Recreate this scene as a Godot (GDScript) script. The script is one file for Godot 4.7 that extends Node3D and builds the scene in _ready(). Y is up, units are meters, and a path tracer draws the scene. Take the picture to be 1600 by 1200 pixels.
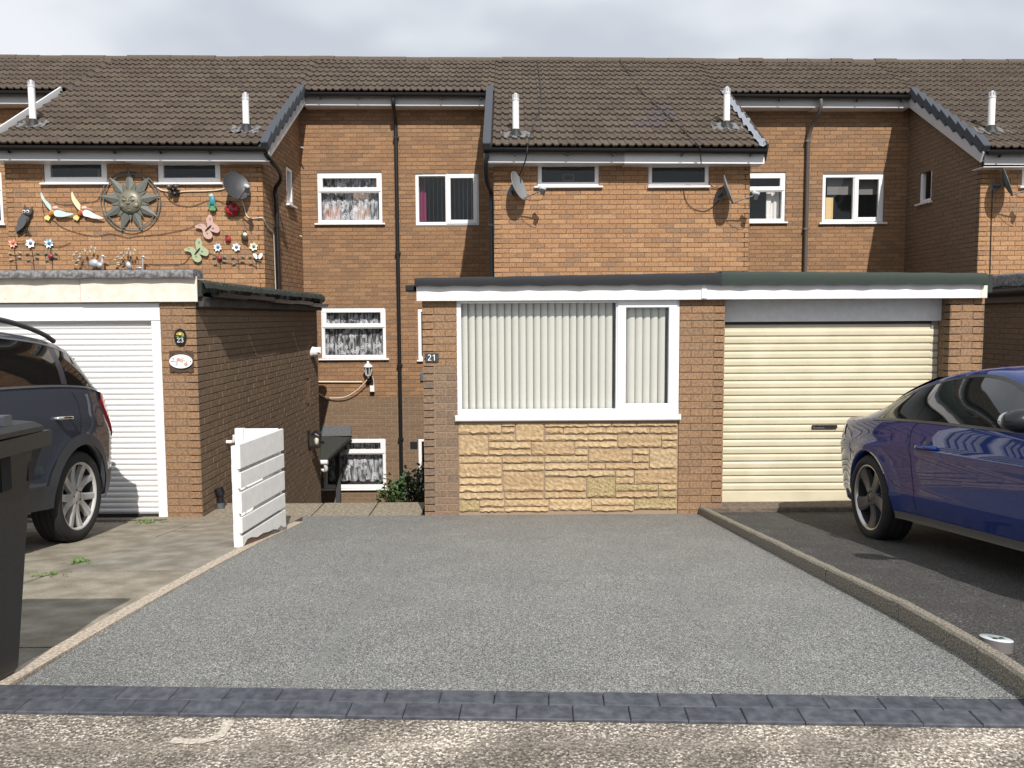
extends Node3D
# A terrace of brick houses with garages, seen from the street. Units are metres; x runs right along the
# terrace, y up, and the houses stand towards -z. The road's edge in front of the driveway is y = 0.

const CAM_R := Vector3(0.99998, -0.00522, 0.00304)
const CAM_U := Vector3(0.00545, 0.99671, -0.08088)
const CAM_B := Vector3(-0.00261, 0.08089, 0.99672)
var M := {}
var used := {}
var rnd := RandomNumberGenerator.new()

# ---------------------------------------------------------------- mesh building
class Shape:
	var st := SurfaceTool.new()
	var with_uv := false
	var group := 1
	func _init(uv := false):
		with_uv = uv
		st.begin(Mesh.PRIMITIVE_TRIANGLES)
		st.set_smooth_group(-1)
	func v(p: Vector3, uv := Vector2.ZERO):
		if with_uv: st.set_uv(uv)
		st.add_vertex(p)
	func flat(): st.set_smooth_group(-1)
	func soft():
		group += 1
		st.set_smooth_group(group)
	func tri(a: Vector3, b: Vector3, c: Vector3):
		v(a); v(b); v(c)
	func quad(a: Vector3, b: Vector3, c: Vector3, d: Vector3):
		tri(a, b, c); tri(a, c, d)
	func face(a: Vector3, b: Vector3, c: Vector3, d: Vector3, n: Vector3):
		if (b - a).cross(c - a).dot(n) > 0.0: quad(a, d, c, b)
		else: quad(a, b, c, d)
	func uvquad(a: Vector3, b: Vector3, c: Vector3, d: Vector3, r := Rect2(0, 0, 1, 1)):
		var p := r.position; var e := r.end
		v(a, Vector2(p.x, e.y)); v(b, Vector2(p.x, p.y)); v(c, Vector2(e.x, p.y))
		v(a, Vector2(p.x, e.y)); v(c, Vector2(e.x, p.y)); v(d, Vector2(e.x, e.y))
	func box(lo: Vector3, hi: Vector3, xf := Transform3D()):
		flat()
		var p := []
		for k in 8:
			p.append(xf * Vector3(hi.x if k & 1 else lo.x, hi.y if k & 2 else lo.y, hi.z if k & 4 else lo.z))
		var b := xf.basis
		face(p[1], p[3], p[7], p[5], b.x); face(p[0], p[2], p[6], p[4], -b.x)
		face(p[2], p[3], p[7], p[6], b.y); face(p[0], p[1], p[5], p[4], -b.y)
		face(p[4], p[5], p[7], p[6], b.z); face(p[0], p[1], p[3], p[2], -b.z)
	# a box whose front (+z) edges are bevelled
	func bevel(lo: Vector3, hi: Vector3, c: float, xf := Transform3D(), back := false):
		flat()
		var o := []; var i := []; var r := []
		for s in [[0, 0], [1, 0], [1, 1], [0, 1]]:
			var x: float = hi.x if s[0] else lo.x
			var y: float = hi.y if s[1] else lo.y
			o.append(xf * Vector3(x, y, hi.z - c)); r.append(xf * Vector3(x, y, lo.z))
			i.append(xf * Vector3(x - c if s[0] else x + c, y - c if s[1] else y + c, hi.z))
		var m: Vector3 = xf * ((lo + hi) / 2.0)
		face(i[0], i[1], i[2], i[3], xf.basis.z)
		if back: face(r[0], r[1], r[2], r[3], -xf.basis.z)
		for k in 4:
			var j := (k + 1) % 4
			var n: Vector3 = (o[k] + o[j]) / 2.0 - m
			face(i[k], i[j], o[j], o[k], n + xf.basis.z * n.length())
			face(o[k], o[j], r[j], r[k], n)
	func sheet(rows: Array, smooth := true, closed := false):
		if smooth: soft()
		else: flat()
		for a in rows.size() - 1:
			var n: int = rows[a].size()
			for b in (n if closed else n - 1):
				var c := (b + 1) % n
				quad(rows[a][b], rows[a][c], rows[a + 1][c], rows[a + 1][b])
	func tube(pts: Array, r, n := 8, cap := true):
		var rows := []
		var side := Vector3.UP
		for k in pts.size():
			var d: Vector3 = (pts[min(k + 1, pts.size() - 1)] - pts[max(k - 1, 0)]).normalized()
			if k == 0 and absf(d.y) > 0.9: side = Vector3.RIGHT
			var a := (side - d * side.dot(d)).normalized()
			side = a
			var b := d.cross(a)
			var rr: float = r if (r is float or r is int) else r[k]
			var ring := []
			for j in n:
				var t := TAU * j / n
				ring.append(pts[k] + (a * cos(t) + b * sin(t)) * rr)
			rows.append(ring)
		rows.reverse()
		sheet(rows, true, true)
		if cap:
			flat()
			for e in [0, rows.size() - 1]:
				var ring: Array = rows[e]
				for j in range(1, n - 1):
					if e == 0: tri(ring[0], ring[j], ring[j + 1])
					else: tri(ring[0], ring[j + 1], ring[j])
	# profile of (radius, height) turned round the local y axis
	func lathe(profile: Array, n: int, xf := Transform3D(), smooth := true):
		var rows := []
		for p in profile:
			var ring := []
			for j in n:
				var t := TAU * j / n
				ring.append(xf * Vector3(p.x * cos(t), p.y, p.x * sin(t)))
			rows.append(ring)
		if smooth: sheet(rows, true, true)
		else:
			for k in rows.size() - 1: sheet([rows[k], rows[k + 1]], true, true)
	func prism(poly: PackedVector2Array, z0: float, z1: float, xf := Transform3D()):
		flat()
		var ix := Geometry2D.triangulate_polygon(poly)
		for k in range(0, ix.size(), 3):
			var a := poly[ix[k]]; var b := poly[ix[k + 1]]; var c := poly[ix[k + 2]]
			if (b - a).cross(c - a) > 0.0:
				var t := b; b = c; c = t
			tri(xf * Vector3(a.x, a.y, z1), xf * Vector3(b.x, b.y, z1), xf * Vector3(c.x, c.y, z1))
			tri(xf * Vector3(a.x, a.y, z0), xf * Vector3(c.x, c.y, z0), xf * Vector3(b.x, b.y, z0))
		var cw := Geometry2D.is_polygon_clockwise(poly)
		for k in poly.size():
			var a := poly[k]; var b := poly[(k + 1) % poly.size()]
			var e := (b - a)
			var n := Vector3(e.y, -e.x, 0) * (-1.0 if cw else 1.0)
			face(xf * Vector3(a.x, a.y, z0), xf * Vector3(b.x, b.y, z0), xf * Vector3(b.x, b.y, z1), xf * Vector3(a.x, a.y, z1), xf.basis * n)
	func ball(c: Vector3, r: Vector3, nu := 14, nv := 9, xf := Transform3D()):
		var rows := []
		for a in nv + 1:
			var t := PI * a / nv
			var ring := []
			for b in nu:
				var f := TAU * b / nu
				ring.append(xf * (c + Vector3(r.x * sin(t) * cos(f), r.y * cos(t), r.z * sin(t) * sin(f))))
			rows.append(ring)
		sheet(rows, true, true)
	func done() -> ArrayMesh:
		st.generate_normals()
		return st.commit()

# ---------------------------------------------------------------- nodes
func nm(root: Node, called: String) -> String:
	var k := str(root.get_instance_id()) + called
	var n: int = used.get(k, 0)
	used[k] = n + 1
	return called if n == 0 else "%s_%03d" % [called, n]
func put(root: Node, o: Node, called: String):
	o.name = nm(root, called)
	root.add_child(o)
	return o
func tag(o: Node, label: String, category: String, group := ""):
	o.set_meta("label", label); o.set_meta("category", category)
	if group: o.set_meta("group", group)
	return o
func thing(called: String, label: String, category: String, at := Vector3.ZERO, group := "") -> Node3D:
	var o := Node3D.new()
	o.position = at
	put(self, o, called)
	tag(o, label, category, group)
	return o
func part(root: Node, called: String, mesh: Mesh, mat: Material, xf := Transform3D()) -> MeshInstance3D:
	var o := MeshInstance3D.new()
	o.mesh = mesh
	o.material_override = mat
	o.transform = xf
	put(root, o, called)
	return o
func one(called: String, mesh: Mesh, mat: Material, label: String, category: String, group := "") -> MeshInstance3D:
	return tag(part(self, called, mesh, mat), label, category, group)
func struct(called: String, mesh: Mesh, mat: Material) -> MeshInstance3D:
	var o := part(self, called, mesh, mat)
	o.set_meta("kind", "structure")
	return o
func boxm(lo: Vector3, hi: Vector3) -> ArrayMesh:
	var s := Shape.new(); s.box(lo, hi); return s.done()
func bevm(lo: Vector3, hi: Vector3, c: float) -> ArrayMesh:
	var s := Shape.new(); s.bevel(lo, hi, c, Transform3D(), true); return s.done()
func tubem(pts: Array, r, n := 8) -> ArrayMesh:
	var s := Shape.new(); s.tube(pts, r, n); return s.done()
func sag(a: Vector3, b: Vector3, drop: float, n := 10) -> Array:
	var out := []
	for k in n + 1:
		var t := float(k) / n
		out.append(a.lerp(b, t) - Vector3(0, drop * 4.0 * t * (1.0 - t), 0))
	return out
func curve(pts: Array, per := 5) -> Array:
	var out := []
	for k in pts.size() - 1:
		var a: Vector3 = pts[max(k - 1, 0)]; var b: Vector3 = pts[k]; var c: Vector3 = pts[k + 1]; var d: Vector3 = pts[min(k + 2, pts.size() - 1)]
		for j in per: out.append(b.cubic_interpolate(c, a, d, float(j) / per))
	out.append(pts[-1])
	return out
func lut(t: Array, s: float) -> float:
	if s <= t[0].x: return t[0].y
	for k in t.size() - 1:
		if s <= t[k + 1].x:
			var b: Vector2 = t[k]; var c: Vector2 = t[k + 1]
			var a: Vector2 = t[k - 1] if k > 0 else b * 2.0 - c
			var d: Vector2 = t[k + 2] if k + 2 < t.size() else c * 2.0 - b
			return cubic(a, b, c, d, s)
	return t[-1].y
func cubic(a: Vector2, b: Vector2, c: Vector2, d: Vector2, s: float) -> float:
	var h := c.x - b.x
	var m0 := (c.y - a.y) / maxf(c.x - a.x, 1e-5); var m1 := (d.y - b.y) / maxf(d.x - b.x, 1e-5)
	var t := (s - b.x) / h
	var t2 := t * t; var t3 := t2 * t
	return (2 * t3 - 3 * t2 + 1) * b.y + (t3 - 2 * t2 + t) * h * m0 + (-2 * t3 + 3 * t2) * c.y + (t3 - t2) * h * m1

# ---------------------------------------------------------------- materials
func noise_tex(seed_: int, freq: float, lo: Color, hi: Color, size := 512, kind := FastNoiseLite.TYPE_SIMPLEX, octaves := 4) -> NoiseTexture2D:
	var n := FastNoiseLite.new()
	n.seed = seed_; n.frequency = freq; n.noise_type = kind; n.fractal_octaves = octaves
	if kind == FastNoiseLite.TYPE_CELLULAR:
		n.cellular_return_type = FastNoiseLite.RETURN_CELL_VALUE; n.fractal_type = FastNoiseLite.FRACTAL_NONE
	var t := NoiseTexture2D.new()
	t.width = size; t.height = size; t.seamless = true; t.noise = n
	var g := Gradient.new()
	g.set_color(0, lo); g.set_color(1, hi)
	t.color_ramp = g
	return t
func bump_tex(seed_: int, freq: float, strength: float, size := 512, kind := FastNoiseLite.TYPE_SIMPLEX) -> NoiseTexture2D:
	var n := FastNoiseLite.new()
	n.seed = seed_; n.frequency = freq; n.noise_type = kind; n.fractal_octaves = 4
	if kind == FastNoiseLite.TYPE_CELLULAR:
		n.cellular_return_type = FastNoiseLite.RETURN_DISTANCE; n.fractal_type = FastNoiseLite.FRACTAL_NONE
	var t := NoiseTexture2D.new()
	t.width = size; t.height = size; t.seamless = true; t.noise = n; t.as_normal_map = true; t.bump_strength = strength
	return t
# a base colour given as linear reflectance
func mat(r: float, g: float, b: float, rough := 0.8, tex: Texture2D = null, scale := 1.0, normal: Texture2D = null, depth := 1.0) -> StandardMaterial3D:
	var m := StandardMaterial3D.new()
	m.albedo_color = Color(r, g, b).linear_to_srgb()
	m.roughness = rough
	if tex or normal:
		m.uv1_triplanar = true; m.uv1_world_triplanar = true
		m.uv1_scale = Vector3.ONE * scale
	if tex: m.albedo_texture = tex
	if normal:
		m.normal_enabled = true; m.normal_texture = normal; m.normal_scale = depth
	return m
func metal(r: float, g: float, b: float, rough := 0.3) -> StandardMaterial3D:
	var m := mat(r, g, b, rough)
	m.metallic = 1.0
	return m
func paint(r: float, g: float, b: float, rough := 0.35, metallic := 0.0) -> StandardMaterial3D:
	var m := mat(r, g, b, rough)
	m.metallic = metallic
	m.clearcoat_enabled = true; m.clearcoat = 1.0; m.clearcoat_roughness = 0.02
	return m
func glass(a := 0.12, tint := Color(0.7, 0.78, 0.8)) -> StandardMaterial3D:
	var m := StandardMaterial3D.new()
	m.transparency = BaseMaterial3D.TRANSPARENCY_ALPHA
	m.albedo_color = Color(tint.r, tint.g, tint.b, a)
	m.roughness = 0.02
	return m

func _ready():
	rnd.seed = 2107
	# ---- camera: eye height at the kerb, looking a little down
	var cam := Camera3D.new()
	cam.fov = 49.75; cam.near = 0.05; cam.far = 2000.0
	cam.transform = Transform3D(Basis(CAM_R, CAM_U, CAM_B), Vector3(0, 1.4, 0))
	put(self, cam, "camera")
	cam.current = true
	# ---- a bright, broken overcast; the sun is out, high behind the right shoulder
	var we := WorldEnvironment.new()
	var env := Environment.new()
	env.background_mode = Environment.BG_SKY
	env.tonemap_mode = Environment.TONE_MAPPER_LINEAR
	env.tonemap_exposure = 1.1
	env.sdfgi_enabled = true; env.ssao_enabled = true; env.ssil_enabled = true
	var sky := Sky.new()
	var pm := PanoramaSkyMaterial.new()
	pm.panorama = cloud_sky()
	pm.energy_multiplier = 1.0
	sky.sky_material = pm
	env.sky = sky
	we.environment = env
	put(self, we, "sky")
	var sun := DirectionalLight3D.new()
	sun.light_energy = 1.5; sun.light_color = Color(1.0, 0.975, 0.945); sun.light_angular_distance = 0.5
	sun.shadow_enabled = true
	put(self, sun, "sun")
	sun.look_at_from_position(Vector3(0, 10, 0), Vector3(0, 10, 0) + Vector3(-0.225, -0.93, -1.0))
	make_materials()
	brick_mesh = brick_block()
	tile_mesh = make_tile()
	# ---- ground, drives, houses, garages
	lay_ground()
	build_houses()
	build_garages()
	# ---- vehicles and the things that stand about
	build_suv()
	build_coupe()
	build_bin()
	build_slatted_screen()
	small_things()
	wall_ornaments()
	wall_fittings()
	greenery()

func brick_block() -> ArrayMesh:
	# a unit brick face: scaled to each brick, so its arrises are kept tiny
	var s := Shape.new()
	var c := 0.012; var cy := 0.035
	var o := []; var i := []; var r := []
	for q in [[-0.5, -0.5], [0.5, -0.5], [0.5, 0.5], [-0.5, 0.5]]:
		o.append(Vector3(q[0], q[1], 0.003)); r.append(Vector3(q[0], q[1], -0.012))
		i.append(Vector3(q[0] - signf(q[0]) * c, q[1] - signf(q[1]) * cy, 0.0055))
	s.face(i[0], i[1], i[2], i[3], Vector3.BACK)
	for k in 4:
		var j := (k + 1) % 4
		var n: Vector3 = o[k] + o[j]
		s.face(i[k], i[j], o[j], o[k], Vector3(n.x, n.y, 1)); s.face(o[k], o[j], r[j], r[k], Vector3(n.x, n.y, 0))
	return s.done()

func cloud_sky() -> ImageTexture:
	var w := 768; var h := 384
	var n := FastNoiseLite.new()
	n.seed = 5; n.frequency = 1.0; n.fractal_octaves = 6; n.fractal_gain = 0.5
	var im := Image.create(w, h, false, Image.FORMAT_RGBF)
	for y in h:
		var el := (0.5 - (y + 0.5) / h) * PI
		for x in w:
			var az := (x + 0.5) / w * TAU
			var d := Vector3(cos(el) * sin(az), sin(el), -cos(el) * cos(az))
			var c := Color(0.33, 0.31, 0.28)
			if el > -0.03:
				# clouds on a flat layer, so that they draw out towards the horizon
				var k := 1.0 / (maxf(d.y, 0.0) + 0.32)
				var q := Vector3(d.x * k, d.z * k, 0.0)
				var t := n.get_noise_3d(q.x * 0.9, q.y * 1.6, 3.0) * 1.3 + 0.5 * n.get_noise_3d(q.x * 3.1, q.y * 5.0, 9.0)
				t = clampf(0.5 + t, 0.0, 1.0)
				t = t * t * (3 - 2 * t)
				c = Color(0.53, 0.575, 0.645).lerp(Color(0.79, 0.82, 0.865), t)
			im.set_pixel(x, y, c)
	return ImageTexture.create_from_image(im)
var brick_tones := {}
func make_materials():
	var grain := noise_tex(11, 0.035, Color(0.74, 0.72, 0.71), Color(1, 1, 1), 512)
	var speck := noise_tex(12, 0.11, Color(0.72, 0.7, 0.68), Color(1, 1, 1), 512)
	var blot := noise_tex(13, 0.012, Color(0.66, 0.66, 0.64), Color(1, 1, 1), 512)
	var rough_n := bump_tex(21, 0.06, 6.0)
	var tiny_n := bump_tex(22, 0.16, 5.0)
	M.brick_n = rough_n; M.speck = speck; M.blot = blot; M.grain = grain; M.tiny_n = tiny_n
	# tones of the fired clay: orange, buff and the burnt brown ones
	brick_tones = {
		"orange": [[.385, .188, .092], [.43, .22, .112], [.34, .163, .082], [.46, .245, .13], [.37, .185, .10], [.33, .162, .086], [.41, .2, .105], [.40, .198, .10], [.25, .14, .087]],
		"brown": [[.30, .15, .078], [.335, .172, .09], [.27, .137, .073], [.36, .188, .1], [.245, .128, .073], [.31, .162, .088], [.215, .118, .07]],
		"pier": [[.29, .158, .088], [.275, .15, .085], [.31, .168, .095], [.26, .143, .083], [.235, .133, .082], [.285, .153, .088]],
		"dusky": [[.20, .125, .088], [.175, .112, .08], [.225, .138, .092], [.19, .115, .085], [.24, .145, .095], [.16, .105, .078]],
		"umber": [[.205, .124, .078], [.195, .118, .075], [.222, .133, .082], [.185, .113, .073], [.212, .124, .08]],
	}
	for k in brick_tones:
		var mean := [0.0, 0.0, 0.0]
		for c in brick_tones[k]: for j in 3: mean[j] += c[j] / brick_tones[k].size()
		for c in brick_tones[k]:
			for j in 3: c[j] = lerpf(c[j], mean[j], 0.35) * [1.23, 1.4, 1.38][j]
		var list := []
		for c in brick_tones[k]:
			list.append(mat(c[0], c[1], c[2], 0.92, grain, 1.5, rough_n, 0.07))
		M["brick_" + k] = list
	M.brick_any = mat(1, 1, 1, 0.92, grain, 1.5, rough_n, 0.07)
	M.brick_any.vertex_color_use_as_albedo = true
	M.mortar_dark = mat(.235, .165, .115, 0.97, speck, 3.0)
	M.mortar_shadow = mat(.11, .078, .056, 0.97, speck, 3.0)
	M.mortar_pale = mat(.40, .30, .22, 0.97, speck, 3.0)
	M.mortar_stone = mat(.44, .33, .235, 0.97, speck, 3.0, rough_n, 0.6)
	M.tile_tex = noise_tex(31, 0.05, Color(0.4, 0.38, 0.37), Color(1, 1, 0.98), 512)
	M.tiles = []
	for c in [[.172, .135, .104], [.187, .148, .115], [.15, .117, .092], [.20, .16, .124], [.165, .125, .099], [.18, .145, .107]]:
		M.tiles.append(mat(c[0], c[1], c[2], 0.95, M.tile_tex, 1.6, rough_n, 0.7))
	M.tile_slate = mat(.07, .082, .105, 0.85, M.speck, 2.0)
	M.tile_odd = mat(.10, .08, .082, 0.9, M.speck, 2.0)
	M.ridge = mat(.19, .155, .12, 0.95, noise_tex(33, 0.03, Color(0.45, 0.42, 0.4), Color(1, 1, 1), 512), 2.5, rough_n, 0.8)
	M.deck = mat(.05, .04, .035, 1.0)
	M.pvc = mat(.80, .80, .81, 0.25)
	M.pvc_cream = mat(.84, .80, .72, 0.4, M.speck, 0.8)
	M.fascia_grey = mat(.48, .48, .49, 0.35)
	M.cream_board = mat(.77, .705, .63, 0.6, noise_tex(41, 0.02, Color(0.93, 0.92, 0.9), Color(1, 1, 1), 256), 1.1)
	M.white_paint = mat(.79, .79, .79, 0.45, noise_tex(42, 0.012, Color(0.965, 0.96, 0.95), Color(1, 1, 1), 256), 0.7)
	M.white_worn = mat(.74, .74, .73, 0.6, noise_tex(43, 0.012, Color(0.945, 0.94, 0.93), Color(1, 1, 1), 512), 1.2)
	M.shutter_white = mat(.78, .78, .775, 0.35)
	M.door_cream = mat(.64, .585, .43, 0.4, noise_tex(44, 0.01, Color(0.93, 0.93, 0.92), Color(1, 1, 1), 256), 0.8)
	M.black_plastic = mat(.012, .012, .013, 0.35)
	M.grey_pipe = mat(.10, .085, .078, 0.45)
	M.rubber = mat(.022, .022, .022, 0.85, M.speck, 6.0)
	M.felt_black = mat(.05, .052, .056, 0.95, noise_tex(45, 0.2, Color(0.45, 0.46, 0.5), Color(1, 1, 1), 512), 2.5, tiny_n, 1.0)
	M.felt_green = mat(.072, .092, .082, 0.95, noise_tex(46, 0.2, Color(0.5, 0.55, 0.52), Color(1, 1, 1), 512), 2.5, tiny_n, 1.0)
	M.felt_grey = mat(.33, .33, .33, 0.9, noise_tex(47, 0.02, Color(0.45, 0.45, 0.46), Color(1, 1, 1), 512), 1.6, tiny_n, 0.5)
	M.felt_moss = mat(.07, .073, .067, 0.97, noise_tex(48, 0.04, Color(0.35, 0.4, 0.36), Color(1, 1, 0.95), 512), 2.2, rough_n, 1.2)
	M.room = mat(.11, .105, .10, 0.95)
	M.room_dark = mat(.05, .05, .052, 0.95)
	M.pane = glass(0.035, Color(0.3, 0.36, 0.37))
	M.pane_dark = glass(0.42, Color(0.16, 0.2, 0.21))
	M.blind_slat = mat(.545, .545, .49, 0.8)
	M.conc_tex = noise_tex(51, 0.008, Color(0.7, 0.69, 0.66), Color(1, 1, 1), 1024, FastNoiseLite.TYPE_SIMPLEX, 8)
	M.concrete = []
	for c in [[.33, .295, .235], [.34, .305, .245], [.315, .285, .235], [.30, .28, .235]]:
		M.concrete.append(mat(c[0], c[1], c[2], 0.95, M.conc_tex, 0.35, tiny_n, 0.25))
	M.flag = mat(.37, .325, .255, 0.95, noise_tex(52, 0.03, Color(0.66, 0.64, 0.6), Color(1, 1, 1), 512, FastNoiseLite.TYPE_SIMPLEX, 6), 1.2, rough_n, 0.5)
	M.edging = mat(.68, .59, .49, 0.9, noise_tex(53, 0.03, Color(0.62, 0.6, 0.57), Color(1, 1, 1), 512), 2.2, rough_n, 0.6)
	M.kerb = mat(.43, .395, .33, 0.95, noise_tex(54, 0.06, Color(0.5, 0.48, 0.44), Color(1, 1, 1), 512), 2.0, rough_n, 1.2)
	M.paver_tex = noise_tex(55, 0.012, Color(0.62, 0.63, 0.65), Color(1.0, 1.0, 1.0), 512, FastNoiseLite.TYPE_SIMPLEX, 8)
	M.pavers = []
	for c in [[.088, .096, .114], [.094, .101, .12], [.083, .09, .108], [.101, .108, .126]]:
		M.pavers.append(mat(c[0], c[1], c[2], 0.75, M.paver_tex, 2.2, tiny_n, 0.2))
	M.soil = mat(.05, .042, .034, 1.0)
	M.stone_tex = noise_tex(61, 0.016, Color(0.72, 0.69, 0.63), Color(1, 1, 1), 512, FastNoiseLite.TYPE_SIMPLEX, 8)
	M.stones = []
	for c in [[.58, .432, .262], [.545, .405, .25], [.61, .46, .285], [.52, .38, .232], [.565, .435, .275]]:
		M.stones.append(mat(c[0], c[1], c[2], 0.95, M.stone_tex, 2.2, tiny_n, 0.5))
	M.stone_moss = mat(.53, .42, .25, 0.95, noise_tex(62, 0.018, Color(0.64, 0.62, 0.52), Color(1, 1, 1), 512), 3.0, rough_n, 0.9)
	M.chrome = metal(.75, .75, .75, 0.12)
	M.dish = mat(.045, .047, .052, 0.45)
	M.dish_pale = mat(.20, .21, .22, 0.4)
	M.lnb = mat(.42, .43, .45, 0.5)
	M.cable_black = mat(.012, .012, .012, 0.5)
	M.cable_white = mat(.62, .55, .45, 0.5)
	M.verdigris = mat(.195, .203, .183, 0.55, noise_tex(63, 0.04, Color(0.6, 0.62, 0.6), Color(1, 1, 1), 256), 6.0)
	M.bronze = mat(.19, .178, .135, 0.45)
	M.bronze.metallic = 0.2
	M.iron = mat(.028, .022, .018, 0.7)
	M.lead = mat(.22, .23, .245, 0.45, M.blot, 4.0, rough_n, 1.0)

# the tarmac-like resin: small rounded chips of grey, buff and black stone
func chip_texture(size: int, freq: float, seed_: int, ramp: Array, patch := 0.0) -> ImageTexture:
	var n := FastNoiseLite.new()
	n.seed = seed_; n.noise_type = FastNoiseLite.TYPE_CELLULAR; n.frequency = freq
	n.cellular_return_type = FastNoiseLite.RETURN_CELL_VALUE; n.fractal_type = FastNoiseLite.FRACTAL_NONE
	var a := n.get_seamless_image(size, size, false, false, 0.1, true).get_data()
	n.cellular_return_type = FastNoiseLite.RETURN_DISTANCE2_SUB
	var b := n.get_seamless_image(size, size, false, false, 0.1, true).get_data()
	var p := FastNoiseLite.new()
	p.seed = seed_ + 5; p.frequency = 2.5 / size; p.fractal_octaves = 5
	var c := p.get_seamless_image(size, size, false, false, 0.1, true).get_data()
	var out := PackedByteArray()
	out.resize(size * size * 3)
	var g := Gradient.new()
	g.offsets = PackedFloat32Array(ramp.map(func(q): return q[0]))
	g.colors = PackedColorArray(ramp.map(func(q): return Color(q[1], q[2], q[3]).linear_to_srgb()))
	var table := PackedByteArray()
	for k in 256:
		var q := g.sample(k / 255.0)
		table.append(int(q.r * 255)); table.append(int(q.g * 255)); table.append(int(q.b * 255))
	for k in size * size:
		var t := int(clampf(a[k] + (c[k] - 128) * patch, 0, 255)) * 3
		var e: float = 0.72 + 0.28 * minf(1.0, b[k] / 40.0)
		out[k * 3] = int(table[t] * e); out[k * 3 + 1] = int(table[t + 1] * e); out[k * 3 + 2] = int(table[t + 2] * e)
	return ImageTexture.create_from_image(Image.create_from_data(size, size, false, Image.FORMAT_RGB8, out))
func lace_texture(seed_: int, density: float) -> ImageTexture:
	var r := RandomNumberGenerator.new()
	r.seed = seed_
	var n := 256
	var im := Image.create(n, n, false, Image.FORMAT_RGBA8)
	var f := FastNoiseLite.new()
	f.seed = seed_; f.frequency = 0.022; f.fractal_octaves = 3
	for y in n:
		for x in n:
			im.set_pixel(x, y, Color(1, 1, 1, clampf(density + f.get_noise_2d(x * 2.2, y * 0.5) * 0.6, 0.05, 0.9)))
	for k in 46:
		var c := Vector2(r.randf() * n, r.randf() * n)
		var rad := r.randf_range(5, 12)
		for a in 90:
			for w in 4:
				var t := TAU * a / 90
				var q := c + Vector2(cos(t), sin(t)) * (rad * (0.72 + 0.28 * cos(5 * t)) + w * 0.6)
				im.set_pixel(posmod(int(q.x), n), posmod(int(q.y), n), Color(1, 1, 1, 0.97))
	return ImageTexture.create_from_image(im)
# ---------------------------------------------------------------- masonry
var brick_mesh: ArrayMesh
var brick_left := {}      # how many single bricks a thing may still have
func rect_minus(r: Rect2, holes: Array) -> Array:
	var xs := [r.position.x, r.end.x]; var ys := [r.position.y, r.end.y]
	for h in holes:
		for x in [h.position.x, h.end.x]: if x > r.position.x and x < r.end.x: xs.append(x)
		for y in [h.position.y, h.end.y]: if y > r.position.y and y < r.end.y: ys.append(y)
	xs.sort(); ys.sort()
	var out := []
	for j in ys.size() - 1:
		if ys[j + 1] - ys[j] < 1e-4: continue
		var run := -1.0
		for i in xs.size():
			var open := false
			if i < xs.size() - 1:
				if xs[i + 1] - xs[i] < 1e-4: continue
				var mid := Vector2((xs[i] + xs[i + 1]) / 2, (ys[j] + ys[j + 1]) / 2)
				open = true
				for h in holes: if h.has_point(mid): open = false
			if open and run == -1.0: run = i
			elif not open and run >= 0.0:
				out.append(Rect2(xs[int(run)], ys[j], xs[i] - xs[int(run)], ys[j + 1] - ys[j])); run = -1.0
	return out
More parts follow.
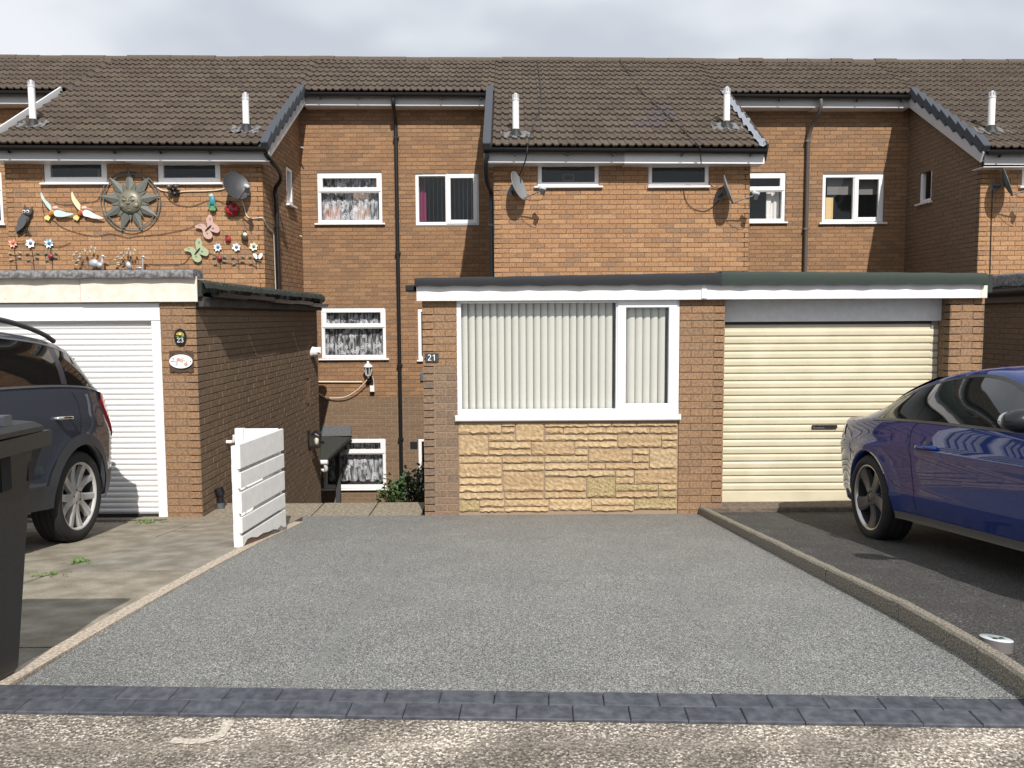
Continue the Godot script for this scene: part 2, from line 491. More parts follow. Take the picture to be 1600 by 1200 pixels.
# One face of brickwork. xf takes (along the wall, up, out of the wall) to the scene; courses and
# perpends lie on one 75 x 225 mm grid, so neighbouring faces bond. party: sides where it runs on.
func brick_wall(root: Node, called: String, xf: Transform3D, r: Rect2, holes: Array, tone: String, mortar: Material, opt := {}) -> MeshInstance3D:
	var s := Shape.new()
	var top = opt.get("top")       # a function of u for a sloping top
	var thick: float = opt.get("thick", 0.1)
	if top == null:
		for q in rect_minus(r, holes):
			s.box(Vector3(q.position.x, q.position.y, -thick), Vector3(q.end.x, q.end.y, 0))
	else:
		var h0: float = top.call(r.position.x); var h1: float = top.call(r.end.x)
		var low := minf(h0, h1)
		for q in rect_minus(Rect2(r.position.x, r.position.y, r.size.x, low - r.position.y), holes):
			s.box(Vector3(q.position.x, q.position.y, -thick), Vector3(q.end.x, q.end.y, 0))
		var poly := PackedVector2Array([Vector2(r.position.x, low), Vector2(r.end.x, low), Vector2(r.end.x, h1 + 0.001), Vector2(r.position.x, h0 + 0.001)])
		if h0 < h1: poly.remove_at(3)
		else: poly.remove_at(2)
		s.prism(poly, -thick, 0)
	var wall := part(root, called, s.done(), mortar, xf)
	var tones: Array = brick_tones[tone]
	var mats: Array = M["brick_" + tone]
	var party: Array = opt.get("party", [false, false])
	var u0 := r.position.x; var u1 := r.end.x
	var shift: float = opt.get("shift", 0.0)
	var list := []
	var k0 := int(floor(r.position.y / 0.075)); var k1 := int(ceil(r.end.y / 0.075))
	if top != null: k1 = int(ceil(maxf(top.call(u0), top.call(u1)) / 0.075))
	for k in range(k0, k1):
		var va := maxf(k * 0.075 + 0.0045, r.position.y); var vb := minf(k * 0.075 + 0.0705, r.end.y if top == null else 1e3)
		if vb - va < 0.02: continue
		var off := (0.1125 if posmod(k, 2) else 0.0) + shift
		for i in range(int(floor((u0 - off) / 0.225)) - 1, int(ceil((u1 - off) / 0.225)) + 1):
			var a := i * 0.225 + off + 0.0045; var b := a + 0.216
			var c := (a + b) / 2
			if party[0]:
				if c < u0: continue
			else: a = maxf(a, u0 - 0.006)
			if party[1]:
				if c >= u1: continue
			else: b = minf(b, u1 + 0.006)
			if top != null:
				var lim := minf(top.call(a), top.call(b))
				if va + 0.03 > lim: continue
			if not party[1]:
				if a > u1 - 0.055: continue
				if u1 - b < 0.055: b = u1 + 0.006
			if not party[0]:
				if b < u0 + 0.055: continue
				if a - u0 < 0.055: a = u0 - 0.006
			var spans := [[a, b]]
			for h in holes:
				if h.position.y > vb - 0.02 or h.end.y < va + 0.02: continue
				var next := []
				for q in spans:
					if h.end.x <= q[0] or h.position.x >= q[1]: next.append(q)
					else:
						if h.position.x - q[0] > 0.03: next.append([q[0], h.position.x])
						if q[1] - h.end.x > 0.03: next.append([h.end.x, q[1]])
				spans = next
			for q in spans:
				if q[1] - q[0] > 0.03: list.append([(q[0] + q[1]) / 2, (va + vb) / 2, q[1] - q[0], vb - va, rnd.randi() % tones.size(), rnd.randf_range(-0.0015, 0.0025)])
	var eye := Vector3(0, 1.4, 0)
	for q in list: q.append((xf * Vector3(q[0], q[1], 0)).distance_to(eye) - (2.0 if q[2] > 0.18 else 0.0) + (9.0 if opt.has("hide") and opt.hide.has_point(Vector2(q[0], q[1])) else 0.0))
	list.sort_custom(func(p, q): return p[6] < q[6])
	var id := root.get_instance_id()
	var left: int = mini(brick_left.get(id, 300), opt.get("single", 300))
	var n := mini(left, list.size())
	brick_left[id] = brick_left.get(id, 300) - n
	for k in n:
		var q: Array = list[k]
		var b := Basis.from_scale(Vector3(q[2], q[3], 1.0)).rotated(Vector3.BACK, q[5] * 0.8)
		part(wall, "brick", brick_mesh, mats[q[4]], Transform3D(b, Vector3(q[0], q[1], q[5])))
	if list.size() > n:
		var mm := MultiMesh.new()
		mm.transform_format = MultiMesh.TRANSFORM_3D; mm.use_colors = true
		mm.mesh = brick_mesh
		mm.instance_count = list.size() - n
		for k in range(n, list.size()):
			var q: Array = list[k]
			mm.set_instance_transform(k - n, Transform3D(Basis.from_scale(Vector3(q[2], q[3], 1.0)).rotated(Vector3.BACK, q[5] * 0.8), Vector3(q[0], q[1], q[5])))
			var c: Array = tones[q[4]]
			mm.set_instance_color(k - n, Color(c[0], c[1], c[2]))
		var mi := MultiMeshInstance3D.new()
		mi.multimesh = mm
		mi.material_override = M.brick_any
		put(wall, mi, "bricks_further_off")
		mi.set_meta("kind", "stuff")
	return wall
func face_front(depth: float) -> Transform3D: return Transform3D(Basis(), Vector3(0, 0, -depth))
func face_right(x: float) -> Transform3D: return Transform3D(Basis(Vector3(0, 0, -1), Vector3.UP, Vector3.RIGHT), Vector3(x, 0, 0))  # u = depth
func face_left(x: float) -> Transform3D: return Transform3D(Basis(Vector3(0, 0, 1), Vector3.UP, Vector3.LEFT), Vector3(x, 0, 0))     # u = -depth

# ---------------------------------------------------------------- windows
func frame_shape(s: Shape, r: Rect2, w: float, z0: float, z1: float):
	var p := r.position; var e := r.end
	s.bevel(Vector3(p.x, p.y, z0), Vector3(e.x, p.y + w, z1), 0.006, Transform3D(), true)
	s.bevel(Vector3(p.x, e.y - w, z0), Vector3(e.x, e.y, z1), 0.006, Transform3D(), true)
	s.bevel(Vector3(p.x, p.y + w - 0.001, z0), Vector3(p.x + w, e.y - w + 0.001, z1 - 0.0012), 0.006, Transform3D(), true)
	s.bevel(Vector3(e.x - w, p.y + w - 0.001, z0), Vector3(e.x, e.y - w + 0.001, z1 - 0.0012), 0.006, Transform3D(), true)
func inset(r: Rect2, w: float) -> Rect2: return Rect2(r.position + Vector2(w, w), r.size - Vector2(2 * w, 2 * w))
# kinds: plain, transom (top light over a fixed pane), casement (fixed pane and an opening sash on the right)
func window(root: Node, xf: Transform3D, r: Rect2, style: String, opt := {}) -> MeshInstance3D:
	var fm: Material = opt.get("frame", M.pvc)
	var w: float = opt.get("w", 0.062)
	var s := Shape.new()
	var z1: float = opt.get("z", -0.012)
	frame_shape(s, r, w, z1 - 0.07, z1)
	var p := r.position; var e := r.end
	var sash := []; var panes := []
	if style == "transom":
		var y: float = e.y - r.size.y * opt.get("cut", 0.35)
		s.bevel(Vector3(p.x + w, y - w / 2, z1 - 0.068), Vector3(e.x - w, y + w / 2, z1 - 0.002), 0.006, Transform3D(), true)
		sash.append(Rect2(p.x + 0.022, y - 0.012, r.size.x - 0.044, e.y - y - 0.012))
		panes.append([inset(sash[0], 0.075), z1 - 0.02]); panes.append([Rect2(p.x + w, p.y + w, r.size.x - 2 * w, y - w / 2 - p.y - w), z1 - 0.035])
	elif style == "casement":
		var x: float = p.x + r.size.x * opt.get("cut", 0.5)
		s.bevel(Vector3(x - w / 2, p.y + w, z1 - 0.068), Vector3(x + w / 2, e.y - w, z1 - 0.002), 0.006, Transform3D(), true)
		sash.append(Rect2(x - 0.012, p.y + 0.022, e.x - x - 0.012, r.size.y - 0.044))
		panes.append([inset(sash[0], opt.get("sash_w", 0.078)), z1 - 0.02]); panes.append([Rect2(p.x + w, p.y + w, x - w / 2 - p.x - w, r.size.y - 2 * w), z1 - 0.035])
	else:
		panes.append([inset(r, w), z1 - 0.035])
	var win := part(root, "window", s.done(), fm, xf)
	for q in sash:
		var t := Shape.new()
		frame_shape(t, q, opt.get("sash_w", 0.078), z1 - 0.05, z1 + 0.014)
		part(win, "sash", t.done(), fm)
	for q in panes:
		var t := Shape.new()
		var a: Rect2 = q[0].grow(0.004)
		t.face(Vector3(a.position.x, a.position.y, q[1]), Vector3(a.end.x, a.position.y, q[1]), Vector3(a.end.x, a.end.y, q[1]), Vector3(a.position.x, a.end.y, q[1]), Vector3.BACK)
		part(win, "pane", t.done(), opt.get("glass", M.pane))
	if opt.get("sill", 0.05) > 0.0:
		var o: float = opt.get("sill", 0.05)
		part(win, "sill", bevm(Vector3(p.x - o, p.y - 0.034, -0.06), Vector3(e.x + o, p.y - 0.001, 0.062), 0.008), opt.get("sill_mat", fm))
	# the room seen behind the glass
	var d: float = opt.get("deep", 1.0)
	var b := Shape.new()
	var g := r.grow(opt.get("room", 0.12))
	var x0 := g.position.x; var x1 := g.end.x; var y0 := g.position.y; var y1 := g.end.y
	b.face(Vector3(x0, y0, -d), Vector3(x1, y0, -d), Vector3(x1, y1, -d), Vector3(x0, y1, -d), Vector3.BACK)
	for q in [[x0, 1.0], [x1, -1.0]]:
		b.face(Vector3(q[0], y0, -d), Vector3(q[0], y0, -0.1), Vector3(q[0], y1, -0.1), Vector3(q[0], y1, -d), Vector3(q[1], 0, 0))
	for q in [[y0, 1.0], [y1, -1.0]]:
		b.face(Vector3(x0, q[0], -d), Vector3(x1, q[0], -d), Vector3(x1, q[0], -0.1), Vector3(x0, q[0], -0.1), Vector3(0, q[1], 0))
	part(win, "room", b.done(), opt.get("room_mat", M.room_dark))
	return win

# ---------------------------------------------------------------- roof
const PITCH := 0.595         # rise per metre of depth
const SLIP := -0.009         # the terrace steps down a little to the right
func roof_y(x: float, depth: float) -> float: return 4.015 + SLIP * x + PITCH * (depth - 12.9)
const RIDGE := 17.15
const EAVES := 12.84
const BACK_EAVES := 15.27
var tile_mesh: ArrayMesh
func make_tile() -> ArrayMesh:
	var prof := []
	for k in 2:
		for q in [[0.0, 0.004], [0.014, 0.024], [0.031, 0.032], [0.048, 0.024], [0.062, 0.004]]: prof.append(Vector2(q[0] + k * 0.127, q[1]))
	prof.append(Vector2(0.256, 0.004))
	var up := []; var low := []; var under := []
	for q in prof:
		up.append(Vector3(q.x, q.y, 0.0)); low.append(Vector3(q.x, q.y + 0.03, 0.335)); under.append(Vector3(q.x, q.y + 0.008, 0.333))
	var s := Shape.new()
	s.sheet([up, low]); s.sheet([low, under], false)
	return s.done()
func slope_basis() -> Basis:
	var a := atan(PITCH)
	return Basis(Vector3.RIGHT, Vector3(0, cos(a), sin(a)), Vector3(0, -sin(a), cos(a)))
# tiles over x0..x1 from the ridge down to a depth; columns share one grid along the terrace
func tile_area(roof: Node, x0: float, x1: float, eaves: float, odd := []):
	var rows := int(round((RIDGE - eaves) / 0.2565))
	var b := slope_basis()
	for k in range(int(floor(x0 / 0.254)), int(ceil(x1 / 0.254)) + 1):
		var x := k * 0.254
		if x + 0.127 < x0 or x + 0.127 >= x1: continue
		for j in rows:
			var d := eaves + j * 0.2565
			var at := Vector3(x, roof_y(x, d), -d) + b * Vector3(0, 0.0 + rnd.randf_range(-0.002, 0.003), -0.335)
			var m: Material = M.tiles[rnd.randi() % M.tiles.size()]
			for q in odd: if q.has_point(Vector2(x + 0.127, d)): m = M.tile_odd if rnd.randf() < 0.55 else m
			part(roof, "roof_tile", tile_mesh, m, Transform3D(b.rotated(Vector3.UP, rnd.randf_range(-0.006, 0.006)), at))
func roof_deck(house: Node, bits: Array) -> MeshInstance3D:
	var s := Shape.new()
	for q in bits:     # x0, x1, depth of the eaves
		for side in 2:
			var pts := []
			for x in [q[0], q[1]]:
				pts.append(Vector3(x, roof_y(x, q[2]) - 0.035, -q[2]) if side == 0 else Vector3(x, roof_y(x, RIDGE) - 0.035 - 0.6 * 4.0, -RIDGE - 4.0))
				pts.append(Vector3(x, roof_y(x, RIDGE) - 0.035, -RIDGE))
			s.face(pts[0], pts[2], pts[3], pts[1], Vector3.UP)
	return part(house, "roof", s.done(), M.deck)
func ridge_row(roof: Node, x0: float, x1: float):
	var n := int(round((x1 - x0) / 0.45))
	for k in n:
		var a := x0 + (x1 - x0) * k / n
		var s := Shape.new()
		var rows := []
		for e in [a + 0.004, a + (x1 - x0) / n - 0.004]:
			var row := []
			for j in 9:
				var t := PI * j / 8
				row.append(Vector3(e, roof_y(e, RIDGE) - 0.045 + 0.105 * sin(t), -RIDGE + 0.125 * cos(t)))
			rows.append(row)
		s.sheet(rows)
		s.flat()
		for row in rows: for j in range(1, 8): s.tri(row[0], row[j], row[j + 1])
		part(roof, "ridge_tile", s.done(), M.ridge, Transform3D(Basis(), Vector3(0, rnd.randf_range(-0.01, 0.012), 0)))
func verge(roof: Node, x: float, out: float, d0: float, d1: float, m: Material, board: Material, capped := true):
	var b := slope_basis()
	var n := int(round((d1 - d0) / 0.285))
	var step := (d1 - d0) / n
	for k in (n if capped else 0):
		var d := d0 + k * step
		var at := Vector3(x, roof_y(x, d), -d)
		part(roof, "verge_tile", bevm(Vector3(-0.06, -0.075, -step * 1.2), Vector3(0.06, 0.062, 0), 0.012), m, Transform3D(b.rotated(b.x, 0.19), at))
	var s := Shape.new()
	var len_ := (d1 - d0) / cos(atan(PITCH))
	s.box(Vector3(-0.012, -0.205, -len_), Vector3(0.012, -0.05 if capped else 0.06, 0.02), Transform3D(b, Vector3(x + out * 0.028, roof_y(x, d0), -d0)))
	part(roof, "barge_board", s.done(), board)
	var t := Shape.new()
	t.box(Vector3(minf(0.0, -out * 0.14), -0.20, -len_), Vector3(maxf(0.0, -out * 0.14), -0.18, 0.0), Transform3D(b, Vector3(x, roof_y(x, d0), -d0)))
	part(roof, "verge_soffit", t.done(), M.fascia_grey)
func gutter_run(house: Node, x0: float, x1: float, d: float, wall_d: float, board: Material, joints := []):
	var y0 := roof_y(x0, d) - 0.05; var y1 := roof_y(x1, d) - 0.05
	var s := Shape.new()
	var rows := []
	for q in [[x0, y0], [x1, y1]]:
		var row := []
		for j in 9:
			var t := PI + PI * j / 8
			row.append(Vector3(q[0], q[1] + 0.066 * sin(t) + 0.014, -d + 0.012 - 0.066 * cos(t)))
		rows.append(row)
	s.sheet(rows)
	var inner := []
	for row in rows:
		var r2 := []
		for p in row: r2.append(p + Vector3(0, 0.006, 0))
		inner.append(r2)
	s.sheet(inner)
	s.flat()
	for row in rows: for j in range(1, 8): s.tri(row[0], row[j], row[j + 1])
	var g := part(house, "gutter", s.done(), M.black_plastic)
	for x in joints:
		var y := lerpf(y0, y1, (x - x0) / (x1 - x0))
		part(g, "gutter_bracket", boxm(Vector3(x - 0.014, y - 0.075, -d - 0.05), Vector3(x + 0.014, y - 0.045, -d + 0.03)), M.black_plastic)
	var f := Shape.new()
	var fz := -(d + 0.075)
	var drop := 0.175
	f.face(Vector3(x0, y0 - drop, fz), Vector3(x1, y1 - drop, fz), Vector3(x1, y1 + 0.02, fz), Vector3(x0, y0 + 0.02, fz), Vector3.BACK)
	f.face(Vector3(x0, y0 - drop, fz), Vector3(x1, y1 - drop, fz), Vector3(x1, y1 - drop, fz - 0.022), Vector3(x0, y0 - drop, fz - 0.022), Vector3.DOWN)
	f.face(Vector3(x0, y0 - drop, fz - 0.022), Vector3(x1, y1 - drop, fz - 0.022), Vector3(x1, y1 + 0.02, fz - 0.022), Vector3(x0, y0 + 0.02, fz - 0.022), Vector3.FORWARD)
	for q in [[x0, y0, -1], [x1, y1, 1]]:
		f.face(Vector3(q[0], q[1] - drop, fz), Vector3(q[0], q[1] - drop, fz - 0.022), Vector3(q[0], q[1] + 0.02, fz - 0.022), Vector3(q[0], q[1] + 0.02, fz), Vector3(q[2], 0, 0))
	part(house, "fascia_board", f.done(), board)
	var t := Shape.new()
	t.box(Vector3(x0, minf(y0, y1) - drop + 0.006, -wall_d - 0.05), Vector3(x1, minf(y0, y1) - drop + 0.016, fz - 0.022))
	part(house, "soffit", t.done(), M.pvc)
func downpipe(house: Node, pts: Array, m: Material, clips := []):
	var p := part(house, "downpipe", tubem(pts, 0.036, 10), m)
	for y in clips:
		var e: Vector3 = pts[-1]
		part(p, "pipe_clip", boxm(Vector3(e.x - 0.048, y - 0.02, e.z - 0.06), Vector3(e.x + 0.048, y + 0.02, e.z + 0.042)), m)
func flue(roof: Node, foot: Vector3, h: float):
	var s := Shape.new()
	s.tube([foot + Vector3(0, -0.1, 0), foot + Vector3(0, h, 0)], 0.052, 14)
	var f := part(roof, "flue", s.done(), M.white_paint)
	# the flue's cap, storm collar and flashing are pieces of the roof as well
	var c := Shape.new()
	c.lathe([Vector2(0.056, h - 0.02), Vector2(0.057, h + 0.01), Vector2(0.042, h + 0.02), Vector2(0.036, h + 0.07), Vector2(0.02, h + 0.1), Vector2(0.001, h + 0.105)], 12, Transform3D(Basis(), foot))
	for k in 8:
		var t := TAU * k / 8
		c.box(Vector3(-0.004, h + 0.01, -0.003), Vector3(0.004, h + 0.08, 0.003), Transform3D(Basis(Vector3.UP, t), foot + Vector3(0.048 * sin(t), 0, 0.048 * cos(t))))
	part(roof, "flue_cap", c.done(), M.lnb)
	var k := Shape.new()
	k.lathe([Vector2(0.14, -0.06), Vector2(0.10, 0.02), Vector2(0.06, 0.1), Vector2(0.053, 0.11)], 12, Transform3D(Basis(), foot))
	part(roof, "flue_collar", k.done(), M.cable_black)
	var l := Shape.new()
	var rows := []
	var b := slope_basis()
	for j in 5:
		var row := []
		for i in 13:
			var u := (i - 6) / 6.0
			row.append(foot + b * Vector3(u * 0.24, 0.035 + 0.014 * sin(u * 11.0 + j) + rnd.randf_range(-0.008, 0.012), -0.13 + j * 0.075 + 0.02 * sin(u * 9.0)))
		rows.append(row)
	l.sheet(rows, false)
	part(roof, "lead_flashing", l.done(), M.lead)
	return f
# ---------------------------------------------------------------- the garages' own pieces
func fascia(root: Node, x0: float, x1: float, y0: float, y1: float, depth: float, m: Material):
	var f := part(root, "fascia_board", bevm(Vector3(x0, y0, -depth - 0.02), Vector3(x1, y1, -depth), 0.004), m)
	var n := int((x1 - x0) / 0.5)
	for k in n:
		part(f, "nail_head", boxm(Vector3(-0.005, -0.005, -0.002), Vector3(0.005, 0.005, 0.0015)), M.lnb, Transform3D(Basis(Vector3.BACK, 0.4), Vector3(x0 + 0.08 + k * (x1 - x0 - 0.1) / maxf(n - 1, 1), y0 + 0.045 + 0.006 * sin(k * 2.0), -depth)))
	return f
func felt_strip(root: Node, x0: float, x1: float, y0: float, y1: float, depth: float, m: Material, lift := [0.0, 0.0]):
	var rows := []
	var n := 24
	var prof := [Vector2(0.035, 0.0), Vector2(0.04, 0.25), Vector2(0.038, 0.7), Vector2(0.025, 0.93), Vector2(-0.02, 1.0), Vector2(-0.22, 0.98)]
	for q in prof:
		var row := []
		for i in n + 1:
			var t := float(i) / n
			var top := lerpf(lift[0], lift[1], t)
			row.append(Vector3(lerpf(x0, x1, t), lerpf(y0, y1 + top, q.y) + (0.006 * sin(i * 2.3 + q.y * 3.0) if q.y < 0.1 else 0.002 * sin(i * 1.7)), -depth + q.x + 0.003 * sin(i * 1.1)))
		rows.append(row)
	rows.reverse()
	var s := Shape.new()
	s.sheet(rows)
	s.flat()
	for e in [0, n]:
		var a: Vector3 = rows[0][e]; a.y = y0
		for j in rows.size() - 1: s.tri(a, rows[j][e], rows[j + 1][e])
	return part(root, "roof_felt", s.done(), m)
# a pitched-face walling stone: dressed edges, rough hammered face
func stone_mesh(w: float, h: float, seed_: int) -> ArrayMesh:
	var r := RandomNumberGenerator.new()
	r.seed = seed_
	var nx := clampi(int(w / 0.03), 4, 14); var ny := clampi(int(h / 0.022), 3, 8)
	var rows := []
	var hump := r.randf_range(-0.012, 0.006)
	var lip := r.randf_range(0.0, 0.6)
	for j in ny + 1:
		var row := []
		for i in nx + 1:
			var u := float(i) / nx; var v := float(j) / ny
			var edge := minf(minf(u, 1 - u) * w, minf(v, 1 - v) * h)
			var z := 0.008 if edge < 0.001 else 0.013 + r.randf_range(-0.0045, 0.005) + hump * (v - 0.5)
			var dy := 0.0
			if j == 0:
				dy = r.randf_range(-0.002, 0.006)
			if j == 1: z += 0.012 * (0.3 + lip); dy = r.randf_range(-0.75, 0.35) * h / ny
			row.append(Vector3((u - 0.5) * w + (r.randf_range(-0.006, 0.006) if i > 0 and i < nx else 0.0), (v - 0.5) * h + dy, z))
		rows.append(row)
	rows.reverse()
	var s := Shape.new()
	s.sheet(rows, false)
	var m: int = rows.size() - 1
	for i in nx:
		for q in [[rows[0], 1], [rows[m], -1]]:
			var a: Vector3 = q[0][i]; var b: Vector3 = q[0][i + 1]
			s.face(a, b, Vector3(b.x, b.y, -0.02), Vector3(a.x, a.y, -0.02), Vector3(0, q[1], 0))
	for j in m:
		for q in [[0, -1], [nx, 1]]:
			var a: Vector3 = rows[j][q[0]]; var b: Vector3 = rows[j + 1][q[0]]
			s.face(a, b, Vector3(b.x, b.y, -0.02), Vector3(a.x, a.y, -0.02), Vector3(q[1], 0, 0))
	return s.done()
func shutter_slat(w: float, h: float, bulge: float, gap: float) -> ArrayMesh:
	var rows := []
	for q in [[0.0, -0.004], [gap, -0.004], [gap + 0.002, 0.001], [h * 0.35, bulge * 0.8], [h * 0.6, bulge], [h * 0.85, bulge * 0.7], [h - 0.001, 0.0]]:
		rows.append([Vector3(0, q[0], q[1]), Vector3(w, q[0], q[1])])
	rows.reverse()
	var s := Shape.new()
	s.sheet([rows[0], rows[1], rows[2], rows[3], rows[4]])
	s.sheet([rows[4], rows[5]], false); s.sheet([rows[5], rows[6]], false)
	return s.done()
# ---------------------------------------------------------------- cars: s runs from the tail to the nose
class Body:
	var wide: Array; var sill: float; var belt: Array; var rail: Array; var roof: Array; var rail_w: Array
	var wheels: Array; var arch: float; var hub: float; var length: float; var shoulder := 0.05; var tuck := 0.07
	var crease := 0.0
	var host
	func low(s: float) -> float:
		var y := sill + (0.10 * (1.0 - s / 0.5) if s < 0.5 else 0.0) * 0.6 + (0.05 * (s - length + 0.5) / 0.5 if s > length - 0.5 else 0.0)
		for w in wheels:
			var d: float = absf(s - w)
			if d < arch: y = maxf(y, hub + sqrt(arch * arch - d * d))
		return y
	func side(s: float, y: float) -> float:
		var b: float = host.lut(belt, s); var w: float = host.lut(wide, s)
		if y <= b:
			var t := clampf((y - sill) / maxf(b - sill, 0.01), 0, 1)
			var c := crease * exp(-pow((t - 0.72) / 0.06, 2.0)) + crease * 0.8 * exp(-pow((t - 0.2) / 0.05, 2.0))
			var flare := 0.0
			for q in wheels:
				var d: float = Vector2(s - q, y - hub).length()
				flare = maxf(flare, 0.022 * exp(-pow((d - arch) / 0.08, 2.0)))
			return w - tuck * pow(1.0 - t, 2.2) - shoulder * pow(t, 3.5) + c + flare
		var r: float = host.lut(rail, s)
		var t := clampf((y - b) / maxf(r - b, 0.005), 0, 1)
		return lerpf(w - shoulder, host.lut(rail_w, s), t) + 0.02 * sin(PI * t) * clampf((r - b) * 4.0, 0, 1)
	func section(s: float, sign_: float) -> Array:
		var out := []
		var b: float = host.lut(belt, s); var r: float = maxf(host.lut(rail, s), b + 0.004); var top: float = maxf(host.lut(roof, s), r + 0.003)
		var y0: float = minf(low(s), b - 0.02)
		out.append(Vector3((side(s, y0) - 0.06) * sign_, y0 + 0.002, s))
		for k in 15: 
			var y := lerpf(y0, b, k / 14.0)
			out.append(Vector3(side(s, y) * sign_, y, s))
		for k in range(1, 8):
			var y := lerpf(b, r, k / 7.0)
			out.append(Vector3(side(s, y) * sign_, y, s))
		var wr: float = host.lut(rail_w, s)
		for k in range(1, 9):
			var a := PI / 2 * k / 8
			out.append(Vector3(wr * cos(a) * sign_, r + (top - r) * sin(a), s))
		return out
	func stations() -> Array:
		var out := []
		var s := 0.0
		while s < length:
			out.append(s); s += 0.02 if s < 0.3 else 0.045
		for w in wheels:
			for k in range(-12, 13): out.append(w + arch * sin(PI / 2 * k / 12.0))
			out.append(w - arch - 0.002); out.append(w + arch + 0.002)
		out.append(length)
		out.sort()
		var fin := [out[0]]
		for v in out: if v - fin[-1] > 0.0015: fin.append(v)
		return fin
	func shell() -> ArrayMesh:
		var sh := Shape.new()
		var st := stations()
		for sg in [1.0, -1.0]:
			var rows := []
			for s in st: rows.append(section(s, sg))
			if sg > 0: rows.reverse()
			sh.sheet(rows)
		for e in [0.0, length]:
			var a := section(e, 1.0); var b := section(e, -1.0)
			sh.soft()
			for k in a.size() - 1: sh.face(a[k], b[k], b[k + 1], a[k + 1], Vector3(0, 0.2, -1 if e == 0.0 else 1))
		return sh.done()
	# a panel laid on the flank between two curves y0(s), y1(s)
	func panel(sg: float, s0: float, s1: float, f0: Callable, f1: Callable, lift: float, ns := 40, nv := 7, edge := true) -> ArrayMesh:
		var rows := []
		for i in ns + 1:
			var s := lerpf(s0, s1, float(i) / ns)
			var a: float = f0.call(s); var b: float = maxf(f1.call(s), a + 0.001)
			var row := []
			for j in nv + 1:
				var y := lerpf(a, b, float(j) / nv)
				row.append(Vector3((side(s, y) + lift) * sg, y, s))
			rows.append(row)
		if sg > 0: rows.reverse()
		var sh := Shape.new()
		sh.sheet(rows)
		if edge:
			sh.flat()
			for i in ns:
				for j in [0, nv]:
					var p: Vector3 = rows[i][j]; var q: Vector3 = rows[i + 1][j]
					var d := Vector3(-sg * (lift + 0.004), 0, 0)
					sh.face(p, q, q + d, p + d, Vector3(0, 1 if j else -1, 0))
		return sh.done()
	# a thin line along a path of (s, y) points
	func line(sg: float, pts: Array, w: float, lift: float) -> ArrayMesh:
		var rows := []
		for k in pts.size():
			var p: Vector2 = pts[k]
			var d: Vector2 = (pts[min(k + 1, pts.size() - 1)] - pts[max(k - 1, 0)]).normalized()
			var n := Vector2(-d.y, d.x) * w / 2
			var row := []
			for q in [p - n, p + n]: row.append(Vector3((side(q.x, q.y) + lift) * sg, q.y, q.x))
			rows.append(row)
		if sg < 0: rows.reverse()
		var sh := Shape.new()
		sh.sheet(rows)
		return sh.done()
func path2(pts: Array, per := 6) -> Array:
	var out := []
	for k in pts.size() - 1:
		var a: Vector2 = pts[max(k - 1, 0)]; var b: Vector2 = pts[k]; var c: Vector2 = pts[k + 1]; var d: Vector2 = pts[min(k + 2, pts.size() - 1)]
		for j in per: out.append(b.cubic_interpolate(c, a, d, float(j) / per))
	out.append(pts[-1])
	return out
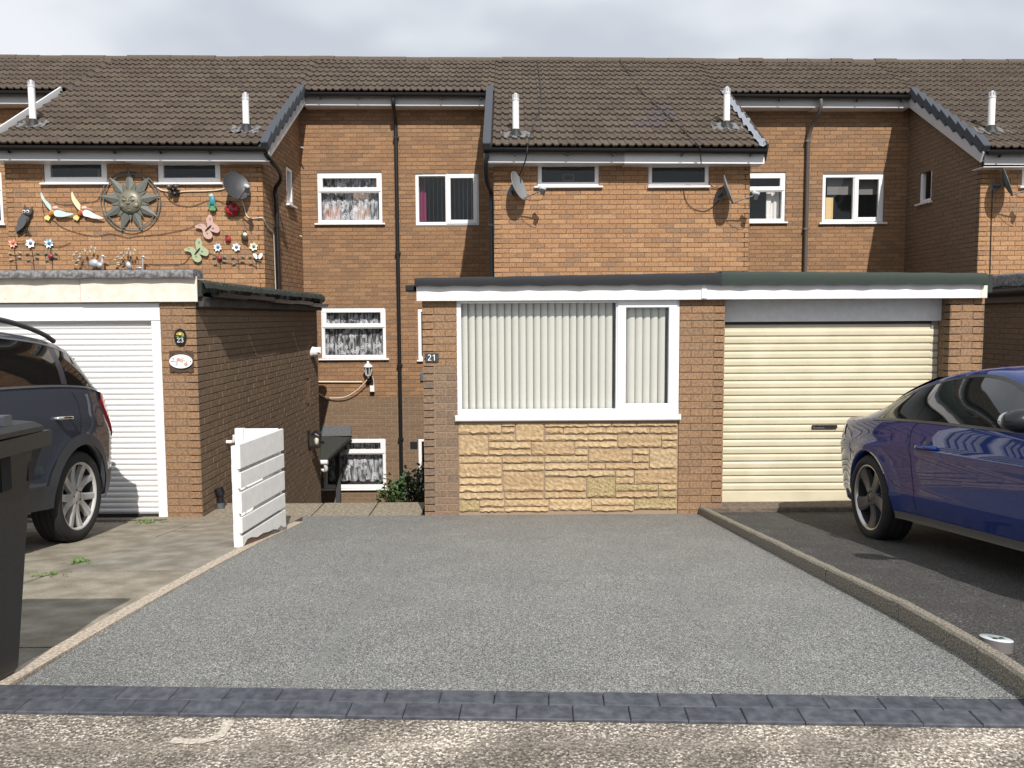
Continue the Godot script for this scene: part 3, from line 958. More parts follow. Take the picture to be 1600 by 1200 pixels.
# a wheel whose outer face looks along +x; spokes: list of [angle, width at hub, width at rim, twist]
func wheel(car: Node, at: Vector3, sg: float, rad: float, rim: float, width: float, spokes: Array, face: Material, lip: Material, dark: Material):
	var xf := Transform3D(Basis(Vector3.FORWARD, PI / 2 * sg), Vector3.ZERO)    # y of the lathe -> outward
	var h := width / 2
	var t := Shape.new()
	t.lathe([Vector2(rim - 0.01, -h * 0.9), Vector2(rim + 0.03, -h), Vector2(rad - 0.02, -h * 0.97), Vector2(rad, -h * 0.75), Vector2(rad, h * 0.75), Vector2(rad - 0.018, h * 0.95), Vector2(rad - 0.05, h * 1.02), Vector2(rim + 0.012, h * 0.97), Vector2(rim - 0.004, h * 0.84)], 48, xf)
	for k in 4:
		var y := (-0.5 + k / 3.0) * width * 0.62
		t.lathe([Vector2(rad + 0.0015, y - 0.022), Vector2(rad + 0.004, y - 0.018), Vector2(rad + 0.004, y + 0.018), Vector2(rad + 0.0015, y + 0.022)], 48, xf)
	var w := Node3D.new()
	w.position = at
	put(car, w, "wheel")
	part(w, "tyre", t.done(), M.rubber)
	var b := Shape.new()
	b.lathe([Vector2(rim + 0.006, h * 0.9), Vector2(rim - 0.004, h * 0.92), Vector2(rim - 0.012, h * 0.84), Vector2(rim - 0.018, h * 0.72)], 48, xf)
	part(w, "rim_lip", b.done(), lip)
	var d := Shape.new()
	d.lathe([Vector2(rim - 0.016, h * 0.75), Vector2(rim - 0.03, 0), Vector2(rim - 0.03, -h * 0.8), Vector2(0.05, -h * 0.8), Vector2(0.0, -h * 0.8)], 36, xf)
	d.lathe([Vector2(0.16, -h * 0.3), Vector2(0.16, h * 0.1), Vector2(0.0, h * 0.1)], 30, xf, false)
	part(w, "brake_disc", d.done(), dark)
	var f := Shape.new()
	f.lathe([Vector2(0.085, h * 0.3), Vector2(0.08, h * 0.68), Vector2(0.065, h * 0.74), Vector2(0.045, h * 0.7), Vector2(0.034, h * 0.74), Vector2(0.0, h * 0.75)], 24, xf)
	for q in spokes:
		var rows := []
		for k in 7:
			var u := k / 6.0
			var r := lerpf(0.05, rim - 0.012, u)
			var an: float = q[0] + q[3] * u * u
			var hw := lerpf(q[1], q[2], u) / 2
			var y := lerpf(0.74, 0.82, u) * h + (-0.012 * sin(PI * u))
			var dir := Vector3(cos(an), 0, sin(an)); var tan_ := Vector3(-sin(an), 0, cos(an))
			rows.append([xf * (dir * r - tan_ * hw + Vector3(0, y - 0.045, 0)), xf * (dir * r - tan_ * hw + Vector3(0, y - 0.006, 0)), xf * (dir * r - tan_ * hw * 0.55 + Vector3(0, y, 0)), xf * (dir * r + tan_ * hw * 0.55 + Vector3(0, y, 0)), xf * (dir * r + tan_ * hw + Vector3(0, y - 0.006, 0)), xf * (dir * r + tan_ * hw + Vector3(0, y - 0.045, 0))])
		for j in 5:
			var strip := []
			for row in rows: strip.append([row[j], row[j + 1]])
			f.sheet(strip)
	part(w, "spokes", f.done(), face)
	var n := Shape.new()
	for k in 5:
		var a := TAU * k / 5 + 0.3
		n.lathe([Vector2(0.009, h * 0.7), Vector2(0.009, h * 0.745), Vector2(0, h * 0.75)], 8, Transform3D(xf.basis, xf * Vector3(0.057 * cos(a), 0, 0.057 * sin(a))))
	part(w, "wheel_nuts", n.done(), M.iron)
func under_body(car: Node, b: Body, w: float):
	var s := Shape.new()
	var y0 := b.sill + 0.02
	for q in [[0.35, b.wheels[0] - b.arch], [b.wheels[0] + b.arch, b.wheels[1] - b.arch], [b.wheels[1] + b.arch, b.length - 0.4]]:
		s.box(Vector3(-w + 0.12, y0, q[0]), Vector3(w - 0.12, y0 + 0.3, q[1]))
	s.box(Vector3(-w + 0.35, y0, 0.35), Vector3(w - 0.35, y0 + 0.45, b.length - 0.4))
	part(car, "underbody", s.done(), M.cable_black)
	for wh in b.wheels:
		for sg in [1.0, -1.0]:
			var rows := []
			for k in 13:
				var a := PI * k / 12
				var p := Vector3(0, b.hub + b.arch * sin(a), wh + b.arch * cos(a))
				rows.append([Vector3((w - 0.06) * sg, p.y, p.z), Vector3((w - 0.36) * sg, p.y, p.z)])
			var l := Shape.new()
			l.sheet(rows)
			l.face(Vector3((w - 0.36) * sg, y0, wh - b.arch), Vector3((w - 0.36) * sg, y0, wh + b.arch), Vector3((w - 0.36) * sg, b.hub + b.arch, wh + b.arch), Vector3((w - 0.36) * sg, b.hub + b.arch, wh - b.arch), Vector3(sg, 0, 0))
			part(car, "wheel_arch_liner", l.done(), M.cable_black)
# ---------------------------------------------------------------- ground
func slope(depth: float) -> float: return 0.345 - 0.117 * depth      # the drives fall towards the houses
func ground_pt(x: float, depth: float, up := 0.0) -> Vector3: return Vector3(x, slope(depth) + up, -depth)
func draped(x0: float, x1: float, d0: float, d1: float, up: float, thick := 0.05, wob := 0.0) -> ArrayMesh:
	var s := Shape.new()
	var a := ground_pt(x0, d0, up); var b := ground_pt(x1, d0, up); var c := ground_pt(x1, d1, up); var d := ground_pt(x0, d1, up)
	var t := Vector3(0, -thick, 0)
	s.face(a, b, c, d, Vector3.UP)
	for q in [[a, b, Vector3(0, 0, 1)], [b, c, Vector3.RIGHT], [c, d, Vector3(0, 0, -1)], [d, a, Vector3.LEFT]]:
		s.face(q[0], q[1], q[1] + t, q[0] + t, q[2])
	return s.done()
func bay(x0: float, e0: float, e1: float, d0: float, d1: float, up: float) -> ArrayMesh:
	var s := Shape.new()
	var q := [ground_pt(x0, d0, up), ground_pt(e0, d0, up), ground_pt(e1, d1, up), ground_pt(x0, d1, up)]
	s.face(q[0], q[1], q[2], q[3], Vector3.UP)
	for k in 4: s.face(q[k], q[(k + 1) % 4], q[(k + 1) % 4] + Vector3(0, -0.04, 0), q[k] + Vector3(0, -0.04, 0), (q[k] + q[(k + 1) % 4]) / 2 - (q[0] + q[2]) / 2)
	return s.done()
func lay_ground():
	var s := Shape.new()
	var prof := [[300.0, -0.09], [-2.9, -0.09], [-9.05, -0.8], [-9.07, -3.0], [-300.0, -3.0]]
	for k in prof.size() - 1:
		s.face(Vector3(-300, prof[k][1], prof[k][0]), Vector3(300, prof[k][1], prof[k][0]), Vector3(300, prof[k + 1][1], prof[k + 1][0]), Vector3(-300, prof[k + 1][1], prof[k + 1][0]), Vector3(0, 1, 0.3))
	struct("ground", s.done(), M.soil)
	# the road: old concrete worn down to its pale stone
	var road := mat(1, 1, 1, 0.95, chip_texture(2048, 0.13, 7, [[0.0, .10, .086, .070], [0.25, .165, .142, .116], [0.5, .225, .195, .16], [0.72, .305, .266, .22], [0.88, .45, .395, .33], [1.0, .64, .575, .485]], 1.0), 0.55, bump_tex(23, 0.10, 10.0, 1024, FastNoiseLite.TYPE_CELLULAR), 0.6)
	var r := Shape.new()
	r.face(Vector3(-60, -0.012, 40), Vector3(60, -0.012, 40), road_edge(60.0, -0.012), road_edge(-60.0, -0.012), Vector3.UP)
	struct("road", r.done(), road)
	var wear := mat(.62, .575, .51, 0.95, noise_tex(71, 0.06, Color(0.72, 0.7, 0.66), Color(1, 1, 1), 256), 3.0)
	# resin-bound driveway
	var resin := mat(1, 1, 1, 0.62, chip_texture(2048, 0.2, 3, [[0.0, .04, .041, .04], [0.2, .10, .102, .098], [0.42, .165, .168, .161], [0.62, .228, .232, .221], [0.85, .33, .333, .312], [1.0, .60, .595, .545]], 0.07), 0.55, bump_tex(24, 0.2, 6.0, 1024, FastNoiseLite.TYPE_CELLULAR), 0.35)
	M.resin = resin
	var p := [[-1.925, 3.06], [-2.03, 4.5], [-2.06, 6.5], [-2.06, 8.06], [-2.15, 8.43], [-0.87, 8.43], [2.0, 8.45], [1.96, 6.2], [1.94, 4.6], [1.94, 3.3], [1.86, 2.9]]
	var q := Shape.new()
	var poly := PackedVector2Array(p.map(func(t): return Vector2(t[0], t[1])))
	var ix := Geometry2D.triangulate_polygon(poly)
	for k in range(0, ix.size(), 3):
		q.face(ground_pt(poly[ix[k]].x, poly[ix[k]].y), ground_pt(poly[ix[k + 1]].x, poly[ix[k + 1]].y), ground_pt(poly[ix[k + 2]].x, poly[ix[k + 2]].y), ground_pt(poly[ix[k + 2]].x, poly[ix[k + 2]].y), Vector3.UP)
	struct("driveway", q.done(), resin)
	# two rows of charcoal block pavers along the front
	var bed := Shape.new()
	bed.face(road_edge(-2.6, -0.02), road_edge(2.9, -0.02), road_edge(2.9, -0.02) + Vector3(0, 0, -0.25), road_edge(-2.6, -0.02) + Vector3(0, 0, -0.25), Vector3.UP)
	var border := struct("paver_border", bed.done(), M.soil)
	var turn := -atan(0.0425)
	for row in 2:
		for k in range(-12, 14):
			var x := k * 0.2 + (0.03 if row else 0.115)
			var at := road_edge(x, 0.0)
			var b := Basis(Vector3.UP, turn).rotated(Vector3.RIGHT, 0.022)
			at += b * Vector3(0, 0, -0.102 * row)
			part(border, "paver", paver_mesh(), M.pavers[rnd.randi() % 4], Transform3D(b.rotated(Vector3.UP, rnd.randf_range(-0.006, 0.006)), at + Vector3(0, rnd.randf_range(-0.001, 0.001), 0)))
	# left-hand concrete drive, cast in bays
	var left := struct("concrete_drive", draped(-9.0, -2.15, 2.7, 8.47, -0.03, 0.1), M.soil)
	var ds := [2.72, 3.66, 5.46, 7.02, 8.02]
	for col in [[-3.055, -2.135], [-5.0, -3.07], [-7.0, -5.015], [-9.0, -7.015]]:
		for k in ds.size() - 1:
			var e0: float = col[1]; var e1: float = col[1]
			if col[1] > -2.5:
				e0 = [-1.99, -2.05, -2.105, -2.13][k]; e1 = [-2.05, -2.105, -2.13, -2.13][k]
			part(left, "concrete_slab", bay(col[0], e0, e1, ds[k] + 0.006, ds[k + 1] - 0.006, rnd.randf_range(-0.004, 0.004)), M.concrete[rnd.randi() % 4])
	part(left, "concrete_slab", draped(-3.8, -2.135, 8.03, 8.46, 0.0, 0.04), M.flag)
	part(left, "threshold", draped(-6.0, -3.56, 8.19, 8.46, -0.008, 0.04), mat(.33, .22, .16, 0.95, M.blot, 2.0))
	# pale edging along the left of the resin
	var eds := [[2.95, 3.9], [3.9, 4.86], [4.86, 5.8], [5.8, 6.75], [6.75, 7.9]]
	var strip := struct("edging_strip", draped(-2.13, -2.06, 3.0, 7.9, -0.02, 0.05), M.soil)
	for k in eds.size():
		var x := -2.0 - 0.012 * k
		var a: float = [-1.935, -1.985, -2.02, -2.04, -2.045, -2.01][k]; var b: float = [-1.935, -1.985, -2.02, -2.04, -2.045, -2.01][k + 1]
		var e := Shape.new()
		var lo: float = eds[k][0] + 0.003; var hi: float = eds[k][1] - 0.003
		var pts := [ground_pt(a - 0.085, lo, 0.012), ground_pt(a, lo, 0.012), ground_pt(b, hi, 0.012), ground_pt(b - 0.085, hi, 0.012)]
		e.face(pts[0], pts[1], pts[2], pts[3], Vector3.UP)
		for j in 4: e.face(pts[j], pts[(j + 1) % 4], pts[(j + 1) % 4] + Vector3(0, -0.06, 0), pts[j] + Vector3(0, -0.06, 0), (pts[j] + pts[(j + 1) % 4]) / 2 - (pts[0] + pts[2]) / 2)
		part(strip, "edging_stone", e.done(), M.edging)
	# flags at the head of the drive, with the sunken court behind them
	var flags := struct("paved_step", boxm(Vector3(-3.2, -2.9, -9.02), Vector3(-0.88, -0.70, -8.44)), M.mortar_dark)
	for q2 in [[-3.17, -2.64], [-2.63, -2.07], [-2.06, -1.47], [-1.46, -0.93]]:
		part(flags, "paving_slab", bevm(Vector3(q2[0] + 0.004, -0.70, -9.05), Vector3(q2[1] - 0.004, -0.645 + rnd.randf_range(-0.004, 0.004), -8.43), 0.008), M.flag)
	# right-hand tarmac drive and the concrete kerb that holds it
	var tar := mat(1, 1, 1, 0.85, chip_texture(1024, 0.11, 9, [[0.0, .028, .027, .026], [0.4, .062, .059, .055], [0.75, .075, .071, .066], [0.97, .10, .096, .09], [1.0, .20, .195, .18]], 0.22), 1.0, bump_tex(25, 0.14, 8.0, 512, FastNoiseLite.TYPE_CELLULAR), 0.8)
	struct("tarmac_drive", draped(1.96, 9.0, 2.66, 8.52, 0.018, 0.14), tar)
	struct("garage_threshold", bevm(Vector3(2.0, -0.7, -8.85), Vector3(4.7, -0.565, -8.38), 0.012), mat(.20, .155, .12, 0.95, M.blot, 2.0))
	var ks := [[8.42, .075], [7.3, .08], [6.0, .085], [5.0, .088], [4.05, .092], [3.3, .085], [2.72, .075]]
	var kerb := struct("kerb_line", draped(1.965, 1.99, 2.8, 8.4, 0.0, 0.08), M.soil)
	for k in ks.size() - 1:
		var e := Shape.new()
		var a: Array = ks[k]; var b: Array = ks[k + 1]
		var xa := 1.945 - (0.10 if a[0] < 2.8 else 0.03 if a[0] < 3.4 else 0.0); var xb := 1.945 - (0.10 if b[0] < 2.8 else 0.03 if b[0] < 3.4 else 0.0)
		var rows := []
		for j in 9:
			var t := lerpf(0.004, 0.996, j / 8.0)
			var d := lerpf(a[0], b[0], t); var x := lerpf(xa, xb, t); var u := lerpf(a[1], b[1], t) + rnd.randf_range(-0.003, 0.003)
			rows.append([ground_pt(x, d, -0.05), ground_pt(x + rnd.randf_range(-0.002, 0.002), d, u - 0.012), ground_pt(x + 0.01, d, u), ground_pt(x + 0.055, d, u), ground_pt(x + 0.062, d, u - 0.06)])
		e.sheet(rows, false)
		e.flat()
		for row in [rows[0], rows[8]]:
			for j in range(1, 4): e.tri(row[0], row[j], row[j + 1])
		part(kerb, "kerb_stone", e.done(), M.kerb)
	# faded white paint left on the road
	var mk := Shape.new()
	var path := curve([Vector3(-1.141, -0.008, -2.675), Vector3(-1.068, -0.007, -2.663), Vector3(-1.009, -0.008, -2.678), Vector3(-0.987, -0.003, -2.719), Vector3(-0.988, 0.001, -2.769), Vector3(-0.993, 0.006, -2.809)], 5)
	var rows2 := []
	for k in path.size():
		var d: Vector3 = (path[min(k + 1, path.size() - 1)] - path[max(k - 1, 0)]).normalized()
		var nrm := Vector3(-d.z, 0, d.x) * (0.018 + rnd.randf_range(-0.004, 0.004))
		rows2.append([Vector3(path[k].x, -0.0075, path[k].z) - nrm, Vector3(path[k].x, -0.0075, path[k].z) + nrm])
	mk.sheet(rows2, false)
	struct("road_marking", mk.done(), wear)
var paver_: ArrayMesh
func paver_mesh() -> ArrayMesh:
	if paver_ == null:
		var t := Shape.new()
		t.bevel(Vector3(-0.0988, 0.0012, -0.05), Vector3(0.0988, 0.1008, 0.0), 0.0035, Transform3D(Basis(Vector3.RIGHT, Vector3.FORWARD, Vector3.UP), Vector3.ZERO))
		paver_ = t.done()
	return paver_
func road_edge(x: float, y: float) -> Vector3: return Vector3(x, y, -2.795 + 0.0425 * x)

# ---------------------------------------------------------------- the terrace
const D1 := 13.2
const D2 := 15.65
const PERIOD := 7.64
func top_front(x: float) -> float: return roof_y(x, EAVES) - 0.19
func top_back(x: float) -> float: return roof_y(x, BACK_EAVES) - 0.19
func build_houses():
	var wf := face_front(D1); var wb := face_front(D2)
	var flue_at := func(roof, x, d, h): flue(roof, Vector3(x, roof_y(x, d), -d), h)
	# ---- the house at the far left, only its right half in view
	var a := thing("terraced_house", "brown-tiled brick house cut off by the photo's left edge, with a white barge board", "house", Vector3.ZERO, "houses of the brick terrace")
	var h1 := Rect2(-7.273, 3.523, 0.989, 0.423)
	brick_wall(a, "front_wall", wf, Rect2(-7.87, 1.3, 2.005, top_front(-6.9) - 1.3), [h1], "orange", M.mortar_dark, {"party": [false, true], "hide": Rect2(-9, 0, 5, 2.0)})
	window(a, wf, h1, "plain", {"sill": 0.045, "w": 0.095, "glass": M.pane_dark})
	var h0 := Rect2(-10.549, 3.175, 1.14, 0.961)
	brick_wall(a, "recessed_wall", wb, Rect2(-11.4, 1.4, 3.53, top_back(-9) - 1.4), [h0], "orange", M.mortar_dark, {"party": [true, false], "single": 60})
	window(a, wb, h0, "transom", {"sill": 0.05})
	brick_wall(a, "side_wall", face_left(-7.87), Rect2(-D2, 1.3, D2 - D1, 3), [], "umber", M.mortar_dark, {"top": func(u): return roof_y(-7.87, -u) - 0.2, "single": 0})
	var ra := roof_deck(a, [[-11.6, -7.93, BACK_EAVES], [-7.93, -5.865, EAVES]])
	tile_area(ra, -11.6, -7.93, BACK_EAVES); tile_area(ra, -7.93, -5.865, EAVES)
	ridge_row(ra, -11.6, -5.865)
	verge(ra, -7.99, -1.0, EAVES, BACK_EAVES, M.tile_slate, M.pvc, false)
	gutter_run(a, -11.6, -7.98, BACK_EAVES, D2, M.fascia_grey, [-10.4, -9.3, -8.3])
	gutter_run(a, -7.99, -5.865, EAVES, D1, M.fascia_grey, [-7.6, -6.85, -6.0])
	flue_at.call(ra, -7.606, 13.571, 0.62)
	# ---- number 23
	var b := thing("terraced_house", "brick house with wall ornaments under its eaves and lace curtains in the recess", "house", Vector3.ZERO, "houses of the brick terrace")
	var h2 := Rect2(-5.494, 3.515, 0.98, 0.423)
	brick_wall(b, "front_wall", wf, Rect2(-5.865, 1.3, 2.002, top_front(-4.9) - 1.3), [h2], "orange", M.mortar_dark, {"party": [true, false], "single": 110, "hide": Rect2(-9, 0, 9, 1.9)})
	window(b, wf, h2, "plain", {"sill": 0.045, "w": 0.085, "glass": M.pane_dark})
	var hs := Rect2(14.62, 3.385, 0.43, 0.66)
	brick_wall(b, "side_wall", face_right(-3.863), Rect2(D1, 1.3, D2 - D1, 3), [hs], "brown", M.mortar_dark, {"top": func(u): return roof_y(-3.86, u) - 0.2, "single": 70})
	window(b, face_right(-3.863), hs, "casement", {"cut": 0.08, "w": 0.05, "sash_w": 0.05})
	var hb := [Rect2(-3.561, 3.153, 1.202, 0.927), Rect2(-3.549, 0.632, 1.218, 0.964), Rect2(-3.572, -1.857, 1.197, 0.976)]
	brick_wall(b, "recessed_wall", wb, Rect2(-3.863, -0.1, 1.818, top_back(-3) + 0.1), [hb[0], hb[1]], "brown", M.mortar_dark, {"party": [false, true], "single": 140})
	brick_wall(b, "recessed_wall", wb, Rect2(-3.863, -2.9, 1.818, 2.8), [hb[2]], "umber", M.mortar_pale, {"party": [false, true]})
	for k in 3: window(b, wb, hb[k], "transom", {"sill": 0.055, "cut": [0.36, 0.385, 0.30][k], "frame": M.pvc})
	var rb := roof_deck(b, [[-5.865, -3.72, EAVES], [-3.72, -2.045, BACK_EAVES]])
	tile_area(rb, -5.865, -3.72, EAVES); tile_area(rb, -3.72, -2.045, BACK_EAVES)
	ridge_row(rb, -5.865, -2.045)
	verge(rb, -3.705, 1.0, EAVES, BACK_EAVES, M.tile_slate, M.fascia_grey)
	gutter_run(b, -5.865, -3.66, EAVES, D1, M.fascia_grey, [-5.3, -4.55])
	gutter_run(b, -3.70, -2.07, BACK_EAVES, D2, M.fascia_grey, [-3.4, -2.7])
	flue_at.call(rb, -4.147, 13.399, 0.5)
	downpipe(b, curve([Vector3(-3.70, 3.90, -12.86), Vector3(-3.66, 3.82, -12.95), Vector3(-3.62, 3.72, -13.3), Vector3(-3.66, 3.62, -13.55), Vector3(-3.80, 3.5, -13.72), Vector3(-3.80, 3.3, -13.75)], 4) + [Vector3(-3.80, 1.6, -13.75)], M.black_plastic, [2.9])
	# ---- number 21
	var c := thing("terraced_house", "brick house behind the blue-grey pier and vertical-blind window, dark casement upstairs", "house", Vector3.ZERO, "houses of the brick terrace")
	c.set_meta("label", "brick house behind the room with the big blinded window, with a magenta curtain upstairs")
	var h3 := Rect2(0.453, 3.437, 0.963, 0.414)
	brick_wall(c, "front_wall", wf, Rect2(-0.231, 1.3, 2.006, top_front(0.8) - 1.3), [h3], "orange", M.mortar_dark, {"party": [false, true], "single": 160, "hide": Rect2(-9, 0, 18, 1.95)})
	window(c, wf, h3, "plain", {"sill": 0.055, "w": 0.065, "glass": M.pane_dark})
	brick_wall(c, "side_wall", face_left(-0.231), Rect2(-D2, 1.3, D2 - D1, 3), [], "umber", M.mortar_dark, {"top": func(u): return roof_y(-0.23, -u) - 0.2, "single": 0})
	var hc := [Rect2(-1.74, 3.109, 1.179, 0.963), Rect2(-1.728, 0.598, 1.05, 0.964), Rect2(-1.752, -1.868, 1.051, 0.964)]
	brick_wall(c, "recessed_wall", wb, Rect2(-2.045, -0.1, 1.814, top_back(-1) + 0.1), [hc[0], hc[1]], "brown", M.mortar_dark, {"party": [true, false], "single": 110, "hide": Rect2(-0.9, -1, 3, 3)})
	brick_wall(c, "recessed_wall", wb, Rect2(-2.045, -2.9, 1.814, 2.8), [hc[2]], "umber", M.mortar_pale, {"party": [true, false], "hide": Rect2(-1.6, -3, 3, 5)})
	window(c, wb, hc[0], "casement", {"sill": 0.0, "cut": 0.5})
	window(c, wb, hc[1], "plain", {"sill": 0.02}); window(c, wb, hc[2], "plain", {"sill": 0.04})
	var rc := roof_deck(c, [[-2.045, -0.33, BACK_EAVES], [-0.33, 1.775, EAVES]])
	tile_area(rc, -2.045, -0.33, BACK_EAVES); tile_area(rc, -0.33, 1.775, EAVES)
	ridge_row(rc, -2.045, 1.775)
	verge(rc, -0.33, -1.0, EAVES, BACK_EAVES, M.tile_slate, M.fascia_grey)
	gutter_run(c, -2.07, -0.34, BACK_EAVES, D2, M.fascia_grey, [-1.2, -0.5])
	gutter_run(c, -0.38, 1.775, EAVES, D1, M.fascia_grey, [0.1, 0.9, 1.6])
	flue_at.call(rc, 0.115, 13.241, 0.56)
	downpipe(c, curve([Vector3(-2.07, 5.33, -15.27), Vector3(-2.07, 5.2, -15.3), Vector3(-2.075, 4.98, -15.56), Vector3(-2.075, 4.8, -15.59)], 4) + [Vector3(-2.075, -2.6, -15.59)], M.black_plastic, [4.7, 2.6, 0.5, -0.9])
	downpipe(c, curve([Vector3(-0.33, 3.86, -12.86), Vector3(-0.35, 3.72, -12.9), Vector3(-0.34, 3.5, -13.05), Vector3(-0.285, 3.35, -13.25), Vector3(-0.28, 3.2, -13.3)], 4) + [Vector3(-0.28, 1.5, -13.3)], M.black_plastic, [2.85])
	# ---- number 19
	var d := thing("terraced_house", "brick house above the cream roller door, with a crumpled metal verge and white curtains", "house", Vector3.ZERO, "houses of the brick terrace")
	var h4 := Rect2(2.189, 3.429, 0.954, 0.414)
	brick_wall(d, "front_wall", wf, Rect2(1.775, 1.3, 2.006, top_front(2.8) - 1.3), [h4], "orange", M.mortar_dark, {"party": [true, false], "single": 170, "hide": Rect2(-9, 0, 18, 1.95)})
	window(d, wf, h4, "plain", {"sill": 0.01, "w": 0.06, "glass": M.pane_dark})
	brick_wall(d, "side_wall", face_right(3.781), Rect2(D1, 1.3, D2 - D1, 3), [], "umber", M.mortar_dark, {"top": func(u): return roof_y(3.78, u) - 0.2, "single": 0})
	var h5 := Rect2(4.054, 3.139, 1.098, 0.905)
	brick_wall(d, "recessed_wall", wb, Rect2(3.781, 1.4, 1.814, top_back(4.7) - 1.4), [h5], "brown", M.mortar_dark, {"party": [false, true], "single": 130, "hide": Rect2(3.7, 0, 9, 2.3)})
	window(d, wb, h5, "transom", {"sill": 0.045, "cut": 0.35})
	var rd := roof_deck(d, [[1.775, 3.90, EAVES], [3.90, 5.595, BACK_EAVES]])
	tile_area(rd, 1.775, 3.90, EAVES, [Rect2(2.0, 13.6, 0.95, 0.9)]); tile_area(rd, 3.90, 5.595, BACK_EAVES)
	ridge_row(rd, 1.775, 5.595)
	verge(rd, 3.91, 1.0, EAVES, BACK_EAVES, M.tiles[2], M.deck, false)
	crumpled_flashing(rd, 3.88)
	gutter_run(d, 1.775, 3.92, EAVES, D1, M.pvc, [2.65, 3.7])
	gutter_run(d, 3.90, 5.53, BACK_EAVES, D2, M.fascia_grey, [4.0, 4.9])
	flue_at.call(rd, 3.512, 13.623, 0.55)
	downpipe(d, curve([Vector3(5.62, 5.27, -15.24), Vector3(5.62, 5.1, -15.26), Vector3(5.56, 4.85, -15.5), Vector3(5.53, 4.65, -15.58)], 4) + [Vector3(5.53, 1.5, -15.58)], M.grey_pipe, [4.6, 3.0])
	# ---- number 17
	var e := thing("terraced_house", "brick house furthest right, its shaded side wall holding a narrow window under slate verge caps", "house", Vector3.ZERO, "houses of the brick terrace")
	var h6 := Rect2(5.845, 3.119, 1.147, 0.894)
	brick_wall(e, "recessed_wall", wb, Rect2(5.595, 1.4, 1.82, top_back(6.5) - 1.4), [h6], "brown", M.mortar_dark, {"party": [true, false], "single": 120, "hide": Rect2(3.7, 0, 9, 2.3)})
	window(e, wb, h6, "casement", {"sill": 0.06, "cut": 0.53})
	var ht := Rect2(-15.16, 3.39, 0.43, 0.63)
	brick_wall(e, "side_wall", face_left(7.415), Rect2(-D2, 1.3, D2 - D1, 3), [ht], "umber", M.mortar_dark, {"top": func(u): return roof_y(7.41, -u) - 0.2, "single": 130})
	window(e, face_left(7.415), ht, "plain", {"w": 0.06})
	var h7 := Rect2(8.058, 3.401, 0.936, 0.415)
	brick_wall(e, "front_wall", wf, Rect2(7.415, 1.3, 2.6, top_front(8.4) - 1.3), [h7], "orange", M.mortar_dark, {"single": 50, "hide": Rect2(8.2, 0, 9, 9)})
	window(e, wf, h7, "plain", {"glass": M.pane_dark})
	var re := roof_deck(e, [[5.595, 7.30, BACK_EAVES], [7.30, 11.8, EAVES]])
	tile_area(re, 5.595, 7.30, BACK_EAVES); tile_area(re, 7.30, 11.8, EAVES)
	ridge_row(re, 5.595, 11.8)
	verge(re, 7.275, -1.0, EAVES, BACK_EAVES, M.tile_slate, M.fascia_grey)
	gutter_run(e, 5.53, 7.28, BACK_EAVES, D2, M.fascia_grey, [6.3, 7.1])
	gutter_run(e, 7.3, 11.8, EAVES, D1, M.fascia_grey, [7.5, 8.6])
	flue_at.call(re, 7.702, 13.486, 0.55)
func crumpled_flashing(roof: Node, x: float):
	var s := Shape.new()
	var b := slope_basis()
	var rows := []
	for k in 27:
		var d := lerpf(EAVES, BACK_EAVES, k / 26.0)
		var row := []
		for j in 5:
			row.append(Vector3(x, roof_y(x, d), -d) + b * Vector3(-0.07 + j * 0.032 + 0.012 * sin(k * 1.9), 0.035 + 0.02 * (k % 3) * 0.6 + rnd.randf_range(-0.012, 0.016), rnd.randf_range(-0.02, 0.02)))
		rows.append(row)
	s.sheet(rows, false)
	part(roof, "lead_flashing", s.done(), metal(.55, .57, .6, 0.38))

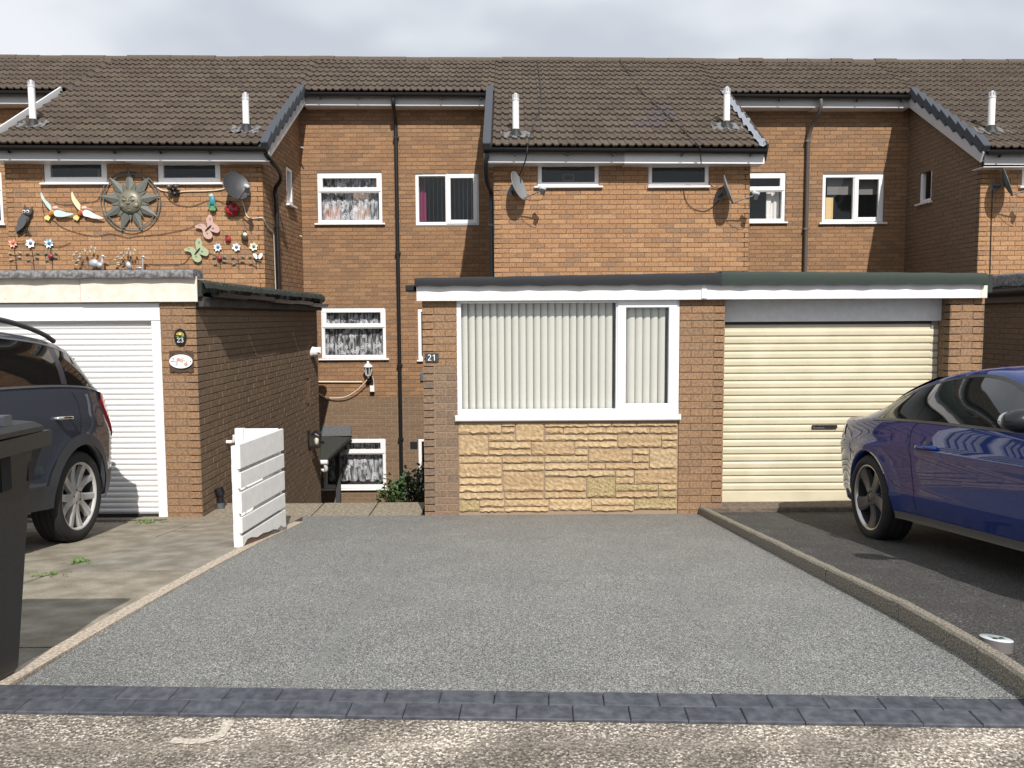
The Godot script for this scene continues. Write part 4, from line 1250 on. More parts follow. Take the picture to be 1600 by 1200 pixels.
func build_garages():
	var f := face_front(8.42)
	# ---- number 23's garage
	var g := thing("garage", "flat-roofed brick garage with a white roller shutter and a cream fascia", "garage", Vector3.ZERO)
	brick_left[g.get_instance_id()] = 300
	brick_wall(g, "front_pier", f, Rect2(-3.53, -0.75, 0.35, 2.37), [], "pier", M.mortar_dark, {"shift": -3.53})
	brick_wall(g, "front_pier", f, Rect2(-6.35, -0.75, 0.4, 2.37), [], "pier", M.mortar_dark, {"single": 0})
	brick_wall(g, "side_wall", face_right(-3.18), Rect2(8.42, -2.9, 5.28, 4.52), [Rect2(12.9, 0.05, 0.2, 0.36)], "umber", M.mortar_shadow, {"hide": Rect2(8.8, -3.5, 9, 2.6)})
	part(g, "old_air_brick", bevm(Vector3(12.905, 0.055, -0.05), Vector3(13.095, 0.405, 0.004), 0.004), mat(.40, .20, .11, 0.95, M.grain, 4.0), face_right(-3.18))
	part(g, "back_wall", boxm(Vector3(-8.8, -2.9, -13.72), Vector3(-3.19, 1.62, -13.60)), M.mortar_dark)
	part(g, "side_wall", boxm(Vector3(-6.45, -0.8, -13.6), Vector3(-6.3, 1.62, -8.5)), M.mortar_dark)
	var slab := Shape.new()
	slab.box(Vector3(-6.6, 1.62, -13.78), Vector3(-3.1, 1.77, -8.39))
	part(g, "flat_roof", slab.done(), M.felt_moss)
	fascia(g, -6.6, -4.305, 1.565, 1.82, 8.37, M.cream_board)
	fascia(g, -4.3, -3.133, 1.566, 1.821, 8.362, M.cream_board)
	felt_strip(g, -6.6, -3.139, 1.808, 1.887, 8.335, M.felt_grey)
	# mossy turned-down felt and a broken gutter along the right side
	var rows := []
	for k in 101:
		var d := lerpf(8.42, 13.85, k / 100.0)
		var j := 0.012 * sin(k * 0.31) + 0.01 * sin(k * 0.83) + rnd.randf_range(-0.013, 0.013)
		var lip := rnd.randf_range(-0.012, 0.012)
		rows.append([Vector3(-3.6, 1.785, -d), Vector3(-3.3, 1.79 + rnd.randf_range(-0.01, 0.02), -d), Vector3(-3.13 + j, 1.785 + lip * 0.9, -d), Vector3(-3.075 + j * 0.6, 1.755 + lip, -d), Vector3(-3.06 + j * 0.8, 1.705 + lip * 0.6, -d), Vector3(-3.085, 1.655 + j, -d)])
	var fs := Shape.new()
	fs.sheet(rows, false)
	part(g, "roof_felt", fs.done(), M.felt_moss)
	part(g, "side_board", boxm(Vector3(-3.18, 1.52, -13.75), Vector3(-3.10, 1.66, -8.44)), mat(.10, .092, .085, 0.8, M.blot, 1.5))
	for k in 5:
		var a := 8.62 + k * 1.04
		var gs := Shape.new()
		var rr := []
		for q in [a, a + 1.02]:
			var row := []
			for j in 7:
				var t := PI + PI * j / 6
				row.append(Vector3(-3.045 + 0.05 * cos(t), 1.665 - 0.009 * (q - 8.6) + (0.014 if k % 2 else 0.0) + 0.05 * sin(t), -q))
			rr.append(row)
		gs.sheet(rr)
		part(g, "side_gutter", gs.done(), M.black_plastic)
	var door := part(g, "roller_shutter", boxm(Vector3(-5.97, -0.68, -8.56), Vector3(-3.53, 1.55, -8.52)), M.shutter_white)
	part(door, "shutter_box", bevm(Vector3(-5.96, 1.378, -8.55), Vector3(-3.54, 1.56, -8.425), 0.006), M.shutter_white)
	part(door, "guide_rail", bevm(Vector3(-3.635, -0.655, -8.55), Vector3(-3.535, 1.376 - 0.002, -8.428), 0.006), M.shutter_white)
	var sh := 0.0563
	var slat := shutter_slat(2.33, sh, 0.012, 0.006)
	var y0: float = -0.621
	var n := int((1.375 - y0) / sh) + 1
	for k in n:
		part(door, "slat", slat, M.shutter_white, Transform3D(Basis(), Vector3(-5.96, y0 + k * sh, -8.50)))
	part(door, "bottom_seal", boxm(Vector3(-5.96, y0 - 0.05, -8.52), Vector3(-3.64, y0, -8.475)), M.rubber)
	# ---- number 21's garage, made into a room
	var r := thing("converted_garage", "brick garage made into a room, with a wide white window over a rubble stone panel", "garage", Vector3.ZERO)
	brick_left[r.get_instance_id()] = 300
	brick_wall(r, "front_pier", f, Rect2(-0.878, 0.9, 0.338, 0.73), [], "pier", M.mortar_dark, {"single": 60, "shift": -0.878})
	brick_wall(r, "front_pier", f, Rect2(-0.878, -0.7, 0.338, 1.6), [], "dusky", M.mortar_pale, {"single": 60, "shift": -0.878})
	brick_wall(r, "front_pier", f, Rect2(1.734, -0.7, 0.444, 2.33), [], "pier", M.mortar_dark, {"single": 100, "shift": 1.734})
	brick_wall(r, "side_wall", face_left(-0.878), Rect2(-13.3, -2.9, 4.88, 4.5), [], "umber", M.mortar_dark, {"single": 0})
	brick_wall(r, "reveal", face_right(2.178), Rect2(8.42, -0.7, 0.25, 2.3), [], "pier", M.mortar_dark, {"single": 0})
	var wr := Rect2(-0.55, 0.345, 2.28, 1.252)
	var pan := part(r, "stone_panel", boxm(Vector3(-0.54, -0.72, -8.55), Vector3(1.734, wr.position.y, -8.43)), M.mortar_stone)
	lay_stones(pan)
	window(r, f, Rect2(wr.position + Vector2(0.004, 0.055), wr.size - Vector2(0.008, 0.06)), "casement", {"cut": 0.728, "w": 0.054, "sash_w": 0.085, "z": -0.0, "sill": 0.0, "deep": 2.6, "room": 0.0, "room_mat": M.room, "glass": glass(0.05)})
	part(r, "window_sill", bevm(Vector3(wr.position.x - 0.01, wr.position.y - 0.005, -8.47), Vector3(wr.end.x + 0.012, wr.position.y + 0.054, -8.36), 0.012), M.pvc)
	part(r, "window_head", boxm(Vector3(wr.position.x, wr.end.y - 0.001, -8.50), Vector3(wr.end.x, 1.62, -8.412)), M.fascia_grey)
	part(r, "inner_wall", boxm(Vector3(-0.80, -0.7, -13.3), Vector3(-0.7, 1.6, -8.6)), M.room)
	fascia(r, -0.931, 1.935, 1.561, 1.723, 8.345, M.white_paint)
	felt_strip(r, -0.943, 2.115, 1.707, 1.796, 8.325, M.felt_black, [-0.005, 0.035])
	part(r, "gutter_end", bevm(Vector3(-1.047, 1.659, -8.75), Vector3(-0.949, 1.724, -8.40), 0.012), M.black_plastic)
	part(r, "flat_roof", boxm(Vector3(-0.93, 1.62, -13.3), Vector3(1.96, 1.775, -8.37)), M.felt_black)
	# ---- number 19's garage
	var t := thing("garage", "flat-roofed brick garage with cream roller door and green felt", "garage", Vector3.ZERO)
	brick_wall(t, "front_pier", f, Rect2(4.475, -0.72, 0.334, 2.34), [], "pier", M.mortar_dark, {"shift": 4.475})
	brick_wall(t, "reveal", face_left(4.475), Rect2(-8.66, -0.72, 0.24, 2.34), [], "umber", M.mortar_dark)
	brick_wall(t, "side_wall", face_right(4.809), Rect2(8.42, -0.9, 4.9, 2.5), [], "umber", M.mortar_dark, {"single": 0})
	part(t, "side_wall", boxm(Vector3(2.0, -0.8, -13.3), Vector3(2.1, 1.6, -8.8)), M.mortar_dark)
	part(t, "door_head", bevm(Vector3(2.18, 1.336, -8.64), Vector3(4.474, 1.61, -8.585), 0.004), M.white_worn)
	var cd := part(t, "roller_door", boxm(Vector3(2.18, -0.57, -8.70), Vector3(4.474, 1.37, -8.66)), M.door_cream)
	part(cd, "dark_gap", boxm(Vector3(2.181, 1.325 - 0.02, -8.66), Vector3(4.473, 1.336 + 0.01, -8.645)), M.cable_black)
	var rib := rib_mesh(2.12)
	var y1: float = -0.614 + 0.012
	part(cd, "bottom_rail", bevm(Vector3(2.185, y1 - 0.01, -8.66), Vector3(4.47, y1 + 0.148, -8.636), 0.006), M.door_cream)
	for k in 22:
		part(cd, "slat", rib, M.door_cream, Transform3D(Basis.from_scale(Vector3(1.035, 1, 1)).rotated(Vector3.RIGHT, rnd.randf_range(-0.03, 0.03)), Vector3(2.19, y1 + 0.15 + k * 0.0775, -8.645 + rnd.randf_range(-0.001, 0.001))))
	for q in [-1, 1]:
		part(cd, "guide_rail", boxm(Vector3(2.18 if q < 0 else 4.40, -0.56, -8.66), Vector3(2.2 if q < 0 else 4.474, 1.36, -8.642)), mat(.26, .235, .19, 0.6))
	var lk := part(cd, "lock", bevm(Vector3(3.172, 0.215, -8.62) + Vector3(0, 0, -0.01), Vector3(3.433, 0.25, -8.62) + Vector3(0, 0, 0.008), 0.003), M.cable_black)
	part(cd, "lock_plate", bevm(Vector3(3.182, 0.221, -8.62) + Vector3(0, 0, -0.006), Vector3(3.299, 0.244, -8.62) + Vector3(0, 0, 0.013), 0.003), M.chrome)
	part(cd, "pull_handle", tubem(curve([Vector3(3.238, -0.574, -8.62), Vector3(3.223, -0.58, -8.56), Vector3(3.358, -0.581, -8.56), Vector3(3.387, -0.575, -8.62)], 4), 0.009, 8), M.lnb)
	fascia(t, 1.938, 4.749, 1.562, 1.725, 8.342, M.white_paint)
	part(t, "fascia_joint", bevm(Vector3(1.926, 1.572, -8.345), Vector3(1.977, 1.741, -8.332), 0.003), M.pvc)
	part(t, "fascia_end", bevm(Vector3(4.73, 1.561, -8.5), Vector3(4.795, 1.688, -8.336), 0.004), M.cream_board)
	felt_strip(t, 2.112, 4.762, 1.701, 1.832, 8.322, M.felt_green, [0.01, -0.02])
	part(t, "flat_roof", boxm(Vector3(1.97, 1.62, -13.3), Vector3(4.86, 1.80, -8.37)), M.felt_green)
	# ---- number 17's garage across the gap
	var u := thing("garage", "garage beyond the gap at the right, its shaded side wall under a pale felt edge", "garage", Vector3.ZERO)
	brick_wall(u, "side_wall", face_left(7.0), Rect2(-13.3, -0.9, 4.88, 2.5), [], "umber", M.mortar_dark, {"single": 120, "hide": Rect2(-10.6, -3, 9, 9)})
	brick_wall(u, "front_pier", f, Rect2(7.0, -0.75, 0.36, 2.3), [], "pier", M.mortar_dark, {"single": 0})
	part(u, "roller_door", boxm(Vector3(7.36, -0.7, -8.6), Vector3(9.8, 1.5, -8.55)), M.white_worn)
	part(u, "back_wall", boxm(Vector3(7.1, -2.9, -13.3), Vector3(9.9, 1.6, -13.2)), M.mortar_dark)
	part(u, "flat_roof", boxm(Vector3(6.93, 1.72, -13.3), Vector3(10.0, 1.90, -8.37)), M.felt_grey)
	part(u, "side_board", boxm(Vector3(6.94, 1.56, -13.3), Vector3(6.99, 1.72, -8.4)), M.grey_pipe)
	var gs2 := Shape.new()
	gs2.tube([Vector3(6.88, 1.70, -13.25), Vector3(6.88, 1.72, -8.4)], 0.055, 8)
	part(u, "side_gutter", gs2.done(), M.black_plastic)
	var fr := []
	for k in 25:
		var d := lerpf(8.37, 13.3, k / 24.0)
		fr.append([Vector3(7.3, 1.95, -d), Vector3(6.95, 1.965 + 0.005 * sin(k * 1.7), -d), Vector3(6.90, 1.94, -d), Vector3(6.90, 1.79 + 0.01 * sin(k * 2.1), -d)])
	var fe := Shape.new()
	fe.sheet(fr)
	part(u, "roof_felt", fe.done(), M.felt_grey)
func rib_mesh(w: float) -> ArrayMesh:
	var rows := []
	for q in [[0.0, 0.0], [0.004, -0.012], [0.011, -0.012], [0.015, 0.004], [0.02, 0.007], [0.055, 0.009], [0.068, 0.007], [0.0775, 0.0]]:
		rows.append([Vector3(0, q[0], q[1]), Vector3(w + 0.09, q[0], q[1])])
	rows.reverse()
	var s := Shape.new()
	s.sheet(rows, false)
	return s.done()
# the stone panel: left, right, top, bottom of every stone in millimetres from its top left corner
func lay_stones(panel: Node):
	var list := [
		[0,440,0,112],[442,580,0,36],[590,872,0,188],[884,1324,0,46],[1328,1565,0,40],[1572,1822,0,42],[1826,2246,0,46],
		[448,576,42,104],[888,1072,50,116],[1080,1510,50,120],[1514,1958,50,116],[1966,2246,50,120],
		[4,304,126,336],[310,580,122,188],[888,1326,122,188],[1330,1630,126,188],[1636,2080,132,262],[2086,2246,132,188],
		[310,742,196,270],[750,1190,196,336],[1196,1630,196,262],[2086,2246,194,268],
		[310,742,276,336],[1196,1326,272,336],[1332,1780,276,412],[1786,1956,278,336],[1962,2246,276,484],
		[4,440,346,414],[448,876,352,416],[886,1326,346,412],[1786,1956,342,416],
		[4,440,420,566],[452,878,424,498],[886,1326,420,490],[1332,1504,422,484],[1510,1954,420,490],
		[456,872,506,712],[886,1608,498,560],[1614,1800,500,566],[1808,2246,498,640],
		[4,440,572,640],[886,1310,572,712],[1318,1610,574,780],[1614,1800,570,636],
		[4,448,646,716],[1614,2052,646,714],[2060,2246,644,712],
		[0,460,722,792],[474,866,722,792],[880,1310,720,788],[1614,2052,722,784],[2060,2246,718,788],
		[4,208,802,920],[214,466,802,872],[474,922,798,868],[930,1362,794,914],[1368,1804,794,864],[1810,2246,794,910],
		[214,466,878,925],[474,922,874,925],[1368,1804,870,925]]
	for k in list.size():
		var q: Array = list[k]
		var w: float = (q[1] - q[0]) * 0.001 - 0.004; var h: float = (q[3] - q[2]) * 0.001 - 0.004
		var at := Vector3(-0.53 + (q[0] + q[1]) * 0.0005, 0.315 - (q[2] + q[3]) * 0.0005, -8.428)
		var green: bool = [q[0], q[2]] in [[1318, 574], [1614, 646], [1810, 794], [4, 802], [2060, 718]]
		part(panel, "stone", stone_mesh(w, h, 100 + k), M.stone_moss if green else M.stones[rnd.randi() % 5], Transform3D(Basis(), at))
func v2(list: Array) -> Array: return list.map(func(q): return Vector2(q[0], q[1]))
func drive_tilt() -> Basis: return Basis(Vector3.RIGHT, -atan(0.117))
func build_suv():
	var b := Body.new()
	b.host = self
	b.length = 4.58; b.sill = 0.33; b.arch = 0.435; b.hub = 0.375; b.wheels = [0.80, 3.51]
	b.wide = v2([[0, .70], [.05, .79], [.14, .855], [.3, .895], [.7, .925], [3.9, .925], [4.25, .88], [4.45, .78], [4.58, .62]])
	b.belt = v2([[0, .70], [.06, .89], [.15, 1.02], [.3, 1.17], [.42, 1.255], [.8, 1.29], [1.6, 1.26], [2.6, 1.18], [3.2, 1.10], [3.6, 1.06], [4.3, .93], [4.58, .7]])
	b.rail = v2([[0, .72], [.06, .91], [.15, 1.045], [.3, 1.20], [.42, 1.34], [.6, 1.51], [.8, 1.605], [1.1, 1.65], [1.6, 1.655], [2.3, 1.64], [2.7, 1.52], [3.1, 1.24], [3.3, 1.10], [3.6, 1.07], [4.58, .72]])
	b.roof = v2([[0, .74], [.06, .935], [.15, 1.08], [.28, 1.245], [.42, 1.47], [.54, 1.645], [.62, 1.685], [.85, 1.715], [1.5, 1.735], [2.2, 1.71], [2.6, 1.62], [3.05, 1.32], [3.35, 1.17], [3.6, 1.13], [4.2, 1.02], [4.5, .9], [4.58, .75]])
	b.rail_w = v2([[0, .62], [.15, .76], [.4, .745], [.9, .725], [2.4, .70], [3.2, .72], [3.6, .83], [4.3, .80], [4.58, .56]])
	b.shoulder = 0.055; b.tuck = 0.05; b.crease = 0.006
	var car := thing("parked_car", "dark grey-blue sport utility car with roof rails by the white shutter", "car")
	car.transform = Transform3D(drive_tilt(), Vector3(-4.51, slope(7.62) + 0.0, -7.62))
	var p := paint(.046, .053, .07, 0.5, 0.0)
	p.metallic_specular = 0.15
	part(car, "body", b.shell(), p)
	var gl := mat(.006, .007, .007, 0.03); gl.metallic_specular = 0.6
	var clad := mat(.034, .036, .041, 0.55)
	for sg in [1.0, -1.0]:
		var lo := func(s): return lut(b.belt, s) + 0.02
		var hi := func(s): return lut(b.rail, s) - 0.035 - 0.02 * clampf((0.6 - s) * 4.0, 0, 1)
		part(car, "quarter_window", b.panel(sg, 0.44, 0.98, lo, hi, 0.004), gl)
		part(car, "door_window", b.panel(sg, 1.07, 1.98, lo, hi, 0.004), gl)
		part(car, "door_window", b.panel(sg, 2.08, 3.0, lo, hi, 0.004), gl)
		part(car, "window_pillar", b.panel(sg, 0.98, 1.07, lo, hi, 0.003, 6), mat(.03, .034, .045, 0.35))
		part(car, "window_trim", b.line(sg, range(0, 41).map(func(k): return Vector2(0.40 + k * 0.063, lut(b.belt, 0.40 + k * 0.063) + 0.004)), 0.015, 0.007), mat(.11, .11, .115, 0.2))
		part(car, "window_trim", b.line(sg, range(0, 41).map(func(k): return Vector2(0.42 + k * 0.0625, lut(b.rail, 0.42 + k * 0.0625) - 0.022)), 0.016, 0.007), mat(.13, .13, .14, 0.2))
		# wheel-arch and sill cladding
		for w in b.wheels:
			var pts := []
			for k in 31:
				var a := PI * (k - 1.0) / 28.0
				pts.append(Vector2(w + (b.arch + 0.045) * cos(a), b.hub + (b.arch + 0.045) * sin(a)))
			part(car, "arch_trim", b.line(sg, pts, 0.092, 0.012), clad)
		part(car, "sill_trim", b.panel(sg, 1.28, 3.03, func(s): return b.sill - 0.01, func(s): return b.sill + 0.17, 0.012, 20, 4), clad)
		part(car, "rear_bumper_trim", b.panel(sg, 0.02, 0.34, func(s): return b.low(s) + 0.005, func(s): return b.low(s) + 0.2, 0.006, 14, 4), clad)
		part(car, "door_moulding", b.line(sg, [Vector2(1.48, 0.64), Vector2(2.0, 0.655), Vector2(3.1, 0.66)], 0.04, 0.014), clad)
		# shut lines
		var dark := mat(.006, .006, .007, 0.8)
		part(car, "door_seam", b.line(sg, path2([Vector2(0.93, 1.245), Vector2(0.86, 1.16), Vector2(0.84, 1.02), Vector2(0.86, 0.9), Vector2(1.05, 0.82), Vector2(1.27, 0.62), Vector2(1.34, 0.42)]), 0.007, 0.002), dark)
		part(car, "door_seam", b.line(sg, [Vector2(2.03, 1.2), Vector2(2.02, 0.8), Vector2(2.06, 0.45)], 0.007, 0.002), dark)
		part(car, "fuel_flap", b.line(sg, path2([Vector2(0.42, 1.10), Vector2(0.42, 0.97), Vector2(0.54, 0.96), Vector2(0.56, 1.09), Vector2(0.50, 1.13), Vector2(0.42, 1.10)]), 0.005, 0.002), dark)
		for s in [1.02, 2.1]:
			var y := 1.03
			var x := b.side(s + 0.1, y)
			var h := Shape.new()
			h.tube(curve([Vector3((x - 0.01) * sg, y, s), Vector3((x + 0.035) * sg, y + 0.003, s + 0.02), Vector3((x + 0.042) * sg, y + 0.003, s + 0.1), Vector3((x + 0.035) * sg, y, s + 0.19), Vector3((x - 0.01) * sg, y - 0.003, s + 0.21)], 5), 0.014, 8)
			part(car, "door_handle", h.done(), M.chrome)
		# lamp, roof rail, mirror
		part(car, "tail_light", b.panel(sg, 0.06, 0.45, func(s): return lerpf(0.78, 1.19, pow(clampf(s / 0.45, 0, 1), 1.1)), func(s): return lut(b.belt, s) - 0.002, 0.018, 18, 6), paint(.42, .012, .015, 0.15))
		var rr := []
		for k in 18:
			var s := 0.80 + k * 0.108
			rr.append(Vector3(0.655 * sg, lut(b.roof, s) - 0.045 + 0.09 * sin(PI * clampf((s - 0.79) / 1.88, 0, 1)) ** 0.5, s))
		part(car, "roof_rail", tubem(rr, 0.021, 8), mat(.05, .05, .055, 0.4))
		var mir := Shape.new()
		mir.ball(Vector3(1.03 * sg, 1.2, 2.98), Vector3(0.12, 0.085, 0.075))
		part(car, "mirror", mir.done(), p)
		part(car, "headlight", b.panel(sg, 4.12, 4.5, func(s): return lut(b.belt, s) - 0.17, func(s): return lut(b.belt, s) - 0.02, 0.006, 10, 4), mat(.6, .62, .64, 0.05))
		var sp := []
		for k in 5:
			sp.append([TAU * k / 5 + 0.25, 0.06, 0.062, 0.14]); sp.append([TAU * k / 5 - 0.2, 0.06, 0.06, -0.04])
		for w in b.wheels: wheel(car, Vector3(0.79 * sg, b.hub, w), sg, 0.375, 0.28, 0.23, sp, paint(.36, .355, .345, 0.3), paint(.44, .435, .42, 0.3), mat(.02, .02, .02, 0.6))
	var rw := Shape.new()
	var rows := []
	for k in 9:
		var s := lerpf(0.27, 0.52, k / 8.0)
		var y := lut(b.roof, s) + 0.006
		var w := lut(b.rail_w, s) - 0.12
		rows.append([Vector3(-w, y - 0.03, s), Vector3(-w * 0.5, y, s), Vector3(w * 0.5, y, s), Vector3(w, y - 0.03, s)])
	rw.sheet(rows)
	part(car, "rear_window", rw.done(), gl)
	var ws := Shape.new()
	rows = []
	for k in 9:
		var s := lerpf(2.5, 3.28, k / 8.0)
		var w := lut(b.rail_w, s) - 0.06
		rows.append([Vector3(w, lut(b.roof, s) - 0.02, s), Vector3(w * 0.5, lut(b.roof, s) + 0.006, s), Vector3(-w * 0.5, lut(b.roof, s) + 0.006, s), Vector3(-w, lut(b.roof, s) - 0.02, s)])
	ws.sheet(rows)
	part(car, "windscreen", ws.done(), gl)
	var spo := Shape.new()
	rows = []
	for q in [[0.74, 0.02], [0.62, 0.022], [0.49, 0.005], [0.50, -0.02], [0.62, -0.03]]:
		var row := []
		for k in 13:
			var x := -0.70 + 1.40 * k / 12.0
			row.append(Vector3(x, 1.655 + q[1] - 0.10 * pow(absf(x) / 0.70, 3.0) - 0.02 * (x * x), q[0] + 0.05 * pow(absf(x) / 0.70, 3.0)))
		rows.append(row)
	spo.sheet(rows)
	part(car, "spoiler", spo.done(), p)
	under_body(car, b, 0.925)

func build_coupe():
	var b := Body.new()
	b.host = self
	b.length = 4.64; b.sill = 0.25; b.arch = 0.378; b.hub = 0.345; b.wheels = [0.90, 3.65]
	b.wide = v2([[0, .64], [.04, .74], [.12, .83], [.3, .89], [.7, .922], [1.2, .925], [3.8, .92], [4.2, .88], [4.45, .78], [4.64, .6]])
	b.belt = v2([[0, .72], [.05, .88], [.14, .95], [.5, .975], [1.0, .985], [1.8, .965], [2.6, .93], [3.0, .91], [3.6, .87], [4.3, .73], [4.64, .5]])
	b.rail = v2([[0, .74], [.05, .90], [.14, .975], [.5, 1.0], [.8, 1.07], [1.1, 1.18], [1.45, 1.265], [1.8, 1.30], [2.15, 1.30], [2.5, 1.235], [2.85, 1.08], [3.1, .95], [3.3, .905], [4.3, .75], [4.64, .52]])
	b.roof = v2([[0, .77], [.05, .93], [.12, 1.005], [.45, 1.03], [.75, 1.115], [1.0, 1.225], [1.35, 1.32], [1.8, 1.365], [2.15, 1.37], [2.5, 1.325], [2.9, 1.16], [3.2, 1.02], [3.5, .955], [4.2, .82], [4.5, .70], [4.64, .55]])
	b.rail_w = v2([[0, .56], [.14, .75], [.5, .76], [.9, .70], [1.4, .625], [2.2, .605], [2.7, .66], [3.1, .76], [3.4, .83], [4.2, .78], [4.64, .54]])
	b.shoulder = 0.075; b.tuck = 0.075; b.crease = 0.016
	var car := thing("parked_car", "deep blue two-door coupe parked before the cream roller door", "car")
	car.transform = Transform3D(drive_tilt(), Vector3(3.835, slope(7.52) + 0.0, -7.52))
	var p := paint(.006, .024, .14, 0.5, 0.0)
	p.metallic_specular = 0.08
	part(car, "body", b.shell(), p)
	var gl := mat(.007, .009, .009, 0.03); gl.metallic_specular = 0.6
	var dark := mat(.005, .005, .008, 0.8)
	for sg in [-1.0, 1.0]:
		var lo := func(s): return lut(b.belt, s) + 0.012
		var hi := func(s): return lut(b.rail, s) - 0.028
		part(car, "quarter_window", b.panel(sg, 0.98, 1.6, lo, hi, 0.004), gl)
		part(car, "door_window", b.panel(sg, 1.608, 2.98, lo, hi, 0.004), gl)
		part(car, "window_seal", b.line(sg, [Vector2(1.604, lut(b.belt, 1.6) + 0.01), Vector2(1.604, lut(b.rail, 1.6) - 0.03)], 0.012, 0.006), dark)
		part(car, "window_trim", b.line(sg, range(0, 41).map(func(k): return Vector2(0.88 + k * 0.054, lut(b.belt, 0.88 + k * 0.054) + 0.003)), 0.018, 0.007), mat(.05, .05, .05, 0.2))
		part(car, "window_trim", b.line(sg, range(0, 41).map(func(k): return Vector2(0.88 + k * 0.054, maxf(lut(b.rail, 0.88 + k * 0.054) - 0.018, lut(b.belt, 0.88 + k * 0.054) + 0.012))), 0.02, 0.006), mat(.012, .012, .012, 0.3))
		part(car, "door_seam", b.line(sg, path2([Vector2(1.65, 0.97), Vector2(1.58, 0.9), Vector2(1.62, 0.72), Vector2(1.63, 0.5), Vector2(1.62, 0.33)]), 0.007, 0.002), dark)
		part(car, "door_seam", b.line(sg, path2([Vector2(3.2, 0.9), Vector2(3.19, 0.7), Vector2(3.12, 0.35)]), 0.007, 0.002), dark)
		part(car, "bumper_seam", b.line(sg, [Vector2(0.06, 0.78), Vector2(0.35, 0.80), Vector2(0.62, 0.69)], 0.006, 0.002), dark)
		var y := 0.79
		var x := b.side(1.86, y)
		var cup := Shape.new()
		cup.ball(Vector3((x - 0.006) * sg, y, 1.86), Vector3(0.012, 0.05, 0.06))
		part(car, "handle_recess", cup.done(), mat(.004, .006, .03, 0.3))
		var h := Shape.new()
		h.tube(curve([Vector3((x - 0.01) * sg, y, 1.76), Vector3((x + 0.032) * sg, y + 0.002, 1.78), Vector3((x + 0.04) * sg, y + 0.002, 1.86), Vector3((x + 0.032) * sg, y, 1.95), Vector3((x - 0.01) * sg, y - 0.002, 1.975)], 5), 0.017, 8)
		part(car, "door_handle", h.done(), p)
		part(car, "tail_light", b.panel(sg, 0.02, 0.30, func(s): return lut(b.belt, s) - 0.15 + s * 0.1, func(s): return lut(b.belt, s) - 0.03, 0.006, 12, 5), paint(.28, .01, .012, 0.15))
		part(car, "sill_trim", b.panel(sg, 1.30, 3.25, func(s): return b.sill - 0.02, func(s): return b.sill + 0.035, 0.01, 20, 4), mat(.10, .095, .085, 0.35))
		part(car, "headlight", b.panel(sg, 4.15, 4.52, func(s): return lut(b.belt, s) - 0.15, func(s): return lut(b.belt, s) - 0.03, 0.006, 10, 4), mat(.6, .62, .64, 0.05))
		var mir := Shape.new()
		mir.ball(Vector3(1.0 * sg, 0.99, 3.12), Vector3(0.115, 0.07, 0.085))
		var mi := part(car, "mirror", mir.done(), mat(.012, .013, .016, 0.25))
		var stalk := Shape.new()
		stalk.tube([Vector3(0.85 * sg, 0.91, 3.1), Vector3(0.96 * sg, 0.95, 3.11)], 0.028, 8)
		part(mi, "mirror_stalk", stalk.done(), M.black_plastic)
		var mg := Shape.new()
		mg.ball(Vector3(1.0 * sg, 0.99, 3.055), Vector3(0.105, 0.06, 0.03))
		part(mi, "mirror_glass", mg.done(), metal(.6, .62, .64, 0.05))
		var sp := []
		for k in 5: sp.append([TAU * k / 5 + 0.52, 0.075, 0.13, 0.14])
		for w in b.wheels: wheel(car, Vector3(0.80 * sg, b.hub, w), sg, 0.345, 0.263, 0.245, sp, mat(.055, .056, .06, 0.35), metal(.55, .55, .54, 0.28), mat(.018, .018, .018, 0.6))
	for q in [[0.72, 1.38, "rear_window"], [2.42, 3.22, "windscreen"]]:
		var ws := Shape.new()
		var rows := []
		for k in 9:
			var s := lerpf(q[0], q[1], k / 8.0)
			var w := lut(b.rail_w, s) - 0.07
			rows.append([Vector3(w, lut(b.roof, s) - 0.018, s), Vector3(w * 0.5, lut(b.roof, s) + 0.007, s), Vector3(-w * 0.5, lut(b.roof, s) + 0.007, s), Vector3(-w, lut(b.roof, s) - 0.018, s)])
		ws.sheet(rows)
		part(car, q[2], ws.done(), gl)
	under_body(car, b, 0.92)
